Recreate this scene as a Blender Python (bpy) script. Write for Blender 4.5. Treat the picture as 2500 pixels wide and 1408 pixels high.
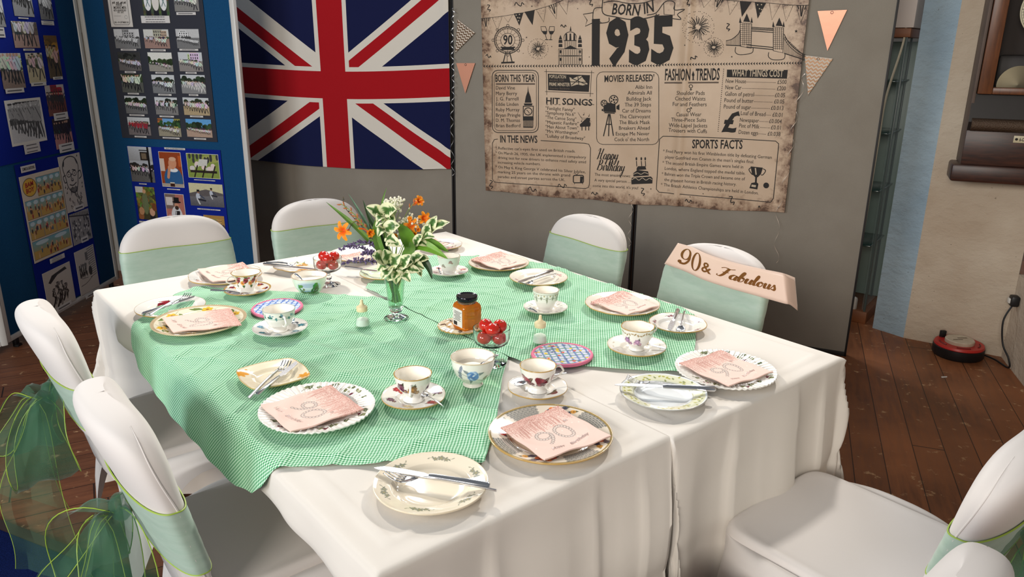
import bpy, bmesh, math, random
import numpy as np
from mathutils import Vector, Matrix
for o in list(bpy.data.objects): bpy.data.objects.remove(o)
SC = bpy.context.scene
COL = SC.collection
R = math.radians
# ------------------------------------------------------------------ camera
CAMP = np.array([0., 0., 1.53]); FPX = 1861.; PIT = R(17.446); ROL = R(.539)
fw = np.array([0, math.cos(PIT), -math.sin(PIT)]); rt0 = np.array([1., 0, 0]); up0 = np.cross(rt0, fw)
rt = math.cos(ROL)*rt0+math.sin(ROL)*up0; up = -math.sin(ROL)*rt0+math.cos(ROL)*up0
cd = bpy.data.cameras.new('camera'); cam = bpy.data.objects.new('camera', cd); COL.objects.link(cam)
cd.sensor_width = 36; cd.lens = FPX/2500*36; cd.clip_start = .02
M = Matrix.Identity(4)
for i in range(3): M[i][0], M[i][1], M[i][2], M[i][3] = rt[i], up[i], -fw[i], CAMP[i]
cam.matrix_world = M; SC.camera = cam
# ------------------------------------------------------------------ light
def add_light(name, loc, tgt, sx, sy, power, col, kind='AREA'):
    l = bpy.data.lights.new(name, kind); l.energy = power; l.color = col
    if kind == 'AREA': l.shape = 'RECTANGLE'; l.size = sx; l.size_y = sy
    o = bpy.data.objects.new(name, l); COL.objects.link(o); o.location = loc
    o.rotation_euler = (Vector(tgt)-Vector(loc)).to_track_quat('-Z', 'Y').to_euler(); return o
w = bpy.data.worlds.new('world'); SC.world = w; w.use_nodes = True
w.node_tree.nodes['Background'].inputs[0].default_value = (.86, .93, 1., 1)
w.node_tree.nodes['Background'].inputs[1].default_value = .17
def add_spot(loc, tgt, power, col, ang, blend=.6, size=.12):
    l = bpy.data.lights.new('table_spot_lamp', 'SPOT'); l.energy = power; l.color = col; l.spot_size = R(ang); l.spot_blend = blend; l.shadow_soft_size = size
    o = bpy.data.objects.new('table_spot_lamp', l); COL.objects.link(o); o.location = loc; o.rotation_euler = (Vector(tgt)-Vector(loc)).to_track_quat('-Z', 'Y').to_euler()
add_spot((-1.6, 4.4, 3.3), (-.42, 2.12, .75), 250, (1., .91, .79), 41, .45)
add_spot((1.7, 4.2, 3.3), (-.18, 2.05, .75), 250, (1., .94, .86), 41, .45)
add_light('high_window_light', (.9, 6.2, 3.7), (.1, 1.9, .75), 1.3, .8, 50, (.92, .96, 1.))
add_light('high_window_light', (-1.3, 6.3, 3.7), (-.3, 2.0, .75), .9, .7, 28, (.95, .97, 1.))
add_light('room_window_and_fill_light', (-3.6, -.6, 2.3), (-.6, 2.6, .8), 1.4, 1.4, 80, (.86, .93, 1.))
add_light('room_window_and_fill_light', (-2.2, -3.2, 2.7), (.6, 4., 1.0), 2.0, 1.4, 150, (1., .92, .82))  # added warm fill from behind left, brightens the grey screens; no window there
add_light('alcove_fill_light', (1.75, 4.75, 2.5), (2.2, 4.3, 1.5), .3, .5, 7, (1., .97, .94))  # added fill lamp behind the screens, lifts the white bulkhead and cabinet
SC.view_settings.view_transform = 'Standard'; SC.view_settings.look = 'None'
SC.view_settings.gamma = 1; SC.view_settings.use_curve_mapping = False
SC.view_settings.exposure = .36
# ------------------------------------------------------------------ unprojection helpers
def ray(u, v): return (u-1250)/FPX*rt-(v-704)/FPX*up+fw
def at(u, v, z):
    d = ray(u, v); return CAMP+d*((z-CAMP[2])/d[2])
def onplane(u, v, p0, n):
    d = ray(u, v); return CAMP+d*(((np.array(p0)-CAMP)@n)/(d@n))
E1 = np.array([.770, .638, 0]); E2 = np.array([-.638, .770, 0])      # the table's own axes
def AB(a, b, z=0.): return E1*a+E2*b+np.array([0, 0, z])
# ------------------------------------------------------------------ colours and materials
def lin(c):
    c = np.asarray(c, float)/255.
    return np.where(c <= .04045, c/12.92, ((c+.055)/1.055)**2.4)
def rgba(c): return (*[float(x) for x in lin(c)], 1.)
class X:
    def __init__(s, nt, so): s.nt = nt; s.so = so
    def op(s, o, b=None, c=None):
        n = s.nt.nodes.new('ShaderNodeMath'); n.operation = o
        for i, k in enumerate((s, b, c)):
            if k is None: continue
            if isinstance(k, X): s.nt.links.new(k.so, n.inputs[i])
            else: n.inputs[i].default_value = k
        return X(s.nt, n.outputs[0])
    def __add__(s, b): return s.op('ADD', b)
    def __sub__(s, b): return s.op('SUBTRACT', b)
    def __mul__(s, b): return s.op('MULTIPLY', b)
    def __truediv__(s, b): return s.op('DIVIDE', b)
    def lt(s, b): return s.op('LESS_THAN', b)
    def gt(s, b): return s.op('GREATER_THAN', b)
    def abs(s): return s.op('ABSOLUTE')
    def frac(s): return s.op('FRACT')
    def floor(s): return s.op('FLOOR')
    def mx(s, b): return s.op('MAXIMUM', b)
    def mn(s, b): return s.op('MINIMUM', b)
    def sin(s): return s.op('SINE')
class Mat:
    def __init__(s, name):
        s.m = bpy.data.materials.new(name); s.m.use_nodes = True; s.nt = s.m.node_tree
        s.b = s.nt.nodes['Principled BSDF']; s.out = s.nt.nodes['Material Output']
    def n(s, t, **k):
        n = s.nt.nodes.new(t)
        for a, b in k.items(): setattr(n, a, b)
        return n
    def link(s, a, b): s.nt.links.new(a.so if isinstance(a, X) else a, b)
    def set(s, **k):
        for a, b in k.items(): s.b.inputs[a.replace('_', ' ')].default_value = b
        return s
    def coord(s, which='Object'):
        t = s.n('ShaderNodeTexCoord'); sp = s.n('ShaderNodeSeparateXYZ'); s.link(t.outputs[which], sp.inputs[0])
        return [X(s.nt, sp.outputs[i]) for i in range(3)], t.outputs[which]
    def noise(s, scale, detail=4, vec=None, rough=.55, vscale=None):
        if vec is None: vec = s.coord()[1]
        if vscale:
            mp = s.n('ShaderNodeMapping'); mp.inputs['Scale'].default_value = vscale; s.link(vec, mp.inputs[0]); vec = mp.outputs[0]
        t = s.n('ShaderNodeTexNoise'); t.inputs['Scale'].default_value = scale; t.inputs['Detail'].default_value = detail
        t.inputs['Roughness'].default_value = rough; s.link(vec, t.inputs['Vector']); return X(s.nt, t.outputs['Fac'])
    def mix(s, fac, a, b):
        n = s.n('ShaderNodeMix', data_type='RGBA')
        if isinstance(fac, X): s.link(fac, n.inputs[0])
        else: n.inputs[0].default_value = fac
        for k, i in ((a, 6), (b, 7)):
            if isinstance(k, (tuple, list)): n.inputs[i].default_value = rgba(k)
            else: s.link(k, n.inputs[i])
        return n.outputs[2]
    def ramp(s, x, lo, hi):
        n = s.n('ShaderNodeMapRange'); n.inputs[1].default_value = lo; n.inputs[2].default_value = hi; s.link(x, n.inputs[0])
        return X(s.nt, n.outputs[0])
    def color(s, c): s.link(c, s.b.inputs['Base Color']); return s
    def bump(s, h, strength=.2, dist=.002):
        n = s.n('ShaderNodeBump'); n.inputs['Strength'].default_value = strength; n.inputs['Distance'].default_value = dist
        s.link(h, n.inputs['Height']); s.link(n.outputs[0], s.b.inputs['Normal']); return s
def pbr(name, c, rough=.5, metal=0., spec=.5, noise=None, bump=None, **k):
    m = Mat(name); m.set(Base_Color=rgba(c), Roughness=rough, Metallic=metal, Specular_IOR_Level=spec)
    if noise:
        sc, c2 = noise; m.color(m.mix(m.ramp(m.noise(sc), .35, .7), c, c2))
    if bump: m.bump(m.noise(bump[0], 5), bump[1], bump[2])
    for a, b in k.items(): m.b.inputs[a.replace('_', ' ')].default_value = b
    return m.m
def vcolmat(name, rough=.5, spec=.5, coat=0., bump=None, metal=0.):
    m = Mat(name); a = m.n('ShaderNodeAttribute'); a.attribute_name = 'Col'; m.link(a.outputs['Color'], m.b.inputs['Base Color'])
    m.set(Roughness=rough, Specular_IOR_Level=spec, Coat_Weight=coat, Coat_Roughness=.05, Metallic=metal)
    if bump: m.bump(m.noise(bump[0], 4), bump[1], bump[2])
    return m.m
def glassmat(name, c=(255, 255, 255), rough=0., ior=1.45):
    m = Mat(name); m.set(Base_Color=rgba(c), Roughness=rough, IOR=ior, Transmission_Weight=1.)
    # thin ware lets the light of the lamps through instead of a black shadow
    return m.m
def thinglass(name, tint=(250, 255, 252)):
    m = Mat(name); tr = m.n('ShaderNodeBsdfTransparent'); tr.inputs[0].default_value = rgba(tint); gl = m.n('ShaderNodeBsdfGlossy'); gl.inputs['Roughness'].default_value = .02
    lw = m.n('ShaderNodeLayerWeight'); lw.inputs[0].default_value = .5; fr = X(m.nt, lw.outputs['Facing']).op('POWER', 3.)*.7+.06; mx = m.n('ShaderNodeMixShader'); m.link(fr, mx.inputs[0]); m.link(tr.outputs[0], mx.inputs[1]); m.link(gl.outputs[0], mx.inputs[2]); m.link(mx.outputs[0], m.out.inputs[0]); return m.m
def sheer(name, c, alpha):
    m = Mat(name); tr = m.n('ShaderNodeBsdfTransparent'); mx = m.n('ShaderNodeMixShader'); mx.inputs[0].default_value = alpha
    m.set(Base_Color=rgba(c), Roughness=.6, Sheen_Weight=.3)
    m.link(tr.outputs[0], mx.inputs[1]); m.link(m.b.outputs[0], mx.inputs[2]); m.link(mx.outputs[0], m.out.inputs[0]); return m.m
# ------------------------------------------------------------------ objects
def props(o, label=None, cat=None, group=None, kind=None):
    if label: o['label'] = label
    if cat: o['category'] = cat
    if group: o['group'] = group
    if kind: o['kind'] = kind
    return o
def thing(name, label, cat, loc=(0, 0, 0), rotz=0., group=None, frame=None):
    o = bpy.data.objects.new(name, None); COL.objects.link(o); o.empty_display_size = .05
    if frame is not None: o.matrix_world = frame
    else: o.location = [float(x) for x in loc]; o.rotation_euler = (0, 0, rotz)
    return props(o, label, cat, group)
def link(name, me, parent=None, loc=None, rotz=0., frame=None, tag=None):
    o = bpy.data.objects.new(name, me); COL.objects.link(o)
    if parent is not None: o.parent = parent
    if frame is not None: o.matrix_world = frame
    elif loc is not None: o.location = [float(x) for x in loc]; o.rotation_euler = (0, 0, rotz)
    if tag: props(o, *tag)
    return o
def setcol(me, cols):
    a = me.color_attributes.new('Col', 'FLOAT_COLOR', 'POINT')
    c = np.ones((len(me.vertices), 4), np.float32); c[:, :3] = cols; a.data.foreach_set('color', c.ravel())
def gridmesh(name, P, mat, wrap=False, cols=None, uv=None, flip=False, smooth=True):
    nu, nv = P.shape[:2]; me = bpy.data.meshes.new(name)
    i = np.arange(nu if wrap else nu-1); j = np.arange(nv-1); I, J = np.meshgrid(i, j, indexing='ij'); I2 = (I+1) % nu
    q = np.stack([I*nv+J, I2*nv+J, I2*nv+J+1, I*nv+J+1], -1).reshape(-1, 4)
    if flip: q = q[:, ::-1]
    me.vertices.add(nu*nv); me.vertices.foreach_set('co', np.ascontiguousarray(P, np.float32).ravel())
    me.loops.add(q.size); me.loops.foreach_set('vertex_index', q.astype(np.int32).ravel())
    me.polygons.add(len(q)); me.polygons.foreach_set('loop_start', (np.arange(len(q))*4).astype(np.int32))
    me.update(calc_edges=True); me.validate()
    if cols is not None: setcol(me, lin(cols).reshape(-1, 3))
    if uv is not None:
        l = me.uv_layers.new(name='UVMap'); vi = np.zeros(len(me.loops), np.int32); me.loops.foreach_get('vertex_index', vi)
        l.data.foreach_set('uv', np.ascontiguousarray(uv.reshape(-1, 2)[vi], np.float32).ravel())
    me.materials.append(mat)
    me.polygons.foreach_set('use_smooth', [smooth]*len(me.polygons)); return me
def vec(*a): return np.array(a, float)
class MB:
    def __init__(s): s.v = []; s.f = []; s.c = []
    def add(s, vs, fs, c=None):
        n = len(s.v); s.v += [tuple(float(t) for t in p) for p in vs]; s.f += [tuple(n+i for i in f) for f in fs]
        s.c += [c if c is not None else (200, 200, 200)]*len(vs); return s
    def box(s, c, d, bev=0., M=None, col=None, seg=2):
        bm = bmesh.new(); bmesh.ops.create_cube(bm, size=1.)
        bmesh.ops.scale(bm, vec=d, verts=bm.verts)
        if bev: bmesh.ops.bevel(bm, geom=list(bm.edges), offset=bev, segments=seg, affect='EDGES', profile=.5)
        bm.verts.index_update(); vs = [Vector(v.co)+Vector(c) for v in bm.verts]
        if M is not None: vs = [M @ v for v in vs]
        fs = [[v.index for v in f.verts] for f in bm.faces]; bm.free(); return s.add(vs, fs, col)
    def lathe(s, prof, seg=48, c=(0, 0, 0), shape=None, col=None, M=None):
        vs = []; fs = []; n = len(prof)
        for i in range(seg):
            t = 2*math.pi*i/seg
            for r, z in prof:
                k = shape(t, r, z) if shape else 1.
                vs.append(Vector((c[0]+r*k*math.cos(t), c[1]+r*k*math.sin(t), c[2]+z)))
        if M is not None: vs = [M @ v for v in vs]
        for i in range(seg):
            a = i*n; b = ((i+1) % seg)*n
            for j in range(n-1): fs.append((a+j, b+j, b+j+1, a+j+1))
        return s.add(vs, fs, col)
    def tube(s, pts, r, seg=8, closed=False, caps=True, col=None, flat=1.):
        pts = [Vector(p) for p in pts]; n = len(pts); vs = []; fs = []
        rr = r if hasattr(r, '__len__') else [r]*n; pn = None
        for i, p in enumerate(pts):
            t = (pts[(i+1) % n] - pts[i-1]) if closed or 0 < i < n-1 else (pts[1]-pts[0] if i == 0 else pts[-1]-pts[-2])
            if t.length < 1e-9: t = Vector((0, 0, 1))
            t.normalize()
            if pn is None: pn = t.orthogonal().normalized()
            pn = (pn - t*pn.dot(t)); pn = pn.normalized() if pn.length > 1e-6 else t.orthogonal().normalized()
            b = t.cross(pn)
            for k in range(seg):
                a = 2*math.pi*k/seg; vs.append(p+pn*(rr[i]*math.cos(a))+b*(rr[i]*math.sin(a)*flat))
        for i in range(n if closed else n-1):
            a = i*seg; b2 = ((i+1) % n)*seg
            for k in range(seg): fs.append((a+k, a+(k+1) % seg, b2+(k+1) % seg, b2+k))
        if caps and not closed: fs.append(tuple(range(seg))[::-1]); fs.append(tuple((n-1)*seg+k for k in range(seg)))
        return s.add(vs, fs, col)
    def ball(s, c, r, seg=12, rings=8, sc=(1, 1, 1), col=None, M=None):
        vs = []; fs = []
        for i in range(rings+1):
            p = math.pi*i/rings
            for k in range(seg):
                a = 2*math.pi*k/seg; q = Vector((r*sc[0]*math.sin(p)*math.cos(a), r*sc[1]*math.sin(p)*math.sin(a), r*sc[2]*math.cos(p)))
                if M is not None: q = M @ q
                vs.append(Vector(c)+q)
        for i in range(rings):
            for k in range(seg): fs.append((i*seg+k, (i+1)*seg+k, (i+1)*seg+(k+1) % seg, i*seg+(k+1) % seg))
        return s.add(vs, fs, col)
    def prism(s, poly, z0, z1, M=None, col=None):
        n = len(poly); vs = [Vector((p[0], p[1], z0)) for p in poly]+[Vector((p[0], p[1], z1)) for p in poly]
        if M is not None: vs = [M @ v for v in vs]
        fs = [tuple(range(n))[::-1], tuple(range(n, 2*n))]+[(i, (i+1) % n, n+(i+1) % n, n+i) for i in range(n)]
        return s.add(vs, fs, col)
    def grid(s, P, wrap=False, col=None):
        nu, nv = len(P), len(P[0]); vs = [p for r_ in P for p in r_]
        fs = [(i*nv+j, ((i+1) % nu)*nv+j, ((i+1) % nu)*nv+j+1, i*nv+j+1) for i in range(nu if wrap else nu-1) for j in range(nv-1)]
        return s.add(vs, fs, col)
    def mesh(s, name, mat, smooth=True, ang=40):
        me = bpy.data.meshes.new(name); me.from_pydata(s.v, [], s.f); me.validate(); me.update()
        if isinstance(mat, (list, tuple)):
            for m in mat: me.materials.append(m)
        else: me.materials.append(mat)
        if any(c != (200, 200, 200) for c in s.c): setcol(me, lin(np.array(s.c)))
        if smooth:
            me.polygons.foreach_set('use_smooth', [True]*len(me.polygons)); me.set_sharp_from_angle(angle=R(ang))
        return me
    def build(s, name, mat, parent=None, smooth=True, ang=40, loc=None, rotz=0., frame=None, tag=None):
        return link(name, s.mesh(name, mat, smooth, ang), parent, loc, rotz, frame, tag)
def frame(o, x, y):
    x = Vector(x).normalized(); y = Vector(y); z = x.cross(y).normalized(); y = z.cross(x)
    m = Matrix.Identity(4)
    for i in range(3): m[i][0], m[i][1], m[i][2], m[i][3] = x[i], y[i], z[i], o[i]
    return m
def dup(o, parent=None):
    c = o.copy(); COL.objects.link(c)
    if parent is not None: c.parent = parent
    for ch in [k for k in list(bpy.data.objects) if k.parent == o]: dup(ch, c)
    return c
def cr(P, n=8, closed=False):                       # smooth curve through points
    P = [np.array(p, float) for p in P]; m = len(P); out = []
    for i in range(m if closed else m-1):
        g = lambda k: P[k % m] if closed else P[min(max(k, 0), m-1)]
        a, b, c, d = g(i-1), g(i), g(i+1), g(i+2)
        for k in range(n):
            t = k/n; out.append(.5*((2*b)+(-a+c)*t+(2*a-5*b+4*c-d)*t*t+(-a+3*b-3*c+d)*t**3))
    if not closed: out.append(P[-1])
    return out
# ------------------------------------------------------------------ painting of printed / glazed decoration (vertex colours)
def paint(P, col, stamps, aa=.0004):
    """P (n,2) points, col (n,3) 0-255; stamps drawn in order"""
    x, y = P[:, 0], P[:, 1]
    for s in stamps:
        k = s[0]; c = np.array(s[-1], float)
        if k == 'd':
            _, cx, cy, r, _c = s; m = (np.abs(x-cx) < r+aa*2) & (np.abs(y-cy) < r+aa*2); i = np.nonzero(m)[0]
            d = np.hypot(x[i]-cx, y[i]-cy)-r
        elif k == 'e':
            _, cx, cy, rx, ry, an, _c = s; q = max(rx, ry); m = (np.abs(x-cx) < q+aa*2) & (np.abs(y-cy) < q+aa*2); i = np.nonzero(m)[0]
            ca, sa = math.cos(an), math.sin(an); dx, dy = x[i]-cx, y[i]-cy
            u, v = (dx*ca+dy*sa)/rx, (-dx*sa+dy*ca)/ry; d = (np.hypot(u, v)-1)*min(rx, ry)
        elif k == 's':
            _, x0, y0, x1, y1, w, _c = s; m = (x > min(x0, x1)-w-aa) & (x < max(x0, x1)+w+aa) & (y > min(y0, y1)-w-aa) & (y < max(y0, y1)+w+aa); i = np.nonzero(m)[0]
            dx, dy = x1-x0, y1-y0; L = dx*dx+dy*dy+1e-12; t = np.clip(((x[i]-x0)*dx+(y[i]-y0)*dy)/L, 0, 1)
            d = np.hypot(x[i]-x0-t*dx, y[i]-y0-t*dy)-w/2
        elif k == 'r':
            _, x0, y0, x1, y1, _c = s; i = np.nonzero((x >= x0) & (x <= x1) & (y >= y0) & (y <= y1))[0]; d = np.full(len(i), -1.)
        elif k == 'p':
            _, pts, _c = s; px = [p[0] for p in pts]; py = [p[1] for p in pts]
            i = np.nonzero((x >= min(px)) & (x <= max(px)) & (y >= min(py)) & (y <= max(py)))[0]; ins = np.zeros(len(i), bool)
            for a in range(len(pts)):
                x0, y0 = pts[a]; x1, y1 = pts[a-1]
                if y0 == y1: continue
                ins ^= ((y0 > y[i]) != (y1 > y[i])) & (x[i] < (x1-x0)*(y[i]-y0)/(y1-y0)+x0)
            d = np.where(ins, -1., 1.)
        elif k == 'g':                              # vertical blend between two colours
            _, x0, y0, x1, y1, c0, _c = s; i = np.nonzero((x >= x0) & (x <= x1) & (y >= y0) & (y <= y1))[0]
            t = ((y[i]-y0)/(y1-y0))[:, None]; col[i] = np.array(c0, float)*(1-t)+c*t; continue
        elif k == 'R':                              # ring about the origin
            _, r0, r1, _c = s; q = np.hypot(x, y); i = np.nonzero((q > r0-aa) & (q < r1+aa))[0]; d = np.maximum(r0-q[i], q[i]-r1)
        if len(i) == 0: continue
        al = np.clip(.5-d/(aa+1e-9), 0, 1)[:, None]; col[i] = col[i]*(1-al)+c*al
    return col
def leaf(x, y, an, L, W, c, vein=None):
    n = 7; pts = []
    for k in range(n): t = k/(n-1); pts.append((t*L, W*math.sin(math.pi*t**.8)))
    for k in range(n-2, 0, -1): t = k/(n-1); pts.append((t*L, -W*math.sin(math.pi*t**.8)))
    ca, sa = math.cos(an), math.sin(an); q = [(x+a*ca-b*sa, y+a*sa+b*ca) for a, b in pts]
    o = [('p', q, c)]
    if vein: o.append(('s', x, y, x+L*ca*.9, y+L*sa*.9, L*.07, vein))
    return o
def bloom(x, y, r, c1, c2, n=5, rot=0.):
    o = []
    for k in range(n):
        a = rot+2*math.pi*k/n; o.append(('e', x+.55*r*math.cos(a), y+.55*r*math.sin(a), .5*r, .36*r, a, c1))
    return o+[('d', x, y, .28*r, c2)]
def rose(x, y, r, c1, c2, c3, rng):
    o = [('d', x, y, r, c1)]
    for k in range(5):
        a = 2*math.pi*k/5+rng.random(); o.append(('e', x+.6*r*math.cos(a), y+.6*r*math.sin(a), .55*r, .4*r, a+1.3, c2 if k % 2 else c1))
    for k in range(4): a = rng.random()*6.28; o.append(('e', x+.25*r*math.cos(a), y+.25*r*math.sin(a), .32*r, .16*r, a, c3))
    return o
def spray(x, y, an, L, rng, leafc, flowc, cen, n=3, fs=.16):
    o = []; ca, sa = math.cos(an), math.sin(an)
    for k in range(-3, 4):
        t = k/3.; px, py = x+t*L*ca/2, y+t*L*sa/2; ll = L*.2*(1.1-abs(t)*.4)
        o += leaf(px, py, an+(.8 if k % 2 else -.8)+(math.pi if t < 0 else 0), ll, ll*.2, leafc)
    o.append(('s', x-L*ca/2, y-L*sa/2, x+L*ca/2, y+L*sa/2, L*.015, leafc))
    for k in range(n):
        t = (k-(n-1)/2)*.24; o += bloom(x+t*L*ca-.04*L*sa*(-1)**k, y+t*L*sa+.04*L*ca*(-1)**k, L*fs*(1 if k == n//2 else .75), flowc, cen, 5, rng.random()*6)
    return o
# ------------------------------------------------------------------ lettering
TXT = {}
def text_geo(s, bold=0., shear=0., spacing=1.):
    k = (s, bold, shear, spacing)
    if k in TXT: return TXT[k]
    c = bpy.data.curves.new('t', 'FONT'); c.body = s; c.resolution_u = 2; c.offset = bold; c.shear = shear; c.space_character = spacing; c.size = 1.
    o = bpy.data.objects.new('t', c); COL.objects.link(o); dg = bpy.context.evaluated_depsgraph_get()
    me = bpy.data.meshes.new_from_object(o.evaluated_get(dg)); v = np.array([p.co[:] for p in me.vertices]).reshape(-1, 3)[:, :2]
    f = [tuple(p.vertices) for p in me.polygons]; bpy.data.objects.remove(o); bpy.data.curves.remove(c); bpy.data.meshes.remove(me)
    if len(v): v = v-np.array([v[:, 0].min(), 0])
    TXT[k] = (v, f); return TXT[k]
def put_text(mb, s, p0, p1, capw, fn, bold=0., shear=0., spacing=1., z=0., col=None):
    """baseline from p0 to p1 (2D), cap height capw; fn maps (x,y,z)->3D"""
    v, f = text_geo(s, bold, shear, spacing)
    if not len(v): return
    W = v[:, 0].max(); p0 = np.array(p0, float); d = np.array(p1, float)-p0; L = np.hypot(*d); d = d/L; nrm = np.array([-d[1], d[0]])
    q = p0+np.outer(v[:, 0]/W*L, d)+np.outer(v[:, 1]/.69*capw, nrm)
    mb.add([fn(a, b, z) for a, b in q], f, col)
def put_stroke(mb, pts, w, fn, z=0., closed=False, nib=None, col=None):
    """flat stroke of width w along 2D points"""
    P = np.array(pts, float); n = len(P)
    if n < 2: return
    T = np.zeros_like(P)
    for i in range(n):
        a = P[(i+1) % n] if closed or i < n-1 else P[i]; b = P[i-1] if closed or i > 0 else P[i]; T[i] = a-b
    T /= (np.linalg.norm(T, axis=1)[:, None]+1e-12); N = np.stack([-T[:, 1], T[:, 0]], 1)
    hw = np.full(n, w/2)
    if nib: hw = np.array([(nib[0]+(nib[1]-nib[0])*max(0., -t[1])**1.2)/2 if True else 0 for t in T])
    Lf = P+N*hw[:, None]; Rt = P-N*hw[:, None]
    vs = [fn(p[0], p[1], z) for p in Lf]+[fn(p[0], p[1], z) for p in Rt]
    fs = [(i, n+i, n+(i+1) % n, (i+1) % n) for i in range(n if closed else n-1)]
    mb.add(vs, fs, col)
def put_poly(mb, pts, fn, z=0., col=None): mb.add([fn(p[0], p[1], z) for p in pts], [tuple(range(len(pts)))], col)
# joined-up handwriting: strokes on a grid where the x-height is 1
SCRIPT = {
 'F': (1.5, [[(.1, 1.75), (.5, 2.0), (1.2, 1.9), (1.75, 2.1)], [(1.05, 1.95), (.85, 1.2), (.65, .5), (.35, .05), (0., .1), (.02, .35)], [(.45, 1.0), (.9, 1.05), (1.2, 1.15)]]),
 'a': (1.0, [[(.85, .85), (.5, 1.0), (.15, .65), (.15, .2), (.4, 0), (.7, .35), (.88, .95), (.72, .3), (.82, 0), (1.05, .25)]]),
 'b': (.9, [[(0., .25), (.45, 1.1), (.62, 1.8), (.48, 2.0), (.3, 1.5), (.18, .5), (.3, .02), (.6, .1), (.75, .55), (.65, .95), (.5, .8), (.75, .68), (.95, .75)]]),
 'u': (1.0, [[(0., .3), (.25, .98), (.15, .35), (.28, 0), (.55, .2), (.82, .98), (.7, .3), (.82, 0), (1.05, .25)]]),
 'l': (.55, [[(0., .25), (.4, 1.1), (.55, 1.8), (.42, 2.0), (.25, 1.5), (.15, .4), (.28, 0), (.58, .25)]]),
 'o': (.85, [[(.55, .95), (.2, .75), (.12, .25), (.38, 0), (.66, .3), (.66, .8), (.5, .95), (.6, .75), (.9, .8)]]),
 's': (.75, [[(0., .25), (.45, 1.0), (.5, .8), (.62, .35), (.45, 0), (.15, .12), (.3, .1), (.8, .3)]]),
 'H': (1.7, [[(.1, 1.5), (.4, 1.95), (.62, 1.9), (.5, 1.1), (.25, .1), (0., 0.)], [(1.45, 1.95), (1.2, 1.2), (1.0, .3), (1.1, 0.), (1.6, .25)], [(.3, .95), (.8, 1.05), (1.3, 1.0)]]),
 'p': (.95, [[(0., .25), (.3, 1.05), (.15, .1), (-.1, -.95)], [(.18, .5), (.5, 1.0), (.78, .7), (.65, .15), (.35, .05), (.6, .0), (.98, .25)]]),
 'y': (.95, [[(0., .3), (.25, .98), (.18, .35), (.32, .1), (.6, .3), (.85, .98), (.6, -.4), (.3, -.95), (.1, -.7), (.5, -.1), (1., .3)]]),
 'B': (1.55, [[(.6, 1.9), (.4, 1.0), (.15, .05)], [(.2, 1.6), (.6, 2.0), (1.15, 1.85), (1.1, 1.3), (.6, 1.05), (1.2, .95), (1.25, .35), (.75, 0), (.3, .15)]]),
 'i': (.5, [[(0., .25), (.28, .98), (.15, .3), (.28, 0), (.52, .25)], [(.36, 1.45), (.38, 1.5), (.42, 1.4)]]),
 'r': (.75, [[(0., .25), (.25, 1.05), (.3, .85), (.55, .9), (.48, .3), (.58, 0), (.8, .25)]]),
 't': (.6, [[(0., .25), (.3, 1.0), (.48, 1.7), (.25, .6), (.2, .1), (.35, 0), (.62, .25)], [(.08, 1.1), (.65, 1.2)]]),
 'h': (.95, [[(0., .25), (.4, 1.1), (.55, 1.8), (.42, 2.0), (.28, 1.4), (.1, 0.)], [(.18, .5), (.5, 1.0), (.68, .8), (.6, .25), (.72, 0), (.98, .25)]]),
 'd': (1.0, [[(.75, .85), (.45, .98), (.15, .6), (.18, .15), (.42, 0), (.7, .4), (1.05, 2.0), (.75, .4), (.8, 0), (1.05, .25)]]),
}
def put_script(mb, s, p0, xh, fn, nib, dirn=(1, 0), slant=.25, sx=1., z=0., col=None):
    d = np.array(dirn, float); d /= np.hypot(*d); nn = np.array([-d[1], d[0]]); x = 0.
    for ch in s:
        if ch == ' ': x += .6; continue
        adv, st = SCRIPT[ch]
        for q in st:
            pts = [np.array(p0)+d*((x+a+b*slant)*xh*sx)+nn*(b*xh) for a, b in q]
            put_stroke(mb, cr(pts, 6), 0, fn, z, nib=nib, col=col)
        x += adv
    return x*xh*sx
# ------------------------------------------------------------------ shared materials
BLACKP = pbr('black_print', (38, 33, 30), .75)
WHITE_METAL = pbr('white_enamel_metal', (205, 203, 198), .35)
ALU = pbr('dull_aluminium', (150, 145, 138), .4, .6)
CHROME = pbr('stainless_steel', (205, 205, 208), .2, 1.)
BLACKPL = pbr('black_plastic', (20, 20, 22), .45)
WHITEPL = pbr('white_plastic', (225, 222, 214), .4)
PRINT = vcolmat('printed_paper', .38, .4)
CHINA = vcolmat('glazed_china', .10, .5, .6)
GLASS = glassmat('clear_glass', (252, 255, 254))
PAPERW = pbr('white_paper', (225, 220, 214), .7)
# ================================================================== ROOM
def S(o): o['kind'] = 'structure'; return o
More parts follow.
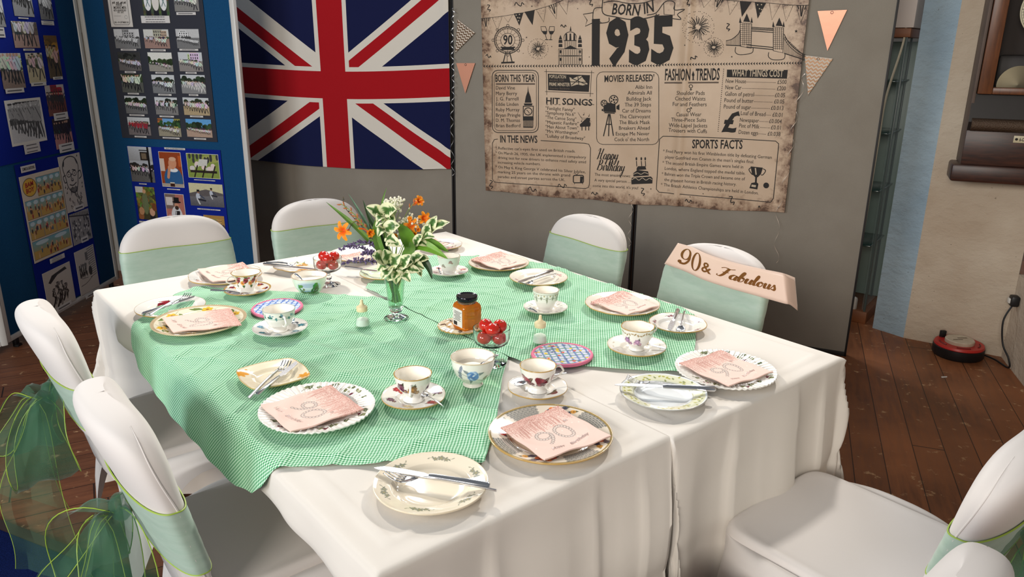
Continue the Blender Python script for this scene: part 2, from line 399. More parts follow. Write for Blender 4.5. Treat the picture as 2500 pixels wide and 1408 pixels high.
# -- floor boards
def floormat(name, ang, c1, c2, c3, pw):
    m = Mat(name); (x, y, z), ov = m.coord()
    ca, sa = math.cos(ang), math.sin(ang); u = (x*ca+y*sa)/pw; v = x*(-sa)+y*ca          # v runs along the boards
    idn = u.floor(); wn = m.n('ShaderNodeTexWhiteNoise', noise_dimensions='1D'); m.link(idn, wn.inputs['W']); rnd = X(m.nt, wn.outputs[0])
    seam = (u.frac()-.5).abs().gt(.485); end = ((v+rnd*3.7)/2.6).frac().lt(.0022); seam = seam.mx(end)
    cx = m.n('ShaderNodeCombineXYZ'); m.link(u*pw*14, cx.inputs[0]); m.link(v*1.3+rnd*9, cx.inputs[1])
    g = m.noise(3.2, 8, cx.outputs[0], .65); big = m.noise(1.7, 4); chip = m.noise(20, 7, None, .62); chip2 = m.noise(5, 2)
    c = m.mix(m.ramp(g, .3, .72), c1, c2); c = m.mix((m.ramp(big, .42, .68)*.65), c, c3); c = m.mix(rnd*.28, c, (30, 18, 12))
    c = m.mix(m.ramp(chip, .60, .66)*m.ramp(chip2, .46, .56)*.8, c, (200, 160, 118)); c = m.mix(seam*.85, c, (14, 9, 7)); m.color(c)
    m.link(m.ramp(g, .2, .8)*.22+.36, m.b.inputs['Roughness']); m.set(Specular_IOR_Level=.35)
    m.bump(g*.4-seam*1.2, .35, .002); return m.m
F1 = floormat('worn_red_brown_boards', R(-20), (112, 66, 40), (158, 98, 60), (182, 114, 70), .118)
F2 = floormat('dark_brown_boards', R(-61), (92, 54, 36), (136, 84, 54), (116, 70, 46), .125)
for nm, m, q in (('floor', F1, [(-.45, -3), (5, -3), (5, 7.5), (-.45, 7.5)]), ('floor_1', F2, [(-4.6, -3), (-.45, -3), (-.45, 7.5), (-4.6, 7.5)])):
    S(MB().prism(q, -.05, 0).build(nm, m, smooth=False))
carpet = Mat('blue_carpet'); cn = carpet.noise(260, 3); carpet.color(carpet.mix(carpet.ramp(cn, .3, .7), (6, 14, 44), (16, 30, 78))); carpet.set(Roughness=1., Specular_IOR_Level=.05); carpet.bump(cn, .6, .004)
c0 = vec(-1.71, 2.16, 0); cdv = vec(.911, -.41, 0); cnv = vec(-.41, -.911, 0)
q = [c0-cdv*2, c0+cdv*2.5, c0+cdv*2.5+cnv*2, c0-cdv*2+cnv*2]
props(MB().prism([(p[0], p[1]) for p in q], 0, .012).build('carpet', carpet.m, smooth=False), 'dark blue carpet laid over the boards in the near left corner', 'carpet')
MB().prism([(p[0], p[1]) for p in (c0-cdv*2, c0+cdv*2.5, c0+cdv*2.5-cnv*.035, c0-cdv*2-cnv*.035)], 0, .016).build('carpet_edge_strip', pbr('brown_edge_strip', (46, 33, 27), .5), smooth=False, tag=('dark wooden edge strip along the blue carpet', 'edge strip'))
# -- rough plaster walls at the right
def plaster(name, c1, c2):
    m = Mat(name); n = m.noise(7, 7, None, .6, (1, 1, 1.6)); f = m.noise(2.2, 3); p = m.noise(60, 2)
    c = m.mix(m.ramp(f, .35, .7), c1, c2); c = m.mix(m.ramp(p, .74, .77)*.6, c, (92, 80, 66)); m.color(c); m.set(Roughness=.85, Specular_IOR_Level=.25)
    m.bump(n*1.+m.noise(28, 4)*.25, .9, .02); return m.m
CREAM = plaster('cream_limewash', (205, 190, 170), (182, 162, 140)); BLUEP = plaster('pale_blue_paint', (166, 184, 194), (142, 162, 176))
def wallslab(name, p0, p1, z0, z1, th, mat):
    p0, p1 = np.array(p0, float), np.array(p1, float); d = (p1-p0)/np.linalg.norm(p1-p0); n = vec(-d[1], d[0])*th   # thickness away from the room
    return S(MB().prism([tuple(p0), tuple(p1), tuple(p1+n), tuple(p0+n)], z0, z1).build(name, mat, smooth=False))
W0 = (2.204, 4.015); WC = (2.590, 3.745)
wallslab('wall_back', W0, WC, 0, 2.9, .4, CREAM)
wallslab('wall_reveal', (2.100, 4.17), W0, 0, 2.9, .3, BLUEP)
rw = vec(.30, .954); P1 = vec(*WC); P0 = P1-rw*3.2
wallslab('wall_right', P1+vec(.13, -.05), P0+vec(.13, -.05), 0, 2.9, .3, CREAM)
wallslab('wall_right_plinth', P1, P0, 0, .455, .2, CREAM)
wallslab('wall_rear', (-4.5, 6.9), (4.5, 6.9), 0, 2.6, .2, pbr('distant_wall_paint', (150, 146, 138), .9))
wallslab('wall_left', (-4.4, -3), (-4.4, 7.1), 0, 2.6, .2, pbr('side_wall_paint', (170, 166, 158), .9))
# -- glass display cabinet half hidden behind the grey screens
CA = vec(2.06, 4.25, 0); cx_ = vec(-.80, .60, 0); cy_ = vec(.60, .80, 0)
def cabf(a, b, z): return CA+cx_*a+cy_*b+vec(0, 0, z)
cab = thing('display_cabinet', 'tall glass display cabinet showing as a narrow strip beside the grey screen', 'cabinet', CA, math.atan2(.6, -.8))
CM = lambda mb, c, d: mb.box(c, d, .003)
ORANGEW = pbr('orange_pine', (150, 92, 52), .5, noise=(6, (122, 70, 40)))
GREENGL = pbr('pale_green_cabinet_back', (150, 172, 164), .35)
CM(MB(), (.35, -.20, .035), (.76, .40, .07)).build('plinth', ORANGEW, cab); CM(MB(), (.35, -.20, 1.63), (.76, .40, .045)).build('top_rail', ORANGEW, cab)
CM(MB(), (.35, -.39, .83), (.74, .012, 1.52)).build('back_panel', GREENGL, cab)
EDGE = pbr('green_glass_edge', (36, 66, 62), .1, spec=.8)
CABGL = sheer('cabinet_glass', (170, 200, 196), .12)
CM(MB(), (.0, -.20, .85), (.006, .38, 1.54)).build('side_pane', CABGL, cab)
for z in (.46, .78, 1.10, 1.38): CM(MB(), (.36, -.2, z), (.70, .36, .008)).build('glass_shelf', EDGE, cab)
for a, b in ((-.012, -.014), (.03, -.37)): CM(MB(), (a, b, .85), (.012, .012, 1.56)).build('corner_profile', pbr('grey_green_cabinet_profile', (84, 98, 96), .3), cab)
wb = MB().box((.33, -.20, 2.15), (.74, .40, .99), .004).build('white_bulkhead', pbr('white_bulkhead_paint', (226, 214, 206), .6), cab)
def cable(name, pts, r, mat, label, cat='cable'):
    return MB().tube(cr(pts, 8), r, 8).build(name, mat, tag=(label, cat))
CREAMC = pbr('cream_flex', (214, 206, 182), .5)
cable('white_flex', [cabf(.10, .012, 1.75), cabf(.02, .012, 1.74), cabf(.0, .014, 1.6), cabf(.045, .016, 1.3), cabf(.05, .016, 1.05), cabf(.055, .016, .7), cabf(.06, .016, .4), cabf(.075, .014, .13)], .006, CREAMC, 'cream flex hanging down the front of the glass cabinet')
sk = thing('socket_block', 'white socket block on the cabinet plinth with a flex running into it', 'socket', cabf(.075, .03, 0.0), math.atan2(.6, -.8))
MB().box((0, -.008, .10), (.075, .036, .085), .014).build('body', WHITEPL, sk)
# -- cable reel, plug and black lead
rx = at(2352, 876, 0); reel = thing('cable_reel', 'round red and black extension cable reel lying on the boards by the wall', 'cable reel', (rx[0], rx[1]+.06, 0))
MB().lathe([(0, 0), (.115, 0), (.122, .01), (.122, .052), (.116, .056), (0, .056)], 64).build('drum', BLACKPL, reel)
REDP = pbr('red_plastic', (186, 40, 34), .4)
rm = MB().lathe([(.05, .054), (.118, .054), (.120, .058), (.116, .068), (.06, .070), (.05, .066)], 64)
rm.build('rim', REDP, reel)
for k in range(5):
    a = 2*math.pi*k/5+.3; MB().tube([(.095*math.cos(a+t), .095*math.sin(a+t), .069) for t in np.linspace(0, .7, 8)], .004, 6).build('slot', pbr('dark_red_slot', (110, 20, 18), .5), reel)
hb = MB().lathe([(0, .064), (.066, .064), (.07, .07), (.07, .086), (.066, .09), (0, .09)], 48).build('hub', pbr('dirty_white_plastic', (206, 192, 170), .5, noise=(30, (186, 170, 148))), reel)
for k in (-1, 1): MB().box((.018*k, .012*k, .0905), (.05, .009, .002), .0008).build('moulded_slot', pbr('grey_slot', (122, 108, 92), .6), reel)
MB().box((-.045, .085, .085), (.03, .02, .04), .005).build('winding_knob', BLACKPL, reel)
pg = onplane(2487, 735, (P1[0], P1[1], 0), vec(.954, -.30, 0))
plug = thing('mains_plug', 'black mains plug in the low wall at the right edge', 'plug', pg, math.atan2(rw[1], rw[0])-math.pi/2)
MB().box((-.02, 0, 0), (.04, .055, .055), .01).build('body', BLACKPL, plug); MB().box((-.043, 0, .0), (.008, .03, .026), .003).build('fuse_carrier', WHITEPL, plug)
g1 = at(2462, 897, .008)
cable('black_lead', [pg+vec(-.03, -.005, -.02), pg+vec(-.07, -.02, -.10), (g1+pg)/2+vec(-.045, 0, -.05), g1+vec(-.01, 0, .05), g1, at(2430, 878, .008), vec(rx[0]+.125, rx[1]+.05, .008)], .0045, BLACKPL, 'black lead looping from the wall plug to the red reel')
for u, v in ((2305, 921), (2240, 878)): pass
MB().prism([(0, 0), (.03, .006), (.034, .014), (.004, .012)], 0, .002).build('paper_scrap', PAPERW, loc=at(2299, 922, .0005), tag=('tiny white paper scrap on the boards in front of the cable reel', 'paper scrap'))
# -- wall time recorder
th = R(24); cdx = vec(math.cos(th), -math.sin(th), 0); cpos = vec(2.193, 3.752, .925)
clk = thing('time_recorder_clock', 'old wooden time recorder clock with a round roman dial hung on the cream wall', 'clock', cpos, -th)   # local x right, -y to the room
WOODD = Mat('dark_stained_oak'); wn_ = WOODD.noise(9, 6, None, .6, (1.2, 6, 9)); WOODD.color(WOODD.mix(WOODD.ramp(wn_, .3, .7), (34, 17, 12), (74, 38, 24))); WOODD.set(Roughness=.38); WOODD = WOODD.m
WOODO = Mat('honey_oak'); wn_ = WOODO.noise(9, 6, None, .6, (8, 8, 1.)); WOODO.color(WOODO.mix(WOODO.ramp(wn_, .3, .7), (78, 42, 20), (116, 66, 32))); WOODO.set(Roughness=.35); WOODO = WOODO.m
SIDEW = pbr('grey_brown_case_side', (98, 80, 70), .6, noise=(8, (84, 68, 58)))
W_ = .52
def cb(nm, x0, x1, y0, y1, z0, z1, mat, bev=.004, par=clk): return MB().box(((x0+x1)/2, (y0+y1)/2, (z0+z1)/2), (x1-x0, y1-y0, z1-z0), bev).build(nm, mat, par)
cb('base_shelf', -.035, W_+.03, 0, .19, 0, .085, WOODD, .012)
cb('lower_box', 0, W_, .015, .18, .085, .25, WOODD); cb('case_side', -.001, .012, .02, .215, .085, 1.25, SIDEW, .001)
BLK = pbr('black_iron', (26, 20, 18), .4)
MB().prism([(.012, .25), (.0, .29), (.03, .42), (.185, .42), (.185, .25)], .0, W_, M=Matrix(((0, 0, 1, 0), (1, 0, 0, 0), (0, 1, 0, 0), (0, 0, 0, 1)))).build('sloping_hood', BLK, clk, smooth=False)
BRZ = pbr('embossed_bronze', (84, 66, 52), .4, .5, bump=(180, 1., .004))
MB().tube([(.012, .004, .278), (W_, .004, .278)], .030, 20).build('embossed_bar', BRZ, clk)
for k in range(26): pass
pl_ = cb('name_plate', .20, .335, .011, .015, .200, .233, pbr('ivory_plate', (196, 184, 150), .4), .001)
tb = MB(); put_text(tb, '6-OUT-IN-OUT', (.224, .2085), (.312, .2085), .015, lambda a, b, z: Vector((a, .0105, b)), .02); tb.build('plate_lettering', BLACKP, pl_, False)
for x in (.212, .323): MB().ball((x, .010, .2165), .006, 10, 6).build('plate_screw', BLK, pl_)
MB().lathe([(0, 0), (.022, 0), (.03, .03), (.014, .05), (0, .052)], 20, M=Matrix.Translation((.39, .012, .15)) @ Matrix.Rotation(R(90), 4, 'X')).build('card_lever', BLK, clk)
cb('back_board', .0, W_, .17, .185, .42, 1.25, pbr('dark_case_inside', (40, 28, 24), .7), .001)
cb('door_stile', .015, .075, .0, .03, .42, 1.25, WOODO); cb('door_stile', W_-.075, W_-.015, .0, .03, .42, 1.25, WOODO); cb('door_rail', .075, W_-.075, .0, .03, .42, .452, WOODO); cb('door_rail', .075, W_-.075, .0, .03, 1.20, 1.25, WOODO)
cb('door_glass', .075, W_-.075, .014, .017, .452, 1.20, sheer('clock_glass', (60, 56, 50), .04), 0)
cb('inner_bracket', .09, W_-.09, .12, .165, .45, .60, pbr('dark_movement', (36, 32, 32), .5, .3), .02)
TR = lambda x, y, z: Matrix.Translation((x, y, z)) @ Matrix.Rotation(R(90), 4, 'X')
MB().lathe([(0, 0), (.085, 0), (.088, .006), (.0005, .012)], 40, M=TR(.185, .10, .462)).build('pendulum_bob', pbr('dull_brass', (112, 104, 84), .35, .7), clk)
dc = (.262, .025, 1.0)
dial = MB().lathe([(.0005, .006), (.128, .006), (.132, .003), (.132, 0), (.0005, 0)], 72, M=TR(.262, .055, .80)).build('dial', pbr('cream_dial', (226, 216, 182), .45), clk)
dm = MB(); fz = lambda a, b, z: Vector((.262+a, .0485-z, .80+b))
for r_, w_ in ((.126, .0012), (.118, .0012)): put_stroke(dm, [(r_*math.cos(t), r_*math.sin(t)) for t in np.linspace(0, 2*math.pi, 97)[:-1]], w_, fz, .0002, True)
for k in range(60):
    t = 2*math.pi*k/60; put_stroke(dm, [(.118*math.cos(t), .118*math.sin(t)), (.126*math.cos(t), .126*math.sin(t))], .0022 if k % 5 == 0 else .001, fz, .0002)
for k, s_ in enumerate(['XII', 'I', 'II', 'III', 'IIII', 'V', 'VI', 'VII', 'VIII', 'IX', 'X', 'XI']):
    t = math.pi/2-2*math.pi*k/12; d_ = vec(math.cos(t), math.sin(t)); tn = vec(-d_[1], d_[0])*-1; wd = .011*len(s_)+.004
    p = d_*.084-tn*wd/2
    put_text(dm, s_, p, p+tn*wd, .029, fz, .03, z=.0003)
for s_, y_, wd in (('WORKS', -.045, .035), ('ENGLAND', -.056, .035)):
    pass
for yy, ww in ((-.046, .03), (-.054, .034)): put_stroke(dm, [(a, yy+.12*a*a*30) for a in np.linspace(-ww/2-.01, ww/2-.01, 9)], .0016, fz, .0002)
dm.build('numerals', BLACKP, dial, False)
MB().ball((.262-.075, .046, .775), .008, 12, 8, (1, .4, 1)).build('winding_hole', BLK, dial)
MB().box((.262, .044, .80), (.02, .006, .02), .004).build('hand_boss', BLK, dial); MB().prism([(-.006, 0), (.006, 0), (.002, .11), (-.002, .11)], 0, .002, M=Matrix.Translation((.262, .047, .80)) @ Matrix.Rotation(R(40), 4, 'Y') @ Matrix.Rotation(R(90), 4, 'X')).build('hand', BLK, dial, False)
# ================================================================== GREY SCREENS
FELT = Mat('grey_felt'); n1 = FELT.noise(420, 2); n2 = FELT.noise(3, 3); FELT.color(FELT.mix(FELT.ramp(n2, .3, .7)*.6+FELT.ramp(n1, .3, .7)*.25, (152, 145, 134), (136, 128, 117))); FELT.set(Roughness=.95, Specular_IOR_Level=.1); FELT.bump(n1, .3, .001); FELT = FELT.m
EDGEB = pbr('black_screen_edge', (24, 20, 19), .6)
PC = vec(1.762, 3.729, 0); T25 = R(25); XC = vec(math.cos(T25), -math.sin(T25), 0); NC = vec(-math.sin(T25), -math.cos(T25), 0)
PAB = PC-XC*2.354; T17 = R(17); XA = vec(math.cos(T17), -math.sin(T17), 0); NA = vec(-math.sin(T17), -math.cos(T17), 0)
def screen(p0, x, w, label, tilt=0.):
    fr = frame(p0, x, (0, 0, 1)); t = thing('display_screen', label, 'screen', frame=fr, group=None)
    MB().box((-w/2, 1.0, -.014), (w-.016, 1.96, .026), .002).build('felt_face', FELT, t)
    e = MB()
    for cx2, cy2, dx, dy in ((-.005, 1.0, .010, 2.0), (-w+.005, 1.0, .010, 2.0), (-w/2, .012, w, .024), (-w/2, 1.99, w, .02)): e.box((cx2, cy2, -.015), (dx, dy, .034), .001)
    e.build('black_edge', EDGEB, t); return t
screen(PC, XC, 1.182, 'grey felt screen at the right, behind the chair with the pink sash')
screen(PC-XC*1.190, XC, 1.158, 'grey felt screen in the middle, left of the one behind the pink sash')
screen(PAB, XA, 1.60, 'grey felt screen that carries the union flag')
# ================================================================== FLAG
FW, FH = 1.475, 1.035
def flagmat():
    m = Mat('union_flag_cloth'); uvn = m.n('ShaderNodeUVMap'); sp = m.n('ShaderNodeSeparateXYZ'); m.link(uvn.outputs[0], sp.inputs[0])
    u = X(m.nt, sp.outputs[0])-.472; v = X(m.nt, sp.outputs[1])-.495       # u 0..1, v 0..1
    x = u*FW; y = v*FH
    au, av = x.abs(), y.abs()
    red = (au.lt(.088)).mx(av.lt(.082)); wht = (au.lt(.116)).mx(av.lt(.108))
    L = math.hypot(FW*.53, FH/2); nx, ny = (FH/2)/L, (FW*.53)/L
    # distance to the two diagonals, signed so that the red arm sits off centre in each quarter
    sg = (x*y).gt(0.)*2-1.
    ax, ay = au, av
    d = (ax*nx-ay*ny)                                                       # >0 : below the diagonal of its quarter
    rgt = x.gt(0.)*2-1.
    # arms turn round the centre: shift sign changes between opposite quarters
    sh = d*sg*-1.
    wd = d.abs().lt(.097); rd = (sh-.024).abs().lt(.034)
    blue, white, redc = (18, 24, 66), (222, 214, 202), (168, 16, 26)
    c = m.mix(wd, blue, white); c = m.mix(rd*d.abs().lt(.097), c, redc); c = m.mix(wht, c, white); c = m.mix(red, c, redc)
    n = m.noise(300, 2); m.color(c); m.set(Roughness=.85, Specular_IOR_Level=.15, Sheen_Weight=.15); m.bump(m.noise(5, 4, None, .5, (.5, 1, 3.))*1.+n*.05, .5, .012); return m.m
fo = PAB+NA*.02
nu, nv = 90, 60; U, V = np.meshgrid(np.linspace(0, 1, nu), np.linspace(0, 1, nv), indexing='ij')
xx = -FW*(1-U)-.004; sag = .030*np.sin(np.pi*U)**1.0*(1-.25*V)
zz = .817+V*FH*(1.0)-sag+.012*(U-.5)-.012*(np.maximum(0, U-.93)/.07)**2*0
yy = .006+.006*np.sin(U*9+V*3)*(.4+.6*(1-V))+.004*np.sin(U*23+1)*(1-V)+.012*np.exp(-((U-.985)/.02)**2)
P = np.stack([xx, zz, yy], -1)
link('union_flag', gridmesh('union_flag', P, flagmat(), uv=np.stack([U, V], -1)), frame=frame(fo, XA, (0, 0, 1)), tag=('red, white and blue union flag pinned to the grey screen', 'flag'))
# ================================================================== BANNER
BO = PC+NC*.02+vec(0, 0, .70)-XC*1.26
BF = frame(BO, XC, (0, 0, 1))
def bp(u, v):
    p = onplane(u, v, PC+NC*.02, NC)-BO; return np.array([p@XC, p[2]])
z4 = lambda x, y: bp(1160+x/2.9326, y/2.9326)
z5 = lambda x, y: bp(1580+x/2.708, y/2.708)
def wav(x, y): return .004*math.sin(x*7+.6)+.0025*math.sin(x*17+y*2)+.012*math.exp(-((x-.305)/.02)**2)-.004*math.exp(-((x-.25)/.03)**2)
def bf(x, y, z): return Vector((x, y, wav(x, y)+.0012+z))
ban = thing('birthday_banner', 'parchment coloured birthday banner headed 1935 pinned across two grey screens', 'banner', frame=BF)
BL, BR_, TL_, TR_ = bp(1186, 465), bp(1915, 520), bp(1174, -14), bp(1977, -14)
nu, nv = 150, 90; U, V = np.meshgrid(np.linspace(0, 1, nu), np.linspace(0, 1, nv), indexing='ij')
XY = BL*((1-U)*(1-V))[..., None]+BR_*(U*(1-V))[..., None]+TL_*((1-U)*V)[..., None]+TR_*(U*V)[..., None]
XY[..., 1] += -.010*np.sin(np.pi*U)*(1-V)+.004*np.sin(U*21)*(1-V)**3
ZZ = np.vectorize(wav)(XY[..., 0], XY[..., 1])
PM = Mat('parchment_print'); uvn = PM.n('ShaderNodeUVMap'); sp = PM.n('ShaderNodeSeparateXYZ'); PM.link(uvn.outputs[0], sp.inputs[0]); u, v = X(PM.nt, sp.outputs[0]), X(PM.nt, sp.outputs[1])
ed = (u.mn(u*-1+1.)).mn((v.mn(v*-1+1.))*.65); na = PM.noise(2.6, 6); nb = PM.noise(16, 6, None, .7); nc = PM.noise(1.4, 3)
c = PM.mix(PM.ramp(na, .32, .7), (214, 188, 162), (190, 162, 134)); c = PM.mix(PM.ramp(nc, .55, .75)*.5, c, (150, 112, 84))
stain = PM.ramp((ed*-14.+1.)+(nb-.5)*2.4, .45, 1.05); c = PM.mix(stain*.8, c, (110, 72, 48)); spk = PM.ramp((ed*-16.+1.)*.25+nb, .74, .82); c = PM.mix(spk*.7, c, (62, 36, 26))
PM.color(c); PM.set(Roughness=.42, Specular_IOR_Level=.35); PM.bump(PM.noise(9, 4, None, .5, (1, 1, .6)), .25, .004)
link('sheet', gridmesh('sheet', np.stack([XY[..., 0], XY[..., 1], ZZ], -1), PM.m, uv=np.stack([U, V], -1)), ban)
hd, bd, il, lt_, gy = MB(), MB(), MB(), MB(), MB()
PXM = 1/700.   # rough metres per picture pixel on the banner
LIGHTP = pbr('parchment_reverse_print', (196, 176, 150), .6); GREYP = pbr('grey_print_ink', (96, 80, 68), .7)
def T(mb, s, f, a, b, cap, bold=0., shear=0., sc=2.93, z=0., sp_=1.):
    if mb is hd or mb is lt_: m = MB(); put_text(m, s, f(*a), f(*b), cap/sc*.00238, bf, bold, shear, sp_, z); m.build('heading_lettering', BLACKP if mb is hd else LIGHTP, ban, False)
    else: put_text(mb, s, f(*a), f(*b), cap/sc*.00238, bf, bold, shear, sp_, z)
def poly(mb, f, pts, z=.0002):
    m = MB() if mb is lt_ else mb; put_poly(m, [f(*p) for p in pts], bf, z)
    if mb is lt_: m.build('pale_mark', LIGHTP, ban, False)
def st(mb, f, pts, w=4., closed=False, sm=0, z=.0002):
    p = [f(*q) for q in pts]
    if sm: p = cr(p, sm, closed)
    else:
        o = []
        for i in range(len(p)-(0 if closed else 1)):
            a, b = np.array(p[i]), np.array(p[(i+1) % len(p)]); k = max(1, int(np.hypot(*(b-a))/.04)); o += [a+(b-a)*j/k for j in range(k)]
        if not closed: o.append(np.array(p[-1]))
        p = o
    m = MB() if mb is lt_ else mb; put_stroke(m, p, w*.00082, bf, z, closed)
    if mb is lt_: m.build('pale_mark', LIGHTP, ban, False)
def circ(cx, cy, r, n=28, ry=None): return [(cx+r*math.cos(2*math.pi*k/n), cy+(ry or r)*math.sin(2*math.pi*k/n)) for k in range(n)]
def rrect(x0, y0, x1, y1, r=22): 
    o = []
    for cx, cy, a0 in ((x1-r, y0+r, -90), (x1-r, y1-r, 0), (x0+r, y1-r, 90), (x0+r, y0+r, 180)): o += [(cx+r*math.cos(R(a0+t)), cy+r*math.sin(R(a0+t))) for t in (0, 30, 60, 90)]
    return o
# headings
T(hd, 'BORN', z4, (978, 102), (1180, 112), 66, .018, .12); T(hd, 'IN', z4, (1212, 100), (1288, 80), 66, .018, .12)
ym = MB(); b0, b1 = bp(1444, 154), bp(1643, 149); put_text(ym, '1935', b0, b1, .215, bf, .045, z=.0003, spacing=1.02); ym.build('year_lettering', BLACKP, ban, False)
T(hd, 'BORN THIS YEAR', z4, (148, 585), (428, 585), 48, .018); T(hd, 'HIT SONGS', z4, (507, 742), (836, 757), 42, .022); T(hd, "MOVIES RELEASED'", z4, (925, 587), (1282, 580), 42, .018)
T(hd, 'IN THE NEWS', z4, (183, 1018), (445, 1022), 50, .02); T(hd, 'FASHION', z5, (117, 530), (285, 530), 64, .02, 0, 2.7); T(hd, 'TRENDS', z5, (320, 530), (477, 527), 64, .02, 0, 2.7)
T(hd, 'SPORTS FACTS', z5, (297, 978), (628, 984), 50, .02, 0, 2.7); T(hd, '90', z4, (205, 318), (270, 318), 62, .02); T(hd, '£', z5, (490, 866), (602, 872), 112, .03, .15, 2.7)
# serifs for the songs heading
for x in np.linspace(507, 836, 12): poly(il, z4, [(x, 746), (x+14, 747), (x+14, 751), (x, 750)])
# body lists
names = [('David Vine', 288), ('Mary Berry', 303), ('J. G. Farrell', 313), ('Eddie Linden', 312), ('Ruby Murray', 320), ('Bryan Pringle', 326), ('D. M. Thomas', 324), ('Brian Bedford', 326)]
for (s, x1), y in zip(names, (640, 680, 718, 757, 796, 835, 872, 910)): T(bd, s, z4, (152, y), (x1, y), 24, 0.)
songs = [('"Fanlight Fanny"', 710, 785, 797), ('"Symphony No.6"', 716, 817, 830), ('"The Canoe Song"', 722, 850, 865), ('"Majestic Fanfare"', 740, 885, 897), ('"Men About Town"', 737, 918, 928), ('"Mrs Worthington"', 742, 950, 962), ('"Lullaby of Broadway"', 785, 983, 1002)]
for s, x1, y0, y1 in songs: T(bd, s, z4, (503, y0), (x1, y1), 22, 0.)
mv = [('Alibi Inn', 1148, 636), ('Admirals All', 1094, 677), ('Bulldog Jack', 1086, 720), ('The 39 Steps', 1073, 762), ('Car of Dreams', 1055, 805), ('The Clairvoyant', 1035, 847), ('The Black Mask', 1033, 888), ('Breakers Ahead', 1031, 928), ('Escape Me Never', 1008, 969), ("Cock o' the North", 998, 1010)]
for k, (s, x0, y) in enumerate(mv): T(bd, s, z4, (x0, y), (1268-k*2.4, y-1), 24, 0.)
for s, a, b in (("* Reflective cat's-eyes first used on British roads.", (148, 1067), (718, 1092)), ('* On March 26, 1935, the UK implemented a compulsory', (148, 1101), (793, 1135)), ('driving test for new drivers to enhance road safety amid', (165, 1135), (792, 1169)), ('increasing vehicle numbers.', (165, 1169), (467, 1183)), ('* On May 6, King George V celebrated his Silver Jubilee,', (148, 1202), (790, 1240)), ('marking 25 years on the throne with grand', (165, 1237), (680, 1264)), ('parades and street parties across the UK.', (165, 1271), (643, 1297)), ('The most amazing news:', (855, 1258), (1115, 1268)), ('A very special person ....', (853, 1298), (1118, 1308)), ("come into this world, it's you!", (842, 1338), (1170, 1353))):
    T(bd, s, z4, a, b, 19, 0.)
for s, a, b in (('* Fred Perry won his first Wimbledon title by defeating German', (104, 1008), (823, 1050)), ("player Gottfried von Cramm in the men's singles final.", (118, 1047), (705, 1080)), ('* The second British Empire Games were held in', (101, 1084), (633, 1114)), ('London, where England topped the medal table.', (115, 1122), (647, 1156)), ('* Bahram won the Triple Crown and became one of', (96, 1158), (645, 1193)), ('the greatest horses in British racing history.', (112, 1196), (588, 1229)), ('* The British Athletics Championships are held in London.', (90, 1229), (735, 1286))):
    T(bd, s, z5, a, b, 19, 0., 0, 2.7)
for s, a, b in (('Shoulder Pads', (195, 627), (380, 627)), ('Cinched Waists', (184, 663), (385, 665)), ('Fur and Feathers', (168, 700), (393, 702)), ('Casual Wear', (192, 768), (358, 768)), ('Three-Piece Suits', (158, 803), (388, 805)), ('Wide-Lapel Jackets', (142, 839), (397, 843)), ('Trousers with Cuffs', (140, 871), (395, 880))): T(bd, s, z5, a, b, 23, 0., 0, 2.7)
costs = [('New House', '£500', 518, 548, 655, 855, 920, 555), ('New Car', '£200', 515, 590, 625, 852, 915, 598), ('Gallon of petrol', '£0.05', 513, 633, 708, 838, 910, 643), ('Pound of butter', '£0.05', 509, 675, 705, 833, 905, 685), ('Pound of sugar', '£0.013', 505, 717, 688, 812, 900, 728), ('Loaf of Bread', '£0.01', 617, 760, 785, 822, 893, 773), ('Newspaper', '£0.004', 611, 805, 742, 800, 888, 816), ('Pint of Milk', '£0.01', 606, 843, 745, 812, 882, 857), ('Dozen eggs', '£0.038', 603, 885, 735, 790, 880, 900)]
for s, pr, x0, y0, x1, x2, x3, y3 in costs:
    sl = (y3-y0)/(x3-x0); T(bd, s, z5, (x0, y0), (x1-4, y0+sl*(x1-x0)), 23, 0., 0, 2.7); T(bd, pr, z5, (x2+6, y0+sl*(x2-x0)), (x3, y3), 23, 0., 0, 2.7)
    for xd in np.arange(x1+3, x2, 9): poly(bd, z5, circ(xd, y0+sl*(xd-x0)-8, 2.4, 6))
# rules, boxes and arrow line
def seq(f, a, b, step, sz, arrow=True):
    L = math.hypot(b[0]-a[0], b[1]-a[1]); k = int(L/step)
    for i in range(k):
        x = a[0]+(b[0]-a[0])*i/k; y = a[1]+(b[1]-a[1])*i/k
        poly(il, f, [(x, y), (x+sz, y-sz*.75), (x+sz*.75, y), (x+sz, y+sz*.75)] if arrow else circ(x, y, sz, 6))
seq(z4, (58, 474), (1330, 470), 19.5, 15); seq(z5, (60, 429), (1028, 416), 18, 14); seq(z5, (505, 458), (467, 880), 12.5, 3.2, False)
st(il, z4, rrect(125, 503, 452, 948, 40), 5, True); st(il, z4, rrect(140, 518, 437, 934, 32), 3, True)
st(il, z4, rrect(868, 514, 1316, 1034, 45), 3.5, True)
st(il, z4, [(165, 995), (140, 998), (125, 1025), (125, 1280), (140, 1303), (470, 1326), (790, 1350), (812, 1340), (818, 1310), (825, 1060), (812, 1032), (780, 1025), (468, 1006)], 4.5)
st(il, z5, [(105, 900), (400, 908), (850, 932), (870, 950), (868, 975), (835, 1310), (818, 1335), (790, 1334), (80, 1270), (62, 1250), (63, 1225), (82, 920)], 4.5, True)
for y in (598, 604): st(gy, z4, [(152, y), (428, y)], 5)
st(gy, z5, [(115, 547), (472, 545)], 9)
def quad(mb, f, c4, n=14, z=.0002):
    c4 = [np.array(f(*p)) for p in c4]; mb.grid([[bf(*(c4[0]*(1-i/n)*(1-j/2)+c4[1]*(i/n)*(1-j/2)+c4[2]*(i/n)*(j/2)+c4[3]*(1-i/n)*(j/2)), z) for j in range(3)] for i in range(n+1)])
quad(il, z5, [(527, 460), (930, 462), (924, 520), (525, 510)])
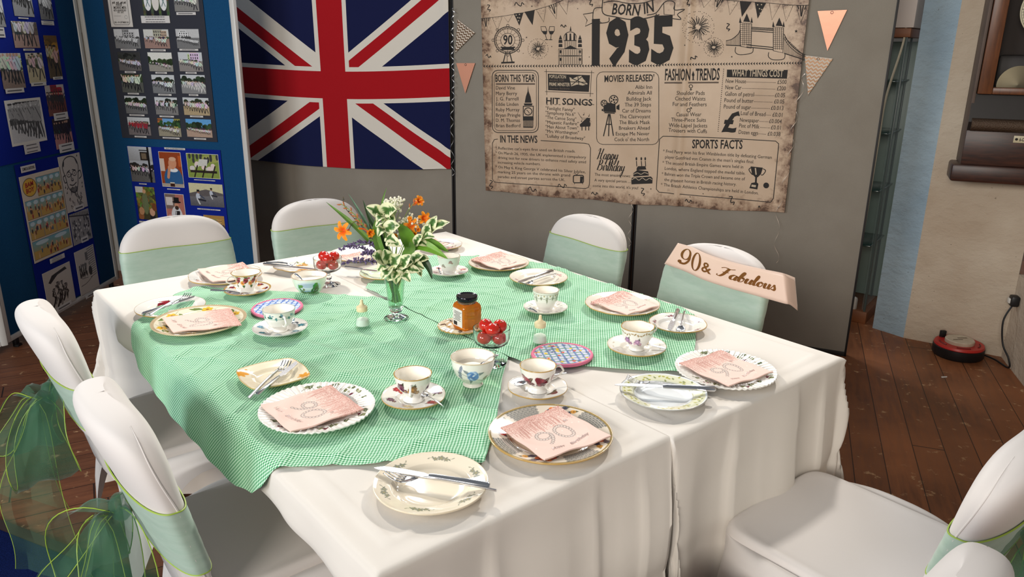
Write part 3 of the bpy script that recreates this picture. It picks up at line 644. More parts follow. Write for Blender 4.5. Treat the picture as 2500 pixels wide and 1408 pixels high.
T(lt_, 'WHAT THINGS COST', z5, (556, 503), (898, 508), 38, .02, 0, 2.7, .0006)
quad(il, z4, [(520, 528), (820, 538), (812, 658), (522, 645)])
for a, b in (((495, 512), (850, 520)), ((500, 655), (845, 670)), ((508, 495), (512, 680)), ((832, 505), (822, 692))): st(il, z4, [a, b], 3)
T(lt_, 'POPULATION', z4, (530, 559), (650, 562), 22, .02, z=.0006); T(gy, '44,868,500', z4, (532, 583), (635, 583), 14, .01, z=.0006); T(lt_, 'PRIME MINISTER', z4, (530, 614), (678, 617), 22, .02, z=.0006); T(gy, 'Stanley Baldwin', z4, (532, 638), (676, 641), 13, .01, z=.0006)
fl = [(675, 552), (700, 562), (730, 548), (760, 542), (770, 560), (805, 602), (770, 612), (730, 605), (688, 618)]
poly(lt_, z4, fl, .0005)
for a, b in (((690, 560), (792, 604)), ((765, 548), (690, 610)), ((680, 585), (800, 590)), ((735, 548), (742, 610))): st(il, z4, [a, b], 5, z=.0007)
put_script(hd, 'Happy', z4(868, 1138), .030, bf, (.0018, .0062), z4(1043, 1142)-z4(862, 1135), .25, .74, .0003)
hd.build('script_lettering', BLACKP, ban, False); hd = MB(); put_script(hd, 'Birthday', z4(868, 1218), .030, bf, (.0018, .0062), z4(1112, 1226)-z4(860, 1215), .25, .74, .0003)
# pictures
g = random.Random(4)
def wheel(cx, cy, r):
    st(il, z4, circ(cx, cy, r, 40), 5, True); st(il, z4, circ(cx, cy, r*.86, 40), 3, True); st(il, z4, circ(cx, cy, r*.52, 30), 3, True)
    for k in range(28): a = 2*math.pi*k/28; st(il, z4, [(cx+r*.86*math.cos(a), cy+r*.86*math.sin(a)), (cx+r*math.cos(a+.11), cy+r*math.sin(a+.11)), (cx+r*.86*math.cos(a+.22), cy+r*.86*math.sin(a+.22))], 3)
    for k in range(16): a = 2*math.pi*k/16; st(il, z4, [(cx+r*.52*math.cos(a), cy+r*.52*math.sin(a)), (cx+r*.86*math.cos(a), cy+r*.86*math.sin(a))], 1.6)
    for k in range(8): a = 2*math.pi*k/8; st(il, z4, circ(cx+r*1.1*math.cos(a), cy+r*1.1*math.sin(a), 9, 10), 3, True)
    poly(il, z4, [(185, 335), (292, 335), (280, 348), (292, 362), (270, 358), (205, 358), (185, 362), (195, 348)])
    for s_ in (-1, 1): st(il, z4, [(cx+s_*12, cy+80), (cx+s_*32, cy+160)], 7)
    st(il, z4, [(cx-4, cy+80), (cx-4, cy+155)], 3); poly(il, z4, [(192, 443), (285, 440), (285, 452), (190, 455)])
wheel(237, 288, 96)
def fire(f, cx, cy, r, n):
    for k in range(n):
        a = 2*math.pi*k/n+g.random()*.1; r0 = r*(.12+.1*g.random()); r1 = r*(.55+.3*g.random()); st(il, f, [(cx+r0*math.cos(a), cy+r0*math.sin(a)), (cx+r1*math.cos(a+.08), cy+r1*math.sin(a+.08)), ], 3.2)
        poly(il, f, circ(cx+r*math.cos(a+.05), cy+r*math.sin(a+.05), 2.6, 6)); poly(il, f, circ(cx+r1*1.12*math.cos(a-.05), cy+r1*1.12*math.sin(a-.05), 2, 6))
fire(z4, 450, 350, 72, 30); fire(z5, 338, 180, 104, 38); fire(z5, 440, 312, 64, 30)
# cathedral
poly(il, z4, [(683, 185), (689, 222), (676, 222)]); st(il, z4, circ(680, 268, 44, 24, 40)[12:]+[(724, 290), (636, 290)], 4, True)
for x in (652, 680, 708): poly(il, z4, [(x-6, 288), (x-4, 240), (x+6, 240), (x+8, 288)])
for x0, x1, y0, y1 in ((640, 722, 292, 345), (597, 765, 350, 398), (597, 765, 402, 462)):
    st(il, z4, [(x0, y0), (x1, y0), (x1, y1), (x0, y1)], 3.5, True)
    for x in np.arange(x0+8, x1, 13): st(il, z4, [(x, y0+4), (x, y1-3)], 3)
poly(il, z4, [(640, 348), (682, 325), (728, 348)])
for x in (611, 749):
    poly(il, z4, [(x, 250), (x+12, 282), (x-12, 282)])
    for y in (285, 315): poly(il, z4, [(x-12, y), (x+12, y), (x+14, y+22), (x-14, y+22)])
    for y in (370, 425): poly(il, z4, circ(x, y, 7, 10, 12))
# clock tower
poly(il, z4, [(379, 612), (383, 655), (396, 690), (404, 735), (356, 735), (364, 690), (376, 655)]); poly(il, z4, [(350, 740), (410, 740), (406, 755), (354, 755)])
st(il, z4, [(346, 760), (416, 760), (414, 835), (346, 835)], 8, True); st(il, z4, circ(380, 797, 26, 24), 6, True); st(il, z4, [(380, 797), (368, 785)], 4); st(il, z4, [(380, 797), (390, 812)], 4)
poly(il, z4, [(344, 838), (418, 838), (418, 862), (344, 862)])
for x in range(350, 415, 9): st(il, z4, [(x, 862), (x, 912)], 5)
poly(il, z4, [(346, 905), (412, 907), (412, 915), (346, 913)])
# piano, film camera, television, cake, cup
poly(il, z4, [(748, 892), (800, 842), (822, 845), (818, 875), (825, 885), (822, 905), (752, 908)]); 
for x in (764, 790, 812): st(il, z4, [(x, 905), (x, 934)], 6)
st(il, z4, [(735, 805), (760, 840), (800, 850), (830, 870)], 2, sm=5); st(il, z4, [(742, 815), (765, 850), (800, 862), (826, 880)], 2, sm=5)
for x, y in ((775, 822), (812, 832), (760, 868)): poly(il, z4, circ(x, y, 4, 8)); st(il, z4, [(x+4, y), (x+4, y-16)], 2)
for cx, cy, r in ((992, 714, 31), (922, 739, 22)):
    st(il, z4, circ(cx, cy, r, 26), 6, True); poly(il, z4, circ(cx, cy, r*.25, 12))
    for k in range(5): a = 2*math.pi*k/5; poly(il, z4, circ(cx+r*.6*math.cos(a), cy+r*.6*math.sin(a), r*.2, 10))
poly(il, z4, [(918, 762), (950, 735), (1005, 745), (1008, 805), (918, 800)]); poly(il, z4, [(1012, 760), (1034, 745), (1034, 788), (1012, 780)]); poly(il, z4, [(905, 780), (916, 780), (916, 795), (905, 795)]); poly(il, z4, [(925, 802), (1000, 806), (1000, 814), (925, 810)])
for a, b in (((955, 815), (918, 975)), ((960, 815), (955, 975)), ((965, 815), (990, 972)), ((940, 890), (976, 890))): st(il, z4, [a, b], 7)
st(il, z4, rrect(703, 1255, 775, 1308, 10), 7, True); poly(il, z4, [(752, 1262), (772, 1264), (768, 1306), (750, 1304)]); st(il, z4, [(728, 1252), (712, 1238)], 3); st(il, z4, [(728, 1252), (740, 1236)], 3); st(il, z4, [(712, 1312), (710, 1318)], 5); st(il, z4, [(768, 1312), (770, 1318)], 5)
poly(il, z4, [(1120, 1290), (1125, 1270), (1260, 1262), (1272, 1275), (1270, 1312), (1122, 1318)]); poly(il, z4, [(1135, 1238), (1165, 1215), (1240, 1225), (1246, 1255), (1136, 1262)]); poly(il, z4, [(1160, 1200), (1170, 1188), (1220, 1188), (1228, 1212), (1158, 1216)])
st(lt_, z4, [(1125, 1285), (1150, 1272), (1175, 1288), (1200, 1272), (1225, 1288), (1250, 1275), (1268, 1285)], 4, sm=5, z=.0006); st(lt_, z4, [(1138, 1245), (1165, 1236), (1190, 1246), (1215, 1234), (1242, 1244)], 4, sm=5, z=.0006)
for x in (1157, 1192, 1220): st(il, z4, [(x+3, 1190), (x, 1150)], 5); poly(il, z4, circ(x, 1135, 6, 10, 12))
poly(il, z5, [(683, 1100), (765, 1108), (752, 1150), (730, 1172), (712, 1170), (692, 1148)]); st(lt_, z5, [(715, 1110), (720, 1155)], 8, z=.0006)
st(il, z5, [(686, 1108), (672, 1122), (690, 1150), (700, 1155)], 5, sm=5); st(il, z5, [(766, 1115), (783, 1128), (765, 1155), (752, 1155)], 5, sm=5); poly(il, z5, [(714, 1170), (726, 1170), (724, 1205), (735, 1215), (728, 1252), (675, 1244), (688, 1210), (712, 1205)]); poly(lt_, z5, [(690, 1220), (720, 1224), (717, 1238), (688, 1234)], .0006)
poly(il, z5, circ(787, 1225, 19, 24))
for cx, cy in ((290, 570),): st(il, z5, circ(cx, cy, 11, 18), 4, True); st(il, z5, [(cx, cy+11), (cx, cy+30)], 4); st(il, z5, [(cx-8, cy+21), (cx+8, cy+21)], 4)
st(il, z5, circ(275, 728, 11, 18), 4, True); st(il, z5, [(283, 720), (294, 709), (284, 710)], 4); st(il, z5, [(294, 709), (294, 720)], 4)
poly(il, z5, [(296, 495), (305, 468), (314, 495), (309, 505), (309, 525), (316, 530), (294, 530), (301, 525), (301, 505)])
# glasses
for dx, sl in ((500, -.25), (545, .1)):
    o = lambda x, y: (dx+x-sl*(y-240)*1.1, y); st(il, z4, [o(-17, 190), o(-19, 222), o(-8, 244), o(8, 244), o(19, 222), o(17, 190)], 4, True); st(il, z4, [o(0, 244), o(0, 282)], 4); st(il, z4, [o(-12, 284), o(12, 284)], 5); poly(il, z4, [o(-17, 222), o(17, 222), o(8, 243), o(-8, 243)])
# bridge
for x in (652, 868):
    w_ = 38 if x < 700 else 34; y0 = 150 if x < 700 else 178
    st(il, z5, [(x-w_, y0), (x+w_, y0+6), (x+w_-4, 320 if x < 700 else 350), (x-w_, 305 if x < 700 else 335)], 4, True); poly(il, z5, [(x+6, y0-62), (x+28, y0-4), (x-18, y0-8)])
    for s_ in (-1, 1): poly(il, z5, [(x+s_*w_, y0-38), (x+s_*w_+8, y0), (x+s_*w_-8, y0)])
    for y in range(y0+12, y0+150, 13): st(il, z5, [(x-w_, y), (x+w_, y+3)], 2)
    for dx in (-20, -8, 6, 20): st(il, z5, [(x+dx, y0+5), (x+dx, y0+150)], 2.2)
    st(il, z5, [(x-w_-30, 310 if x < 700 else 345), (x-w_-32, 345 if x < 700 else 375), (x-w_, 362 if x < 700 else 395), (x+w_, 350 if x < 700 else 390), (x+w_+10, 318 if x < 700 else 352)], 4, sm=4)
for y in (180, 190, 205): st(il, z5, [(690, y), (832, y+10)], 4)
for x in range(692, 830, 9): st(il, z5, [(x, 182), (x+8, 207)], 2)
for y in (296, 310): st(il, z5, [(655, y), (835, y+18)], 5)
for y0, y1, x0, x1 in ((270, 225, 520, 615),):
    st(il, z5, [(520, 270), (560, 258), (600, 225), (612, 200)], 4, sm=4); st(il, z5, [(520, 298), (620, 302)], 5)
    for x in range(522, 615, 9): st(il, z5, [(x, 300), (x, 272-max(0, x-540)*.8)], 2)
st(il, z5, [(905, 225), (940, 285), (1000, 340), (1045, 362)], 4, sm=4); st(il, z5, [(905, 252), (940, 305), (1000, 355), (1045, 372)], 3, sm=4); st(il, z5, [(905, 352), (1035, 394)], 5)
for x in range(908, 1040, 9): st(il, z5, [(x, 240+(x-905)*.95), (x, 352+(x-905)*.32)], 2)
for x in range(910, 1030, 12): st(il, z5, [(x, 240+(x-905)*.95), (x+12, 258+(x-905)*.95)], 2)
# bunting, squiggles and stars
def pen(f, a, b, c, kind):
    st(il, f, [a, b, c], 2.5, True)
    if kind == 0: poly(il, f, [a, b, c])
    elif kind == 1:
        for t in (.12, .37, .62, .86): 
            p = lambda u, v: (a[0]+(b[0]-a[0])*u+(c[0]-(a[0]+b[0])/2)*v, a[1]+(b[1]-a[1])*u+(c[1]-(a[1]+b[1])/2)*v)
            h = 1-abs(2*t-1); st(il, f, [p(t, 0), p(max(.5, t-.1) if t > .5 else t+.12, h*.85)], 6)
    elif kind == 2:
        for _ in range(26):
            u_, v_ = g.random(), g.random()**2*.9
            if abs(u_-.5) < (1-v_)*.5: poly(il, f, circ(a[0]+(b[0]-a[0])*(.5+(u_-.5)*1)+0, a[1]+(b[1]-a[1])*u_+(c[1]-a[1])*v_, 1.8, 5))
    elif kind == 3:
        poly(il, f, [a, b, c])
        for u_, v_ in ((.25, .15), (.6, .12), (.42, .38), (.62, .42), (.5, .65)): poly(lt_, f, circ(a[0]+(b[0]-a[0])*u_, a[1]+(b[1]-a[1])*u_+(c[1]-a[1])*v_, 4.5, 10), .0006)
bl4 = [((44, 135), (112, 128), (80, 225), 1), ((125, 125), (198, 118), (165, 218), 2), ((205, 115), (272, 104), (240, 160), 9), ((280, 98), (345, 90), (318, 182), 3), ((355, 86), (425, 72), (410, 178), 0), ((436, 68), (508, 48), (490, 158), 2), ((520, 45), (588, 20), (580, 135), 1), ((598, 18), (670, -20), (655, 102), 9)]
for a, b, c, k in bl4: pen(z4, a, b, c, k)
st(il, z4, [(44, 133), (200, 116), (350, 90), (500, 50), (590, 18), (660, -20)], 2.5, sm=5)
bl5 = [((350, -30), (420, 0), (375, 50), 9), ((445, -5), (510, 0), (448, 75), 1), ((530, 2), (602, 8), (545, 98), 2), ((612, 8), (688, 14), (625, 110), 0), ((712, 14), (785, 20), (730, 122), 3), ((808, 22), (880, 28), (825, 132), 9), ((895, 32), (965, 36), (918, 142), 2), ((985, 38), (1062, 36), (1015, 148), 1)]
for a, b, c, k in bl5: pen(z5, a, b, c, k)
st(il, z5, [(420, -8), (600, 6), (800, 20), (960, 34), (1070, 34)], 2.5, sm=4)
def squig(f, x, y, s, a=0.):
    p = [(0, 0), (12, -14), (20, 2), (32, 12), (42, -4), (50, 10)]; ca, sa = math.cos(a), math.sin(a); st(il, f, [(x+s*(u_*ca-v_*sa), y+s*(u_*sa+v_*ca)) for u_, v_ in p], 5.5, sm=5)
for x, y, s, a in ((90, 35, 1., 1.1), (285, 40, 1.3, -.3), (612, 190, .8, -.2), (78, 400, .8, .1), (810, 0, 1., .9), (105, 1290, 1.2, 1.2), (590, 1340, 1.3, -.3), (380, 1352, 1.2, .1), (1190, 1345, 1.1, 1.1), (832, 1390, .9, -.2)): squig(z4, x, y, s, a)
for x, y, s, a in ((525, 155, 1., 1.2), (290, 395, .9, -.6), (540, 1300, 1.2, .9), (250, 1330, .9, -.1), (262, 0, .9, 1.)): squig(z5, x, y, s, a)
def star(f, x, y, r): poly(il, f, [(x+(r if k % 2 == 0 else r*.42)*math.cos(-math.pi/2+k*math.pi/5), y+(r if k % 2 == 0 else r*.42)*math.sin(-math.pi/2+k*math.pi/5)) for k in range(10)])
for x, y, r in ((406, 45, 7), (368, 268, 7), (733, 62, 5), (548, 333, 5), (815, 408, 5), (345, 382, 4), (1260, 1352, 5), (1106, 1392, 6), (932, 1390, 5), (470, 1362, 5)): star(z4, x, y, r)
for x, y, r in ((985, 206, 12), (558, 375, 7), (252, 299, 6), (345, 299, 4), (740, 1365, 10), (370, 1280, 5), (284, 1300, 5), (26, 1247, 5), (868, 1370, 8)): star(z5, x, y, r)
# ribbon scroll
st(il, z4, [(912, 0), (915, 95), (1010, 122), (1120, 140), (1230, 130), (1320, 105)], 6, sm=5); st(il, z4, [(918, 18), (1000, 8), (1100, 25), (1200, 22), (1290, -5)], 5, sm=5)
st(il, z4, [(912, 55), (850, 65), (846, 160), (905, 165), (955, 155), (958, 125)], 5, sm=5); st(il, z4, [(846, 90), (772, 102), (800, 145), (786, 188), (846, 160)], 5); st(il, z4, [(850, 150), (870, 140), (905, 165)], 4)
st(il, z5, [(0, 100), (60, 85), (110, 20), (150, 5), (183, 20), (180, 65), (250, 62), (200, 95), (224, 128), (150, 122), (60, 130), (62, 90)], 5, sm=4); st(il, z5, [(110, 20), (112, 95), (180, 100), (182, 30)], 4)
hd.build('script_lettering', BLACKP, ban, False); bd.build('list_print', BLACKP, ban, False); il.build('picture_print', BLACKP, ban, False)
gy.build('grey_print', GREYP, ban, False)
# ================================================================== PENNANTS AND CURLING RIBBON
ROSEG = pbr('rose_gold_foil', (216, 150, 122), .38, .35, bump=(6, .15, .01)); CARD = pbr('cream_card', (214, 200, 184), .6)
def pennant(px, n_, org, zoff, label, chev):
    p = [onplane(u, v, org+n_*zoff, n_) for u, v in px]; o = p[0]; x = (p[1]-p[0]); fr = frame(o, x, np.cross(n_, x)); inv = fr.inverted()
    q = [(inv @ Vector(k)).to_2d() for k in p]; t = thing('bunting_pennant', label, 'pennant', frame=fr, group=None)
    MB().prism([tuple(k) for k in q], 0, .0012).build('card', CARD if chev else ROSEG, t, False)
    MB().tube([(q[0][0]+(q[1][0]-q[0][0])*.5+.006*math.cos(a), q[0][1]-.009+.006*math.sin(a), .0016) for a in np.linspace(0, 6.28, 13)[:-1]], .0012, 5, True).build('punched_eyelet', BLACKPL, t)
    if chev:
        m = MB(); A, B, C = [np.array(k) for k in q]; H = np.linalg.norm((A+B)/2-C)
        def ins(p_):
            d = lambda a, b, c: (b[0]-a[0])*(c[1]-a[1])-(b[1]-a[1])*(c[0]-a[0]); s = [d(A, B, p_), d(B, C, p_), d(C, A, p_)]; return all(k <= 0 for k in s) or all(k >= 0 for k in s)
        W = np.linalg.norm(B-A); st_ = W/6
        for k in range(-2, 16):
            for j in range(-1, 8):
                for a, b in (((j*st_, k), (j*st_+st_/2, k+.55)), ((j*st_+st_/2, k+.55), ((j+1)*st_, k))):
                    for i in range(8):
                        f0, f1 = i/8, (i+1)/8; p0 = np.array([a[0]+(b[0]-a[0])*f0, -(a[1]+(b[1]-a[1])*f0)*.017]); p1 = np.array([a[0]+(b[0]-a[0])*f1, -(a[1]+(b[1]-a[1])*f1)*.017])
                        if ins(p0) and ins(p1): m.add([(p0[0], p0[1], .0018), (p1[0], p1[1], .0018), (p1[0], p1[1]-.0085, .0018), (p0[0], p0[1]-.0085, .0018)], [(0, 1, 2, 3)])
        if m.f: m.build('zigzag_foil', pbr('dull_gold_foil', (120, 92, 70), .3, .7), t, False)
pennant([(1996, 27), (2068, 24), (2020, 124)], NC, PC, .008, 'plain rose gold foil pennant pinned upper right of the banner', False)
pennant([(1965, 135), (2033, 143), (1973, 231)], NC, PC, .008, 'cream and gold zigzag pennant touching the right edge of the banner', True)
pennant([(1118, 48), (1160, 80), (1112, 128)], NC, PC, .008, 'cream and black zigzag pennant beside the upper right edge of the flag', True)
pennant([(1114, 154), (1160, 154), (1136, 228)], NC, PC, .008, 'crinkled rose gold pennant beside the right edge of the flag, below the zigzag one', False)
RIB = pbr('pearl_curling_ribbon', (222, 206, 190), .3, .3); RIBS = pbr('silver_curling_ribbon', (205, 205, 208), .25, .6)
def curl(name, pxs, amp, turns, mat, label, n_=NC, org=PC, off=.03, w=.005):
    P = [onplane(u, v, org+n_*off, n_) for u, v in pxs]; P = cr(P, 60//len(P)+30); N = len(P); A, B = [], []
    X_ = np.cross(n_, vec(0, 0, 1)); X_ /= np.linalg.norm(X_)
    for i, p in enumerate(P):
        t = i/(N-1); a = turns*2*math.pi*t; q = p+X_*amp*math.sin(a)+n_*amp*.8*math.cos(a); A.append(q+vec(0, 0, w/2)); B.append(q-vec(0, 0, w/2))
    MB().grid([[a, b] for a, b in zip(A, B)]).build(name, mat, tag=(label, 'ribbon'))
curl('curling_ribbon', [(1108, 20), (1104, 110), (1107, 200), (1103, 300), (1106, 428)], .011, 13, RIBS, 'silver curling ribbon hanging along the right edge of the flag')
curl('curling_ribbon', [(1966, 180), (1940, 290), (1925, 400), (1900, 520), (1896, 640)], .012, 7, RIB, 'cream curling ribbon hanging over the right end of the banner and below it')
curl('curling_ribbon', [(1544, 488), (1538, 545), (1536, 600)], .010, 3, RIB, 'short cream curling ribbon below the middle of the banner')
# ================================================================== BLUE DISPLAY BOARDS
def feltm(n_, a, b):
    m = Mat(n_); k = m.noise(380, 2); m.color(m.mix(m.ramp(k, .3, .7), a, b)); m.set(Roughness=.95, Specular_IOR_Level=.1); m.bump(k, .3, .001); return m.m
BFELT = feltm('blue_felt', (20, 66, 106), (28, 78, 118)); ROYAL = feltm('royal_blue_card', (16, 34, 128), (20, 40, 140)); DARKC = pbr('charcoal_card', (46, 48, 58), .9)
HB = vec(-2.62, 4.863, 0); T15 = R(15.4)
B3X = vec(math.cos(T15), -math.sin(T15), 0); B3N = vec(-math.sin(T15), -math.cos(T15), 0)
B2X = vec(0, 1., 0); B2N = vec(1., 0, 0)
H1 = vec(-2.60, 3.665, 0); B1X = vec(.72, .694, 0); B1N = vec(.694, -.72, 0)
def board(o, x, w, z0, label, grp=None):
    t = thing('folding_display_board', label, 'display board', frame=frame(o, x, (0, 0, 1)))
    MB().box((w/2, (z0+2.05)/2, -.012), (w-.06, 2.05-z0-.06, .016), .001).build('felt_panel', BFELT, t)
    f = MB(); zc, hh = (z0+2.05)/2, 2.05-z0
    f.box((.016, zc, -.012), (.032, hh, .03), .006).box((w-.016, zc, -.012), (.032, hh, .03), .006).box((w/2, z0+.014, -.012), (w-.06, .03, .028), .006).box((w/2, 2.036, -.012), (w-.06, .03, .028), .006)
    f.build('frame', WHITE_METAL, t)
    for x_ in (.08, w-.08): MB().box((x_, z0/2, -.012), (.03, z0, .02), .003).lathe([(0, 0), (.018, 0), (.018, .02), (0, .02)], 14, (x_, 0, -.012), M=None).build('foot', BLACKPL, t)
    return t
B3 = board(HB, B3X, 1.075, .10, 'blue display board facing forward with a charcoal sheet of small photographs')
B2 = board(vec(-2.62, 3.69, 0), B2X, 1.165, .045, 'blue display board turned sideways with cartoons and photographs on royal blue sheets')
B1 = board(H1-B1X*1.0, B1X, 1.0, .045, 'plain blue display board at the far left edge with a white frame')
for p, nm in ((HB, 'between the two photo boards'), (vec(-2.612, 3.672, 0), 'at the plain left board')):
    hp = thing('hinge_post', 'grey hinge post joining the blue boards '+nm, 'hinge post', p+vec(-.012, .008, 0))
    MB().tube([(.004, -.010, .05), (.004, -.010, 2.0)], .011, 10).build('post', ALU, hp)
    for z in (.35, .95, 1.5): MB().tube([(.004, -.010, z-.10), (.004, -.010, z+.10)], .0135, 10).build('sleeve', pbr('hinge_sleeve', (128, 120, 108), .45, .3), hp)
# -- pictures: a little painter for photographs
def px_rect(o, x, n, tl, br, tr=None, bl=None):
    q = [onplane(*p, o, n)-o for p in (tl, br)]; a = [k @ x for k in q]; z = [k[2] for k in q]
    return min(a), max(a), min(z), max(z)
def crowd(w, h, rng, sky=(200, 204, 206), back=(70, 74, 70), ground=(150, 144, 138), hor=.55, n=10, top=(228, 226, 222), leg=(30, 30, 34), bld=None, trees=None, size=.42, bw=False, hat=(40, 34, 32)):
    o = [('r', 0, hor*h, w, h, sky), ('r', 0, 0, w, hor*h, ground)]
    if bld:
        for k in range(rng.randint(2, 4)):
            x0 = w*rng.random()*.85-.05*w; x1 = x0+w*(.22+.25*rng.random()); y1 = hor*h+h*(.2+.28*rng.random()); c = tuple(int(t*(.75+.4*rng.random())) for t in bld); o.append(('r', x0, hor*h*.9, x1, y1, c))
            for a in range(4):
                for b in range(2): o.append(('r', x0+(x1-x0)*(.1+.23*a), hor*h+(y1-hor*h)*(.25+.38*b), x0+(x1-x0)*(.2+.23*a), hor*h+(y1-hor*h)*(.5+.38*b), (60, 58, 60)))
    if trees:
        for k in range(22):
            cx, cy, r = rng.random()*w, hor*h+h*(.02+.26*rng.random()), h*(.05+.09*rng.random()); f = .6+.7*rng.random(); o.append(('e', cx, cy, r*1.3, r, 0, tuple(min(255, t*f) for t in trees)))
    for k in range(9): o.append(('r', rng.random()*w, hor*h*.95, rng.random()*w, hor*h*1.04, back)) if k < 1 else o.append(('e', rng.random()*w, hor*h+h*.01, w*.07, h*.06, 0, tuple(t*(.6+.6*rng.random()) for t in back)))
    ps = sorted([(rng.random(), rng.random()) for _ in range(n)], key=lambda t: -t[1])
    for i, (a, b) in enumerate(ps):
        s = h*size*(.75+.5*(1-b)); x = w*(.06+.88*((i+.5*a)/n)); y = h*(.06+.30*b); wd = s*(.13 if size < .6 else .10)
        sway = s*.06*(a-.5)
        o += [('s', x-wd*(.9+a)+sway, y+s*.05*b, x-wd*.3, y+s*.42, wd*.6, leg), ('s', x+wd*(1.9-a)+sway*2, y+s*.06*a, x+wd*.3, y+s*.42, wd*.6, leg)]
        tc = tuple(min(255, t*(.85+.2*rng.random())) for t in top); o += [('e', x, y+s*.60, wd*1.25, s*.21, 0, tc), ('s', x-wd, y+s*.72, x-wd*2.2, y+s*(.45+.5*a), wd*.6, tc), ('s', x+wd, y+s*.72, x+wd*2.2, y+s*(.95-.5*a), wd*.6, tc)]
        o += [('s', x-wd*.8, y+s*.75, x+wd*.8, y+s*.45, wd*.25, (60, 62, 84)), ('d', x, y+s*.87, s*.065, (188, 150, 128) if not bw else (176, 176, 176))]
        if hat: o.append(('e', x, y+s*.93, s*.085, s*.035, 0, hat))
    return o
def grain(col, rng, a): return np.clip(col+np.random.default_rng(rng.randint(0, 9999)).normal(0, a, (len(col), 1)), 0, 255)
RNG = random.Random(11)
def picture(o, x, n, rect, stamps, label, name='photograph', cat='photograph', group=None, bg=(210, 206, 200), border=0., res=.0016, bw=False, gr=7, off=.004, mat=None, rot=0., th=.0012):
    a0, a1, z0, z1 = rect; w, h = a1-a0, z1-z0; nu, nv = max(4, int(w/res)), max(4, int(h/res))
    gx, gz = np.meshgrid(np.linspace(0, w, nu), np.linspace(0, h, nv), indexing='ij'); P = np.stack([gx.ravel(), gz.ravel()], 1); col = np.tile(np.array(bg, float), (len(P), 1))
    if stamps: col = paint(P, col, stamps(w, h), res*.8)
    if gr: col = grain(col, RNG, gr)
    if bw: col = np.repeat((col @ np.array([.3, .6, .1]))[:, None], 3, 1)
    if border:
        m = (P[:, 0] < border) | (P[:, 0] > w-border) | (P[:, 1] < border) | (P[:, 1] > h-border); col[m] = (226, 222, 214)
    ctr = o+x*((a0+a1)/2)+vec(0, 0, (z0+z1)/2)+n*off; fr = frame(ctr, x, (0, 0, 1)) @ Matrix.Rotation(rot, 4, 'Z')
    me = gridmesh(name, np.stack([gx-w/2, gz-h/2, np.zeros_like(gx)], -1), mat or PRINT, cols=col.reshape(nu, nv, 3))
    ob = link(name, me, frame=fr, tag=(label, cat, group)); md = ob.modifiers.new('thickness', 'SOLIDIFY'); md.thickness = th; md.offset = -1; return ob
def caption(o, x, n, rect, label, group=None, lines=1, rot=0.):
    def stp(w, h):
        q = []
        for l in range(lines):
            y = h*(l+.5)/lines; xx = w*(.10+.08*RNG.random()); e = w*(.86-.1*RNG.random())
            while xx < e: l_ = w*.02+RNG.random()*w*.07; q.append(('s', xx, y, min(e, xx+l_), y, h*.26/lines, (74, 72, 74))); xx += l_+w*.025
        return q
    return picture(o, x, n, rect, stp, label, 'caption_strip', 'caption', group, (214, 210, 206), 0, .0016, gr=3, off=.0065)
def card(o, x, n, rect, mat, label):
    a0, a1, z0, z1 = rect; fr = frame(o+x*((a0+a1)/2)+vec(0, 0, (z0+z1)/2)+n*.0005, x, (0, 0, 1)); w, h = a1-a0, z1-z0
    return MB().box((0, 0, 0), (w, h, .0014)).build('backing_card', mat, smooth=False, frame=fr, tag=(label, 'card'))
# ---- forward facing board
o3, x3, n3 = HB, B3X, B3N
r3 = lambda tl, br: px_rect(o3, x3, n3, tl, br)
Z = lambda x, y: (x/2.5145, y/2.5145)
dk = r3(Z(640, 0), Z(1340, 872)); card(o3, x3, n3, (dk[0]-.01, dk[1]-.005, dk[2], 2.0), DARKC, 'charcoal card holding five rows of small photographs')
bc = r3(Z(778, 893), Z(1400, 1330)); card(o3, x3, n3, (bc[0]-.0, bc[1]-.005, .42, bc[3]), ROYAL, 'royal blue card with pub photographs under the charcoal card')
# poster
pr = r3(Z(655, -60), Z(820, 166))
po = picture(o3, x3, n3, pr, lambda w, h: [('s', *p, .0022, (70, 68, 68)) for p in ((w*.12, h*.12, w*.12, h*.97), (w*.88, h*.12, w*.88, h*.97), (w*.18, h*.06, w*.82, h*.06), (w*.12, h*.12, w*.18, h*.06), (w*.88, h*.12, w*.82, h*.06))]+[('d', w*.74, h*.27, w*.07, (150, 148, 146)), ('d', w*.74, h*.27, w*.055, (214, 208, 200)), ('s', w*.2, h*.30, w*.5, h*.30, .002, (120, 116, 112))], 'white anniversary poster for morris men at the top left of the charcoal card', 'poster', 'poster', None, (214, 208, 200), gr=2)
w, h = pr[1]-pr[0], pr[3]-pr[2]; tm = MB(); pf = lambda a, b, z: Vector((a-w/2, b-h/2, .0008))
for s, x0, x1, y, c in (('ANKER', .35, .64, .575, .10), ('MORRIS MEN', .24, .80, .49, .10), ('40TH ANNIVERSARY', .22, .80, .425, .07), ('1975 - 2015', .38, .66, .375, .06), ('2ND - 6TH SEPTEMBER 2015', .17, .84, .105, .06)): put_text(tm, s, (w*x0, h*y), (w*x1, h*y), w*c, pf, .012); tm.build('poster_lettering', BLACKP, po, False); tm = MB()
for i, (a, b) in enumerate(((.2, .3), (.38, .48), (.58, .66), (.72, .8))): put_stroke(tm, cr([(w*a, h*.62), (w*(a+.02), h*.68), (w*(a+b)/2, h*.64), (w*b, h*.69), (w*b, h*.63)], 5), .003, pf)
tm.build('poster_emblem', BLACKP, po, False)
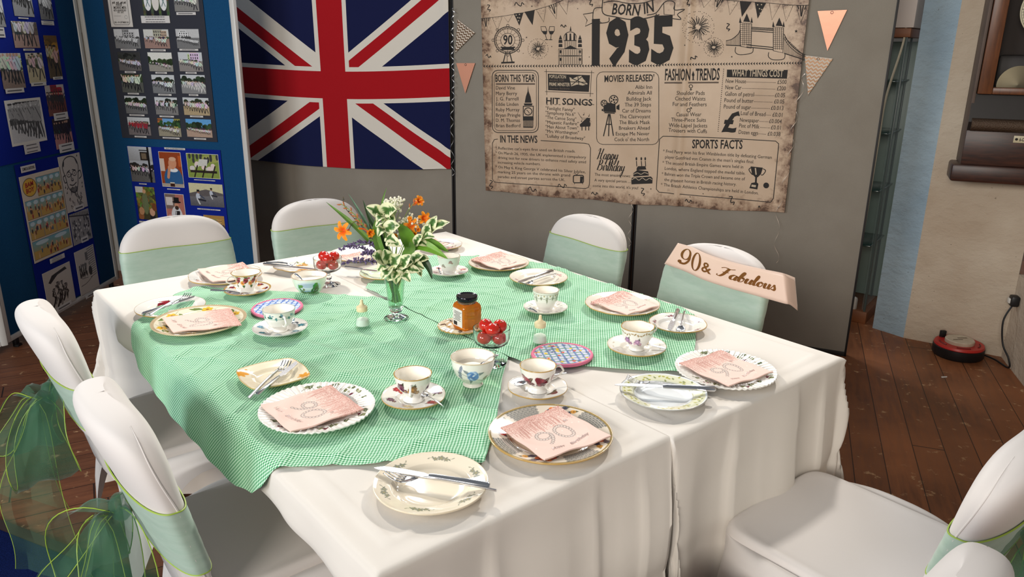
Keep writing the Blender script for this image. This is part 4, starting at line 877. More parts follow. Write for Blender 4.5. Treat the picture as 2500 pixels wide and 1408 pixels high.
def three(w, h):
    o = [('r', 0, 0, w, h, (70, 84, 60))]+[('e', RNG.random()*w, RNG.random()*h, w*.06, h*.05, 0, (50+RNG.random()*60, 70+RNG.random()*50, 50)) for _ in range(40)]
    for k, c in enumerate(((226, 226, 226), (220, 214, 206), (228, 228, 228))):
        x = w*(.2+.3*k); o += [('r', x-w*.10, 0, x+w*.10, h*.35, (30, 30, 36)), ('e', x, h*.52, w*.135, h*.34, 0, c), ('d', x, h*.92, w*.07, (180, 140, 116))]
        if k != 1: o += [('s', x-w*.08, h*.72, x+w*.07, h*.34, w*.022, (60, 100, 100)), ('s', x+w*.08, h*.72, x-w*.07, h*.34, w*.022, (60, 100, 100))]
    return o
picture(o3, x3, n3, r3(Z(865, -70), Z(1046, 96)), three, 'photograph of three people in white shirts at the top of the charcoal card', gr=5)
caption(o3, x3, n3, r3(Z(868, 97), Z(1049, 142)), 'wide white caption sheet under the photograph of three people in white shirts', lines=3)
picture(o3, x3, n3, r3(Z(1062, -60), Z(1227, 70)), lambda w, h: crowd(w, h, RNG, ground=(130, 128, 124), n=9, size=.5), 'photograph of a dance group at the top right of the charcoal card')
caption(o3, x3, n3, r3(Z(1086, 75), Z(1207, 92)), 'white caption strip under the top right photograph of the charcoal card')
rows = [((698, 178, 868, 298), (745, 299, 842, 312)), ((880, 180, 1048, 298), (928, 302, 1022, 315)), ((1078, 178, 1233, 298), (1105, 299, 1222, 312)),
 ((722, 318, 873, 435), (770, 436, 840, 449)), ((907, 321, 1068, 440), (958, 441, 1030, 453)), ((1093, 320, 1252, 440), (1143, 441, 1212, 453)),
 ((741, 452, 888, 570), (788, 569, 858, 580)), ((930, 458, 1083, 575), (975, 575, 1058, 588)), ((1108, 458, 1270, 577), (1163, 577, 1222, 589)),
 ((764, 587, 911, 700), (798, 700, 892, 713)), ((949, 595, 1100, 707), (983, 708, 1073, 721)), ((1122, 597, 1292, 710), (1170, 708, 1252, 721)),
 ((782, 717, 932, 832), (830, 832, 905, 845)), ((967, 725, 1118, 840), (1002, 840, 1107, 853)), ((1140, 728, 1308, 845), (1195, 845, 1270, 858))]
desc = [('street dancers before a tall pale building', dict(bld=(170, 176, 176), ground=(120, 124, 126), n=8, leg=(40, 44, 50))), ('dancers on a pinkish market square', dict(bld=(178, 168, 150), ground=(156, 126, 116), n=7, sky=(206, 206, 200))), ('a crowd before a white building with black windows', dict(bld=(222, 222, 218), ground=(120, 120, 112), n=14, sky=(190, 196, 200), size=.3)),
 ('white shirted dancers on dark tarmac', dict(ground=(104, 100, 98), sky=(60, 60, 60), n=9, trees=(50, 52, 48))), ('dancers below a large tree and church tower', dict(trees=(48, 66, 34), ground=(150, 146, 136), sky=(222, 222, 214), n=8, size=.24, bld=(150, 140, 120), hor=.4)), ('a line of dancers before a long pale house', dict(bld=(210, 206, 196), ground=(140, 134, 130), n=9, size=.4)),
 ('a close group beside a man in a dark jacket', dict(ground=(90, 92, 86), sky=(60, 74, 50), trees=(50, 64, 40), n=6, size=.8)), ('one dancer leaping on grey ground', dict(trees=(40, 50, 34), ground=(120, 122, 124), n=7, size=.5)), ('a ring of dancers in white on grey ground', dict(trees=(44, 60, 38), ground=(136, 136, 136), n=9, leg=(214, 212, 208), size=.5)),
 ('dancers waving hankies below dark trees', dict(trees=(36, 48, 30), ground=(112, 112, 112), n=9, size=.48)), ('three pairs dancing on a grey road', dict(trees=(44, 52, 42), ground=(126, 124, 122), n=6, size=.62)), ('dancers with one arm raised on sandy ground', dict(trees=(46, 56, 34), ground=(176, 156, 122), n=9, size=.6)),
 ('dancers in red coats before a glass shopfront', dict(bld=(110, 96, 92), ground=(120, 112, 112), top=(176, 50, 58), n=7, size=.6)), ('dancers in white beside an orange brick porch', dict(bld=(202, 132, 62), trees=(44, 72, 40), ground=(150, 142, 122), sky=(110, 160, 206), n=9, size=.34)), ('a long row of dancers under a blue sky', dict(trees=(44, 64, 40), ground=(176, 150, 132), sky=(96, 160, 214), n=14, size=.26, hor=.45))]
rowname = ['first', 'second', 'third', 'fourth', 'lowest']
for i, ((a, c_), (ds, kw)) in enumerate(zip(rows, desc)):
    picture(o3, x3, n3, r3(Z(a[0], a[1]), Z(a[2], a[3])), lambda w, h, kw=kw: crowd(w, h, RNG, **kw), 'small photograph of '+ds, group='small photographs on the charcoal card', bw=i in (0, 2), res=.0014)
    caption(o3, x3, n3, r3(Z(c_[0], c_[1]), Z(c_[2], c_[3])), 'white caption strip under the photograph of '+' '.join(ds.split()[:7]), 'caption strips on the charcoal card')
# lower card
def title(o, x, n, rect, s, label):
    p = picture(o, x, n, rect, None, label, 'title_strip', 'title', None, (214, 210, 206), gr=2, off=.0065); w, h = rect[1]-rect[0], rect[3]-rect[2]; m = MB()
    put_text(m, s, (-w*.42, -h*.2), (w*.42, -h*.2), h*.42, lambda a, b, z: Vector((a, b, .0006)), .02); m.build('title_lettering', BLACKP, p, False)
title(o3, x3, n3, r3(Z(1012, 903), Z(1141, 921)), 'REST & RECREATION', 'white title strip reading rest and recreation on the royal blue card')
def pub(w, h):
    o = [('g', 0, 0, w, h, (110, 108, 106), (196, 200, 206))]+crowd(w, h*.6, RNG, sky=(180, 184, 190), ground=(100, 98, 96), n=6, size=.6, trees=(60, 58, 54))+[('r', w*.8, 0, w*.88, h, (24, 22, 22)), ('r', w*.5, h*.62, w*.8, h*.86, (44, 36, 30)), ('r', w*.55, h*.66, w*.75, h*.82, (120, 104, 84)), ('s', w*.48, h*.9, w*.85, h*.9, w*.03, (24, 22, 22))]
    return o
picture(o3, x3, n3, r3(Z(783, 896), Z(957, 1121)), pub, 'tall grey photograph of a hanging pub sign over dancers', gr=6)
def drinker(w, h):
    return [('r', 0, 0, w, h, (150, 66, 30)), ('r', 0, h*.45, w*.22, h*.8, (206, 186, 170)), ('r', w*.85, h*.6, w, h*.9, (190, 90, 40)), ('e', w*.56, h*.22, w*.42, h*.36, 0, (44, 92, 140)), ('e', w*.6, h*.49, w*.2, h*.06, 0, (226, 226, 226)), ('e', w*.58, h*.68, w*.18, h*.17, -.2, (206, 144, 110)), ('e', w*.60, h*.80, w*.16, h*.06, 0, (214, 170, 140)), ('s', w*.33, h*.28, w*.42, h*.55, w*.12, (200, 140, 108)), ('e', w*.44, h*.57, w*.09, h*.05, .5, (206, 148, 116)), ('r', 0, 0, w, h*.1, (170, 156, 140)), ('r', w*.38, 0, w*.58, h*.13, (60, 30, 20)), ('r', w*.38, h*.11, w*.58, h*.14, (226, 214, 190))]
picture(o3, x3, n3, r3(Z(973, 928), Z(1135, 1152)), drinker, 'photograph of a bald man in a blue jumper drinking', border=.002, gr=4)
def picnic(w, h):
    o = [('r', 0, 0, w, h, (132, 150, 70)), ('e', w*.75, h*.8, w*.3, h*.15, 0, (160, 164, 90))]
    for k in range(12): o.append(('e', RNG.random()*w, h*(.7+.3*RNG.random()), w*.04, h*.12, 0, (60, 60, 60)))
    for k in range(14): o.append(('e', w*(.12+.7*RNG.random()), h*(.35+.25*RNG.random()), w*.07, h*.10, 0, (206+RNG.random()*30, 206, 200)))
    o += [('p', [(w*.3, h*.5), (w*.62, h*.5), (w*.66, h*.78), (w*.4, h*.78)], (206, 204, 196)), ('r', w*.08, h*.22, w*.92, h*.32, (44, 34, 30))]
    for a in (.2, .45, .75): o.append(('s', w*a, h*.05, w*(a+.12), h*.5, w*.04, (40, 32, 28)))
    return o
picture(o3, x3, n3, r3(Z(1143, 938), Z(1356, 1100)), picnic, 'photograph of a picnic table on grass', border=.002)
def seated(w, h):
    o = [('g', 0, 0, w, h*.55, (86, 86, 92), (120, 118, 120)), ('r', 0, h*.55, w, h, (206, 200, 160)), ('p', [(0, h*.55), (w*.5, h*.75), (w, h*.6), (w, h*.5), (0, h*.4)], (96, 90, 90))]
    for x, y, s in ((w*.25, h*.3, h*.5), (w*.65, h*.5, h*.38)):
        o += [('e', x, y+s*.25, s*.22, s*.3, 0, (190, 196, 208)), ('s', x, y, x+s*.7, y-s*.1, s*.16, (40, 40, 48)), ('s', x+s*.2, y+s*.35, x+s*.6, y+s*.1, s*.1, (60, 70, 90)), ('d', x+s*.05, y+s*.62, s*.11, (150, 110, 90)), ('r', x-s*.1, y+s*.66, x+s*.18, y+s*.84, (24, 22, 24)), ('s', x-s*.1, y, x+s*.1, y-s*.4, s*.14, (206, 206, 206))]
    return o
picture(o3, x3, n3, r3(Z(1158, 1120), Z(1381, 1274)), seated, 'photograph of two hatted dancers sitting on paving')
def green(w, h): return [('r', 0, 0, w, h, (70, 66, 44))]+[('e', RNG.random()*w, h*(.35+.65*RNG.random()), w*.09, h*.05, RNG.random()*3, (80+RNG.random()*70, 90+RNG.random()*60, 40+RNG.random()*30)) for _ in range(90)]+[('r', 0, h*.82, w*.4, h, (206, 204, 196)), ('e', w*.45, h*.5, w*.16, h*.34, 0, (110, 120, 84)), ('d', w*.45, h*.86, w*.09, (206, 160, 120))]+[('e', w*a, h*b, w*.14, h*.12, 0, c) for a, b, c in ((.15, .1, (150, 96, 60)), (.75, .1, (40, 38, 40)), (.75, .24, (206, 160, 130)), (.2, .26, (190, 140, 100)), (.9, .4, (120, 70, 40)))]
picture(o3, x3, n3, r3(Z(830, 1142), Z(974, 1352)), green, 'photograph of a man in green among foliage')
def accordion(w, h): return [('r', 0, 0, w, h, (176, 110, 96)), ('r', 0, h*.55, w*.55, h, (120, 100, 92)), ('r', w*.05, h*.66, w*.4, h*.9, (206, 196, 190)), ('e', w*.55, h*.3, w*.3, h*.34, 0, (206, 204, 206)), ('d', w*.58, h*.66, w*.11, (196, 140, 112)), ('e', w*.58, h*.59, w*.1, h*.06, 0, (60, 44, 36)), ('e', w*.6, h*.76, w*.22, h*.03, 0, (22, 20, 22)), ('r', w*.47, h*.76, w*.73, h*.9, (24, 22, 24)), ('p', [(w*.4, h*.2), (w*.7, h*.3), (w*.72, h*.5), (w*.5, h*.5)], (40, 36, 40)), ('s', w*.45, h*.24, w*.54, h*.48, w*.03, (226, 226, 226)), ('e', w*.2, h*.2, w*.2, h*.18, 0, (206, 150, 140))]
picture(o3, x3, n3, r3(Z(1010, 1185), Z(1153, 1400)), accordion, 'photograph of a bearded man in a top hat with an accordion', border=.002)
picture(o3, x3, n3, r3(Z(1250, 1317), Z(1392, 1470)), lambda w, h: crowd(w, h, RNG, ground=(80, 74, 66), sky=(170, 130, 70), bld=(176, 140, 84), n=5, top=(120, 110, 100)), 'photograph half hidden behind the back left chair')
for i, (a, nm, l) in enumerate((((858, 1123, 905, 1133), 'the hanging pub sign', 1), ((1030, 1155, 1110, 1167), 'the drinking man', 1), ((1195, 1099, 1325, 1112), 'the picnic table', 1), ((1215, 1276, 1357, 1293), 'the two seated dancers', 2), ((858, 1353, 960, 1372), 'the man in green', 1))):
    caption(o3, x3, n3, r3(Z(a[0], a[1]), Z(a[2], a[3])), 'white caption strip under the photograph of '+nm, 'caption strips on the royal blue card', l)
# ---- sideways board
o2, x2, n2 = vec(-2.62, 0, 0), B2X, B2N
r2 = lambda tl, br: px_rect(o2, x2, n2, tl, br)
ya, yb, _, _ = r2((28, 402), (192, 372)); up_ = r2((131, 0), (192, 372)); dn = onplane(30, 402, o2, n2)[2]-.006; lo = onplane(140, 787, o2, n2)[2]
card(o2, x2, n2, (3.74, up_[1]+.0, dn+.012, 2.0), ROYAL, 'upper royal blue card with older photographs on the sideways board'); card(o2, x2, n2, (ya+.02, up_[1]+.01, .085, dn), ROYAL, 'lower royal blue card with comics and cartoons on the sideways board')
P2 = [((17, -60), (83, 42), dict(ground=(150, 148, 146), n=8, size=.7), True, 'grey photograph of dancers at the top of the sideways board', (42, 42, 67, 47)),
 ((88, -20), (131, 50), dict(ground=(120, 120, 118), n=4, size=.7, sky=(120, 124, 120)), True, 'narrow grey photograph at the top right of the sideways board', (98, 50, 130, 62)),
 ((-24, -10), (14, 66), dict(ground=(150, 150, 150), n=4, size=.8), True, 'cropped grey photograph at the left picture edge', (-16, 66, 11, 92)),
 ((24, 51), (97, 117), dict(ground=(170, 140, 128), sky=(120, 112, 100), n=5, size=.95, bld=(130, 100, 80)), False, 'photograph of four men in white shirts walking', (54, 119, 82, 124)),
 ((104, 86), (152, 190), dict(ground=(96, 80, 58), sky=(110, 80, 40), n=3, size=.6, trees=(150, 110, 40), top=(206, 196, 160)), False, 'tall brownish photograph of a man with a staff', (127, 188, 151, 193)),
 ((-8, 130), (62, 214), dict(ground=(140, 120, 108), sky=(206, 204, 198), n=6, size=.85, bld=(200, 190, 176), hat=None), False, 'colour photograph of walkers at the left picture edge', (10, 217, 57, 225)),
 ((59, 129), (112, 201), dict(ground=(196, 184, 150), sky=(206, 200, 180), n=3, size=.8, trees=(110, 116, 90)), False, 'small photograph of a dancer beside parked cars', (73, 202, 111, 208)),
 ((107, 209), (164, 278), dict(ground=(120, 70, 60), sky=(190, 180, 176), n=7, size=.6, bld=(170, 40, 50), top=(60, 50, 50)), False, 'photograph with red and white columns and a band', (128, 277, 165, 290)),
 ((125, 291), (179, 356), dict(ground=(186, 130, 124), sky=(40, 24, 28), n=6, size=.75, top=(44, 36, 40), trees=(40, 30, 34)), False, 'dark photograph of dancers on a pink floor', (141, 353, 180, 366))]
for tl, br, kw, bw_, lb, cp in P2:
    picture(o2, x2, n2, r2(tl, br), lambda w, h, kw=kw: crowd(w, h, RNG, bw=bw_, **kw), lb, group='photographs on the sideways board', bw=bw_)
    caption(o2, x2, n2, r2((cp[0], cp[1]), (cp[2], cp[3])), 'white caption strip under the '+lb.replace('photograph', 'photo', 1).split(' at the left')[0]+(' at the left edge' if 'at the left' in lb else ''), 'caption strips on the sideways board', 2 if cp[3]-cp[1] > 9 else 1)
picture(o2, x2, n2, r2((8, 246), (114, 342)), lambda w, h: crowd(w, h, RNG, ground=(206, 206, 204), sky=(216, 216, 214), bld=(150, 150, 150), n=11, size=.78, bw=True, top=(170, 170, 170), leg=(70, 70, 70), hat=(50, 50, 50), hor=.5), 'large bordered grey group photograph of hatted men', border=.014, bw=True)
caption(o2, x2, n2, r2((55, 353), (97, 369)), 'three line white caption under the large grey group photograph', None, 3)
title(o2, x2, n2, r2((47, 407), (85, 414)), 'COMICS & CARTOONS', 'white title strip reading comics and cartoons on the sideways board')
def comic(w, h):
    o = [('r', 0, 0, w, h, (222, 208, 186))]; cols = [.03, .36, .67, .97]
    for r_ in range(4):
        y0, y1 = h*(.03+.235*r_), h*(.245+.235*r_)
        for c_ in range(3 if r_ else 1):
            if r_ == 3 and c_ == 0: continue
            x0, x1 = (w*cols[c_]+.002, w*cols[c_+1]-.002) if r_ else (w*.03, w*.97)
            o += [('g', x0, y0, x1, y1, (206, 160, 70), (120, 180, 196)), ('r', x0, y0, x1, y0+(y1-y0)*.45, (206, 168, 84))]
            for k in range(9 if r_ else 22):
                px = x0+(x1-x0)*(.05+.9*RNG.random()); py = y0+(y1-y0)*(.12+.5*RNG.random()); s = (y1-y0)*.1; c = RNG.choice([(120, 70, 40), (196, 120, 60), (60, 50, 50), (170, 60, 50), (226, 190, 130), (90, 110, 120)])
                o += [('e', px, py, s*.6, s*1.3, 0, c), ('d', px, py+s*1.5, s*.55, (222, 170, 130))]
            for k in range(2): o.append(('e', x0+(x1-x0)*(.25+.5*k), y1-(y1-y0)*.16, (x1-x0)*.17, (y1-y0)*.11, 0, (206, 226, 230)))
            o += [('s', *q, .0014, (40, 36, 36)) for q in ((x0, y0, x1, y0), (x0, y1, x1, y1), (x0, y0, x0, y1), (x1, y0, x1, y1))]
    o += [('e', w*.20, h*.86, w*.165, h*.105, 0, (60, 50, 40)), ('e', w*.20, h*.86, w*.155, h*.098, 0, (232, 184, 60))]
    return o
cq = r2((44, 433), (177, 602)); cp_ = picture(o2, x2, n2, cq, comic, 'colour comic page with a yellow oval title, on the lower blue card', 'comic_page', 'comic', gr=3, res=.0018); w, h = cq[1]-cq[0], cq[3]-cq[2]; tm = MB()
for s, y in (('BAM', .865), ('BOY', .80)): put_text(tm, s, (-w*.40, -h/2+h*y), (-w*.20, -h/2+h*(y+.012)), h*.05, lambda a, b, z: Vector((a, b, .0006)), .03, .15)
tm.build('comic_title_lettering', pbr('comic_red', (170, 40, 30), .6), cp_, False)
INK = (44, 40, 40)
def lines(o, pts, wd, w, h, c=INK, n=6):
    q = cr([(a*w, b*h) for a, b in pts], n); return o+[('s', *q[i], *q[i+1], wd*w, c) for i in range(len(q)-1)]
def carica(w, h):
    o = []
    for p in ([(.2, .62), (.13, .80), (.25, .93), (.5, .97), (.74, .92), (.84, .78), (.78, .62)], [(.2, .62), (.25, .45), (.4, .34), (.55, .33), (.68, .42), (.78, .62)], [(.2, .66), (.10, .64), (.13, .54), (.22, .54)], [(.78, .66), (.90, .68), (.92, .58), (.80, .54)], [(.3, .70), (.42, .73)], [(.55, .73), (.68, .71)], [(.47, .66), (.44, .55), (.52, .54), (.5, .58)], [(.34, .48), (.48, .455), (.64, .49)], [(.15, .82), (.22, .90), (.19, .82)], [(.8, .85), (.74, .91), (.8, .82)]): o = lines(o, p, .026, w, h)
    for cx in (.36, .62): o = lines(o, [(cx+.09*math.cos(t), .66+.045*math.sin(t)) for t in np.linspace(0, 6.3, 9)], .018, w, h); o.append(('d', cx*w, .66*h, .018*w, INK))
    o = lines(o, [(.45, .65), (.53, .65)], .018, w, h)
    for k in range(16): o = lines(o, [(.33+.022*k, .42-.01*math.sin(k)), (.34+.021*k, .33+.03*abs(k-8)/8)], .016, w, h, n=2)
    for _ in range(24): a, b = .25+.55*RNG.random(), .05+.25*RNG.random(); o = lines(o, [(a, b), (a+.08*(RNG.random()-.5), b+.06), (a+.14*(RNG.random()-.5), b+.02)], .016, w, h, n=3)
    for a, b in ((.12, .45), (.2, .42), (.9, .45), (.88, .38), (.15, .35), (.85, .95)): o += [('d', a*w, b*h, .02*w, INK), ('s', a*w+.018*w, b*h, a*w+.018*w, (b+.035)*h, .01*w, INK)]
    return o
picture(o2, x2, n2, r2((139, 384), (213, 503)), carica, 'ink caricature of a bespectacled bearded man', 'ink_drawing', 'drawing', bg=(206, 198, 188), gr=2, res=.0016)
caption(o2, x2, n2, r2((178, 505), (203, 508)), 'tiny caption strip under the bearded caricature')
def inkcrowd(w, h):
    o = []
    for _ in range(46):
        a, b = .08+.84*RNG.random(), .06+.62*RNG.random(); s = .07
        o = lines(o, [(a, b), (a+.02, b+s), (a-.02, b+s*1.8)], .02, w, h, n=2); o.append(('e', a*w, (b+s*2.2)*h, .03*w, .026*h, 0, INK if RNG.random() < .4 else (150, 146, 142))); o.append(('e', a*w, (b+s)*h, .035*w, .05*h, 0, (90, 88, 88)) if RNG.random() < .6 else ('e', a*w, (b+s)*h, .03*w, .05*h, 0, (214, 210, 204)))
    o = lines(o, [(0, .95), (1, .78)], .03, w, h); 
    for k in range(12): o.append(('s', k/12*w, (.95-.17*k/12)*h, (k/12+.03)*w, (1.06-.17*k/12)*h, .02*w, INK))
    return o
picture(o2, x2, n2, r2((167, 525), (225, 580)), inkcrowd, 'grey ink drawing of a street crowd under an awning', 'ink_drawing', 'drawing', bg=(166, 162, 158), gr=6)
caption(o2, x2, n2, r2((196, 581), (214, 586)), 'tiny caption strip under the street crowd drawing')
def inkdance(w, h):
    o = [('p', [(w*.15, h*.72), (w*.3, h*.86), (w*.8, h*.93), (w*.86, h*.86), (w*.5, h*.82), (w*.22, h*.68)], INK)]
    for a, b in ((.3, .3), (.45, .42), (.6, .4), (.72, .3), (.5, .22)):
        for _ in range(9): c, d = a+.14*(RNG.random()-.5), b+.3*(RNG.random()-.5); o = lines(o, [(c, d), (c+.08*(RNG.random()-.5), d+.08), (c+.1*(RNG.random()-.5), d+.02)], .016, w, h, n=3)
        o = lines(o, [(a, b-.15), (a+.04, b), (a, b+.18)], .022, w, h); o += [('d', a*w, (b+.2)*h, .04*w, (120, 116, 112)), ('e', a*w, (b+.23)*h, .045*w, .012*h, 0, INK)]
    for a, b in ((.3, .12), (.55, .14), (.45, .08), (.68, .16)): o = lines(o, [(a, b+.16), (a-.04, b+.08), (a-.1, b)], .05, w, h)
    return o
picture(o2, x2, n2, r2((101, 669), (184, 731)), inkdance, 'ink cartoon of dancers under a black cloud, lowest left on the sideways board', 'ink_drawing', 'drawing', bg=(204, 196, 186), gr=2)
caption(o2, x2, n2, r2((136, 752), (173, 742)), 'caption strip under the black cloud cartoon')
def inkdoor(w, h):
    o = []
    for k in range(14): o = lines(o, [(.62, .95-.05*k), (.95, .98-.05*k)], .014, w, h, n=2)
    o += [('r', w*.5, h*.72, w*.62, h*.9, (120, 116, 112)), ('e', w*.66, h*.45, w*.09, h*.1, 0, INK), ('d', w*.66, h*.62, w*.05, (150, 146, 140))]
    for a in (.15, .25, .35, .45):
        for _ in range(8): c, d = a+.1*(RNG.random()-.5), .5+.22*(RNG.random()-.5); o = lines(o, [(c, d), (c+.06*(RNG.random()-.5), d+.08), (c, d-.04)], .018, w, h, n=3)
        o += [('d', a*w, .64*h, .04*w, (110, 106, 104)), ('e', a*w, .44*h, .035*w, .05*h, 0, INK)]
    return lines(lines(o, [(.1, .2), (.4, .22), (.7, .3)], .015, w, h), [(.2, .35), (.5, .33)], .012, w, h)
picture(o2, x2, n2, r2((179, 617), (242, 697)), inkdoor, 'ink cartoon of a man at a brick doorway, lowest right on the sideways board', 'ink_drawing', 'drawing', bg=(204, 196, 186), gr=2)
caption(o2, x2, n2, r2((207, 722), (240, 712)), 'caption strip under the brick doorway cartoon'); caption(o2, x2, n2, r2((119, 633), (156, 628)), 'three line caption strip under the comic page', None, 3)
# ================================================================== TABLES AND CLOTHS
TZ = .75
WHITEC = Mat('white_table_cloth'); k = WHITEC.noise(5, 5, None, .55); k2 = WHITEC.noise(700, 1); WHITEC.set(Base_Color=rgba((218, 212, 204)), Roughness=.75, Specular_IOR_Level=.25, Sheen_Weight=.1); WHITEC.bump(k*1.+k2*.02, .35, .006); WHITEC = WHITEC.m
TROT = math.atan2(.638, .770)
RCORN = .016
def drape(e):                                        # excess beyond the edge -> (outward, drop)
    q = RCORN*math.pi/2; t = np.clip(e, 0, q)/RCORN
    return RCORN*np.sin(t), RCORN*(1-np.cos(t))+np.maximum(0, e-q)
LEGM = pbr('grey_trestle_metal', (120, 120, 120), .4, .7); TOPM = pbr('grey_table_top', (140, 138, 134), .6)
def table(a0, a1, b0, b1, side, lab_t, lab_c, seed):
    rng = np.random.default_rng(seed); W, L = a1-a0, b1-b0
    t = thing('folding_table', lab_t, 'table', AB((a0+a1)/2, (b0+b1)/2), TROT)
    MB().box((0, 0, TZ-.018), (W-.05, L-.05, .026), .004).build('tabletop', TOPM, t)
    for x in (-1, 1):
        for y in (-1, 1): MB().tube([(x*(W/2-.08), y*(L/2-.2), 0), (x*(W/2-.08), y*(L/2-.2), TZ-.031)], .014, 10).build('leg', LEGM, t)
    def axis(n0, n1, wd, d):
        return np.concatenate([-d*(1-np.linspace(0, 1, n1)**.8)[:-1]-.021, np.linspace(-.021, .0, 7)[:-1], np.linspace(0, wd, n0), wd+np.linspace(0, .021, 7)[1:], wd+.021+d*(np.linspace(0, 1, n1)**1.25)[1:]])
    D = .71; U = axis(70, 34, W, D); V = axis(170, 34, L, D); u, v = np.meshgrid(U, V, indexing='ij')
    eu = np.maximum(0, np.maximum(-u, u-W)); ev = np.maximum(0, np.maximum(-v, v-L)); su = np.where(u < W/2, -1, 1); sv = np.where(v < L/2, -1, 1)
    e = np.maximum(eu, ev); mnm = np.minimum(eu, ev); out, dr = drape(e)
    x = np.clip(u, 0, W); y = np.clip(v, 0, L)
    fu = np.where(eu >= ev, 1., eu/np.maximum(ev, 1e-6)); fv = np.where(ev >= eu, 1., ev/np.maximum(eu, 1e-6)); both = (eu > 0) & (ev > 0)
    fu = np.where(eu > 0, fu, 0); fv = np.where(ev > 0, fv, 0)
    flare = np.where(both, .12*mnm*np.exp(-mnm*2.2), 0)
    # folds that deepen towards the hem
    ph = rng.random(6)*6.28; sN = v*1.; sE = u*1.
    def fold(s, h): 
        k = h/D
        w = .6*np.sin(s*9+ph[0])+.5*np.sin(s*17+ph[1]+1.5*k)+.35*np.sin(s*31+ph[2])
        return (.006+.030*k**.8)*w*np.clip(h/.06, 0, 1)+.006*k
    fA = fold(sN, dr); fB = fold(sE+3, dr)
    inner = (su == side)                                # the edge that meets the other table stays flat
    tri = lambda q: 2*np.abs(((q/6.2832) % 1.)-.5)
    crease = .010*tri(sE*23+ph[3])*np.clip(dr/.15, 0, 1)+.008*tri(dr*21+ph[4]+sE*2)
    fB = fB*.7+crease; fA = fA*.7+.010*tri(sN*19+ph[5])*np.clip(dr/.15, 0, 1)+.007*tri(dr*21+ph[2])
    for c_, sg_, am in ((.21, 1, .016), (.47, -1, .014), (.60, 1, .010)):
        q_ = (sE-c_-.02*dr)*sg_; fB = fB+am*np.where(q_ > 0, np.exp(-q_/.055), np.exp(q_/.006))*np.clip(dr/.12, 0, 1)
    fB = fB-.008*np.exp(-(np.abs(dr-.30-.05*np.sin(sE*4))/.018)); fA = fA-.007*np.exp(-(np.abs(dr-.28)/.018))
    fA = np.where(inner, -.030*np.clip(dr/.25, 0, 1), fA)
    x = x+su*(out*fu+np.where(eu > 0, fA*fu, 0)+np.where(inner, 0, flare)); y = y+sv*(out*fv+np.where(ev > 0, fB*fv, 0)+flare*np.where(inner, .4, 1))
    # the tucked-in chairs push the drop in under the table
    sm = lambda q: np.clip(q, 0, 1)**2*(3-2*np.clip(q, 0, 1))
    pv = sm((v+.01)/.09)*sm((1.74-v)/.26) if side == 1 else sm((v-.25)/.15)*sm((1.62-v)/.15)
    push = .27*sm((dr-.07)/.20)*pv; x = np.where(inner, x, x-su*push*np.where(eu >= ev, 1, 0)*np.where(eu > 0, 1, 0))
    py = .22*sm((dr-.10)/.20)*sm((u-.04)/.12)*sm((W-.04-u)/.12); y = np.where((sv > 0) & (ev > eu), y-py, y)
    z = TZ-dr
    top = (e <= 0)
    du = np.minimum(u, W-u); dv = np.minimum(v, L-v); dm = np.minimum(du, dv)
    wr = .0010*np.sin(u*23+v*11+ph[3])+.0008*np.sin(v*31-u*17+ph[4])+.0007*np.sin(u*47+v*5+ph[5])
    wr += .0036*np.exp(-((dm-.036-.006*np.sin((u+v)*9))/.006)**2)+.002*np.exp(-((np.abs(v-L*.5)+.0)/.006)**2)*0
    for c in (.33, .66): wr += .0016*np.exp(-((v-L*c-.01*np.sin(u*6))/.005)**2)
    wr += .0014*np.exp(-((u-W*.5-.006*np.sin(v*5))/.005)**2)
    z = z+np.where(top, wr*np.clip(dm/.02, 0, 1)-.0022, -.0022*np.clip(1-e/.02, 0, 1))
    # soft diagonal creases in the drop
    z = z-0.
    P = np.stack([x-W/2, y-L/2, z], -1)
    o = link('white_tablecloth', gridmesh('white_tablecloth', P, WHITEC, uv=np.stack([u, v], -1)), loc=AB((a0+a1)/2, (b0+b1)/2), rotz=TROT, tag=(lab_c, 'tablecloth', 'white tablecloths')); return o
table(.494, 1.179, .918, 2.748, 1, 'folding table hidden under the left white cloth', 'white cloth hanging to the floor on the left table, nearer the blue boards', 3)
table(1.199, 1.886, .912, 2.742, -1, 'folding table hidden under the right white cloth', 'white cloth hanging to the floor on the right table, nearer the grey screens', 8)
# gingham
FLAT = [(-.905, 2.077, .14), (-.427, 1.526, .135), (.346, 2.264, .125), (-.05, 2.728, .12), (-.578, 1.702, .10), (.092, 2.545, .11), (-.145, 2.072, .08), (-.868, 2.383, .08), (-.656, 2.027, .085), (-.223, 1.59, .08), (.104, 2.227, .075), (.337, 1.912, .085), (-.226, 2.62, .075), (-.092, 1.687, .05), (-.051, 1.82, .05), (-.432, 2.077, .035), (.078, 1.958, .035), (.134, 1.868, .09), (-.723, 2.222, .09), (-.346, 2.153, .05), (.486, 2.098, .09)]
def flatmask(x, y):
    m = np.ones_like(x)
    for a, b, r in FLAT: d = np.hypot(x-a, y-b)-r; m = np.minimum(m, np.clip(d/.045, 0, 1)**1.3)
    return m
GING = Mat('green_gingham'); uvn = GING.n('ShaderNodeUVMap'); sp = GING.n('ShaderNodeSeparateXYZ'); GING.link(uvn.outputs[0], sp.inputs[0]); u_, v_ = X(GING.nt, sp.outputs[0]), X(GING.nt, sp.outputs[1])
PG = .0064; s1 = (u_/PG).frac().lt(.5); s2 = (v_/PG).frac().lt(.5); tot = (s1+s2)*.5
c = GING.mix((s1+s2).gt(.5), (216, 242, 222), (140, 200, 158)); c = GING.mix((s1*s2), c, (54, 128, 84)); GING.color(c); GING.set(Roughness=.85, Specular_IOR_Level=.15, Sheen_Weight=.08)
GING.bump(GING.noise(9, 4, None, .5), .25, .006); GING = GING.m
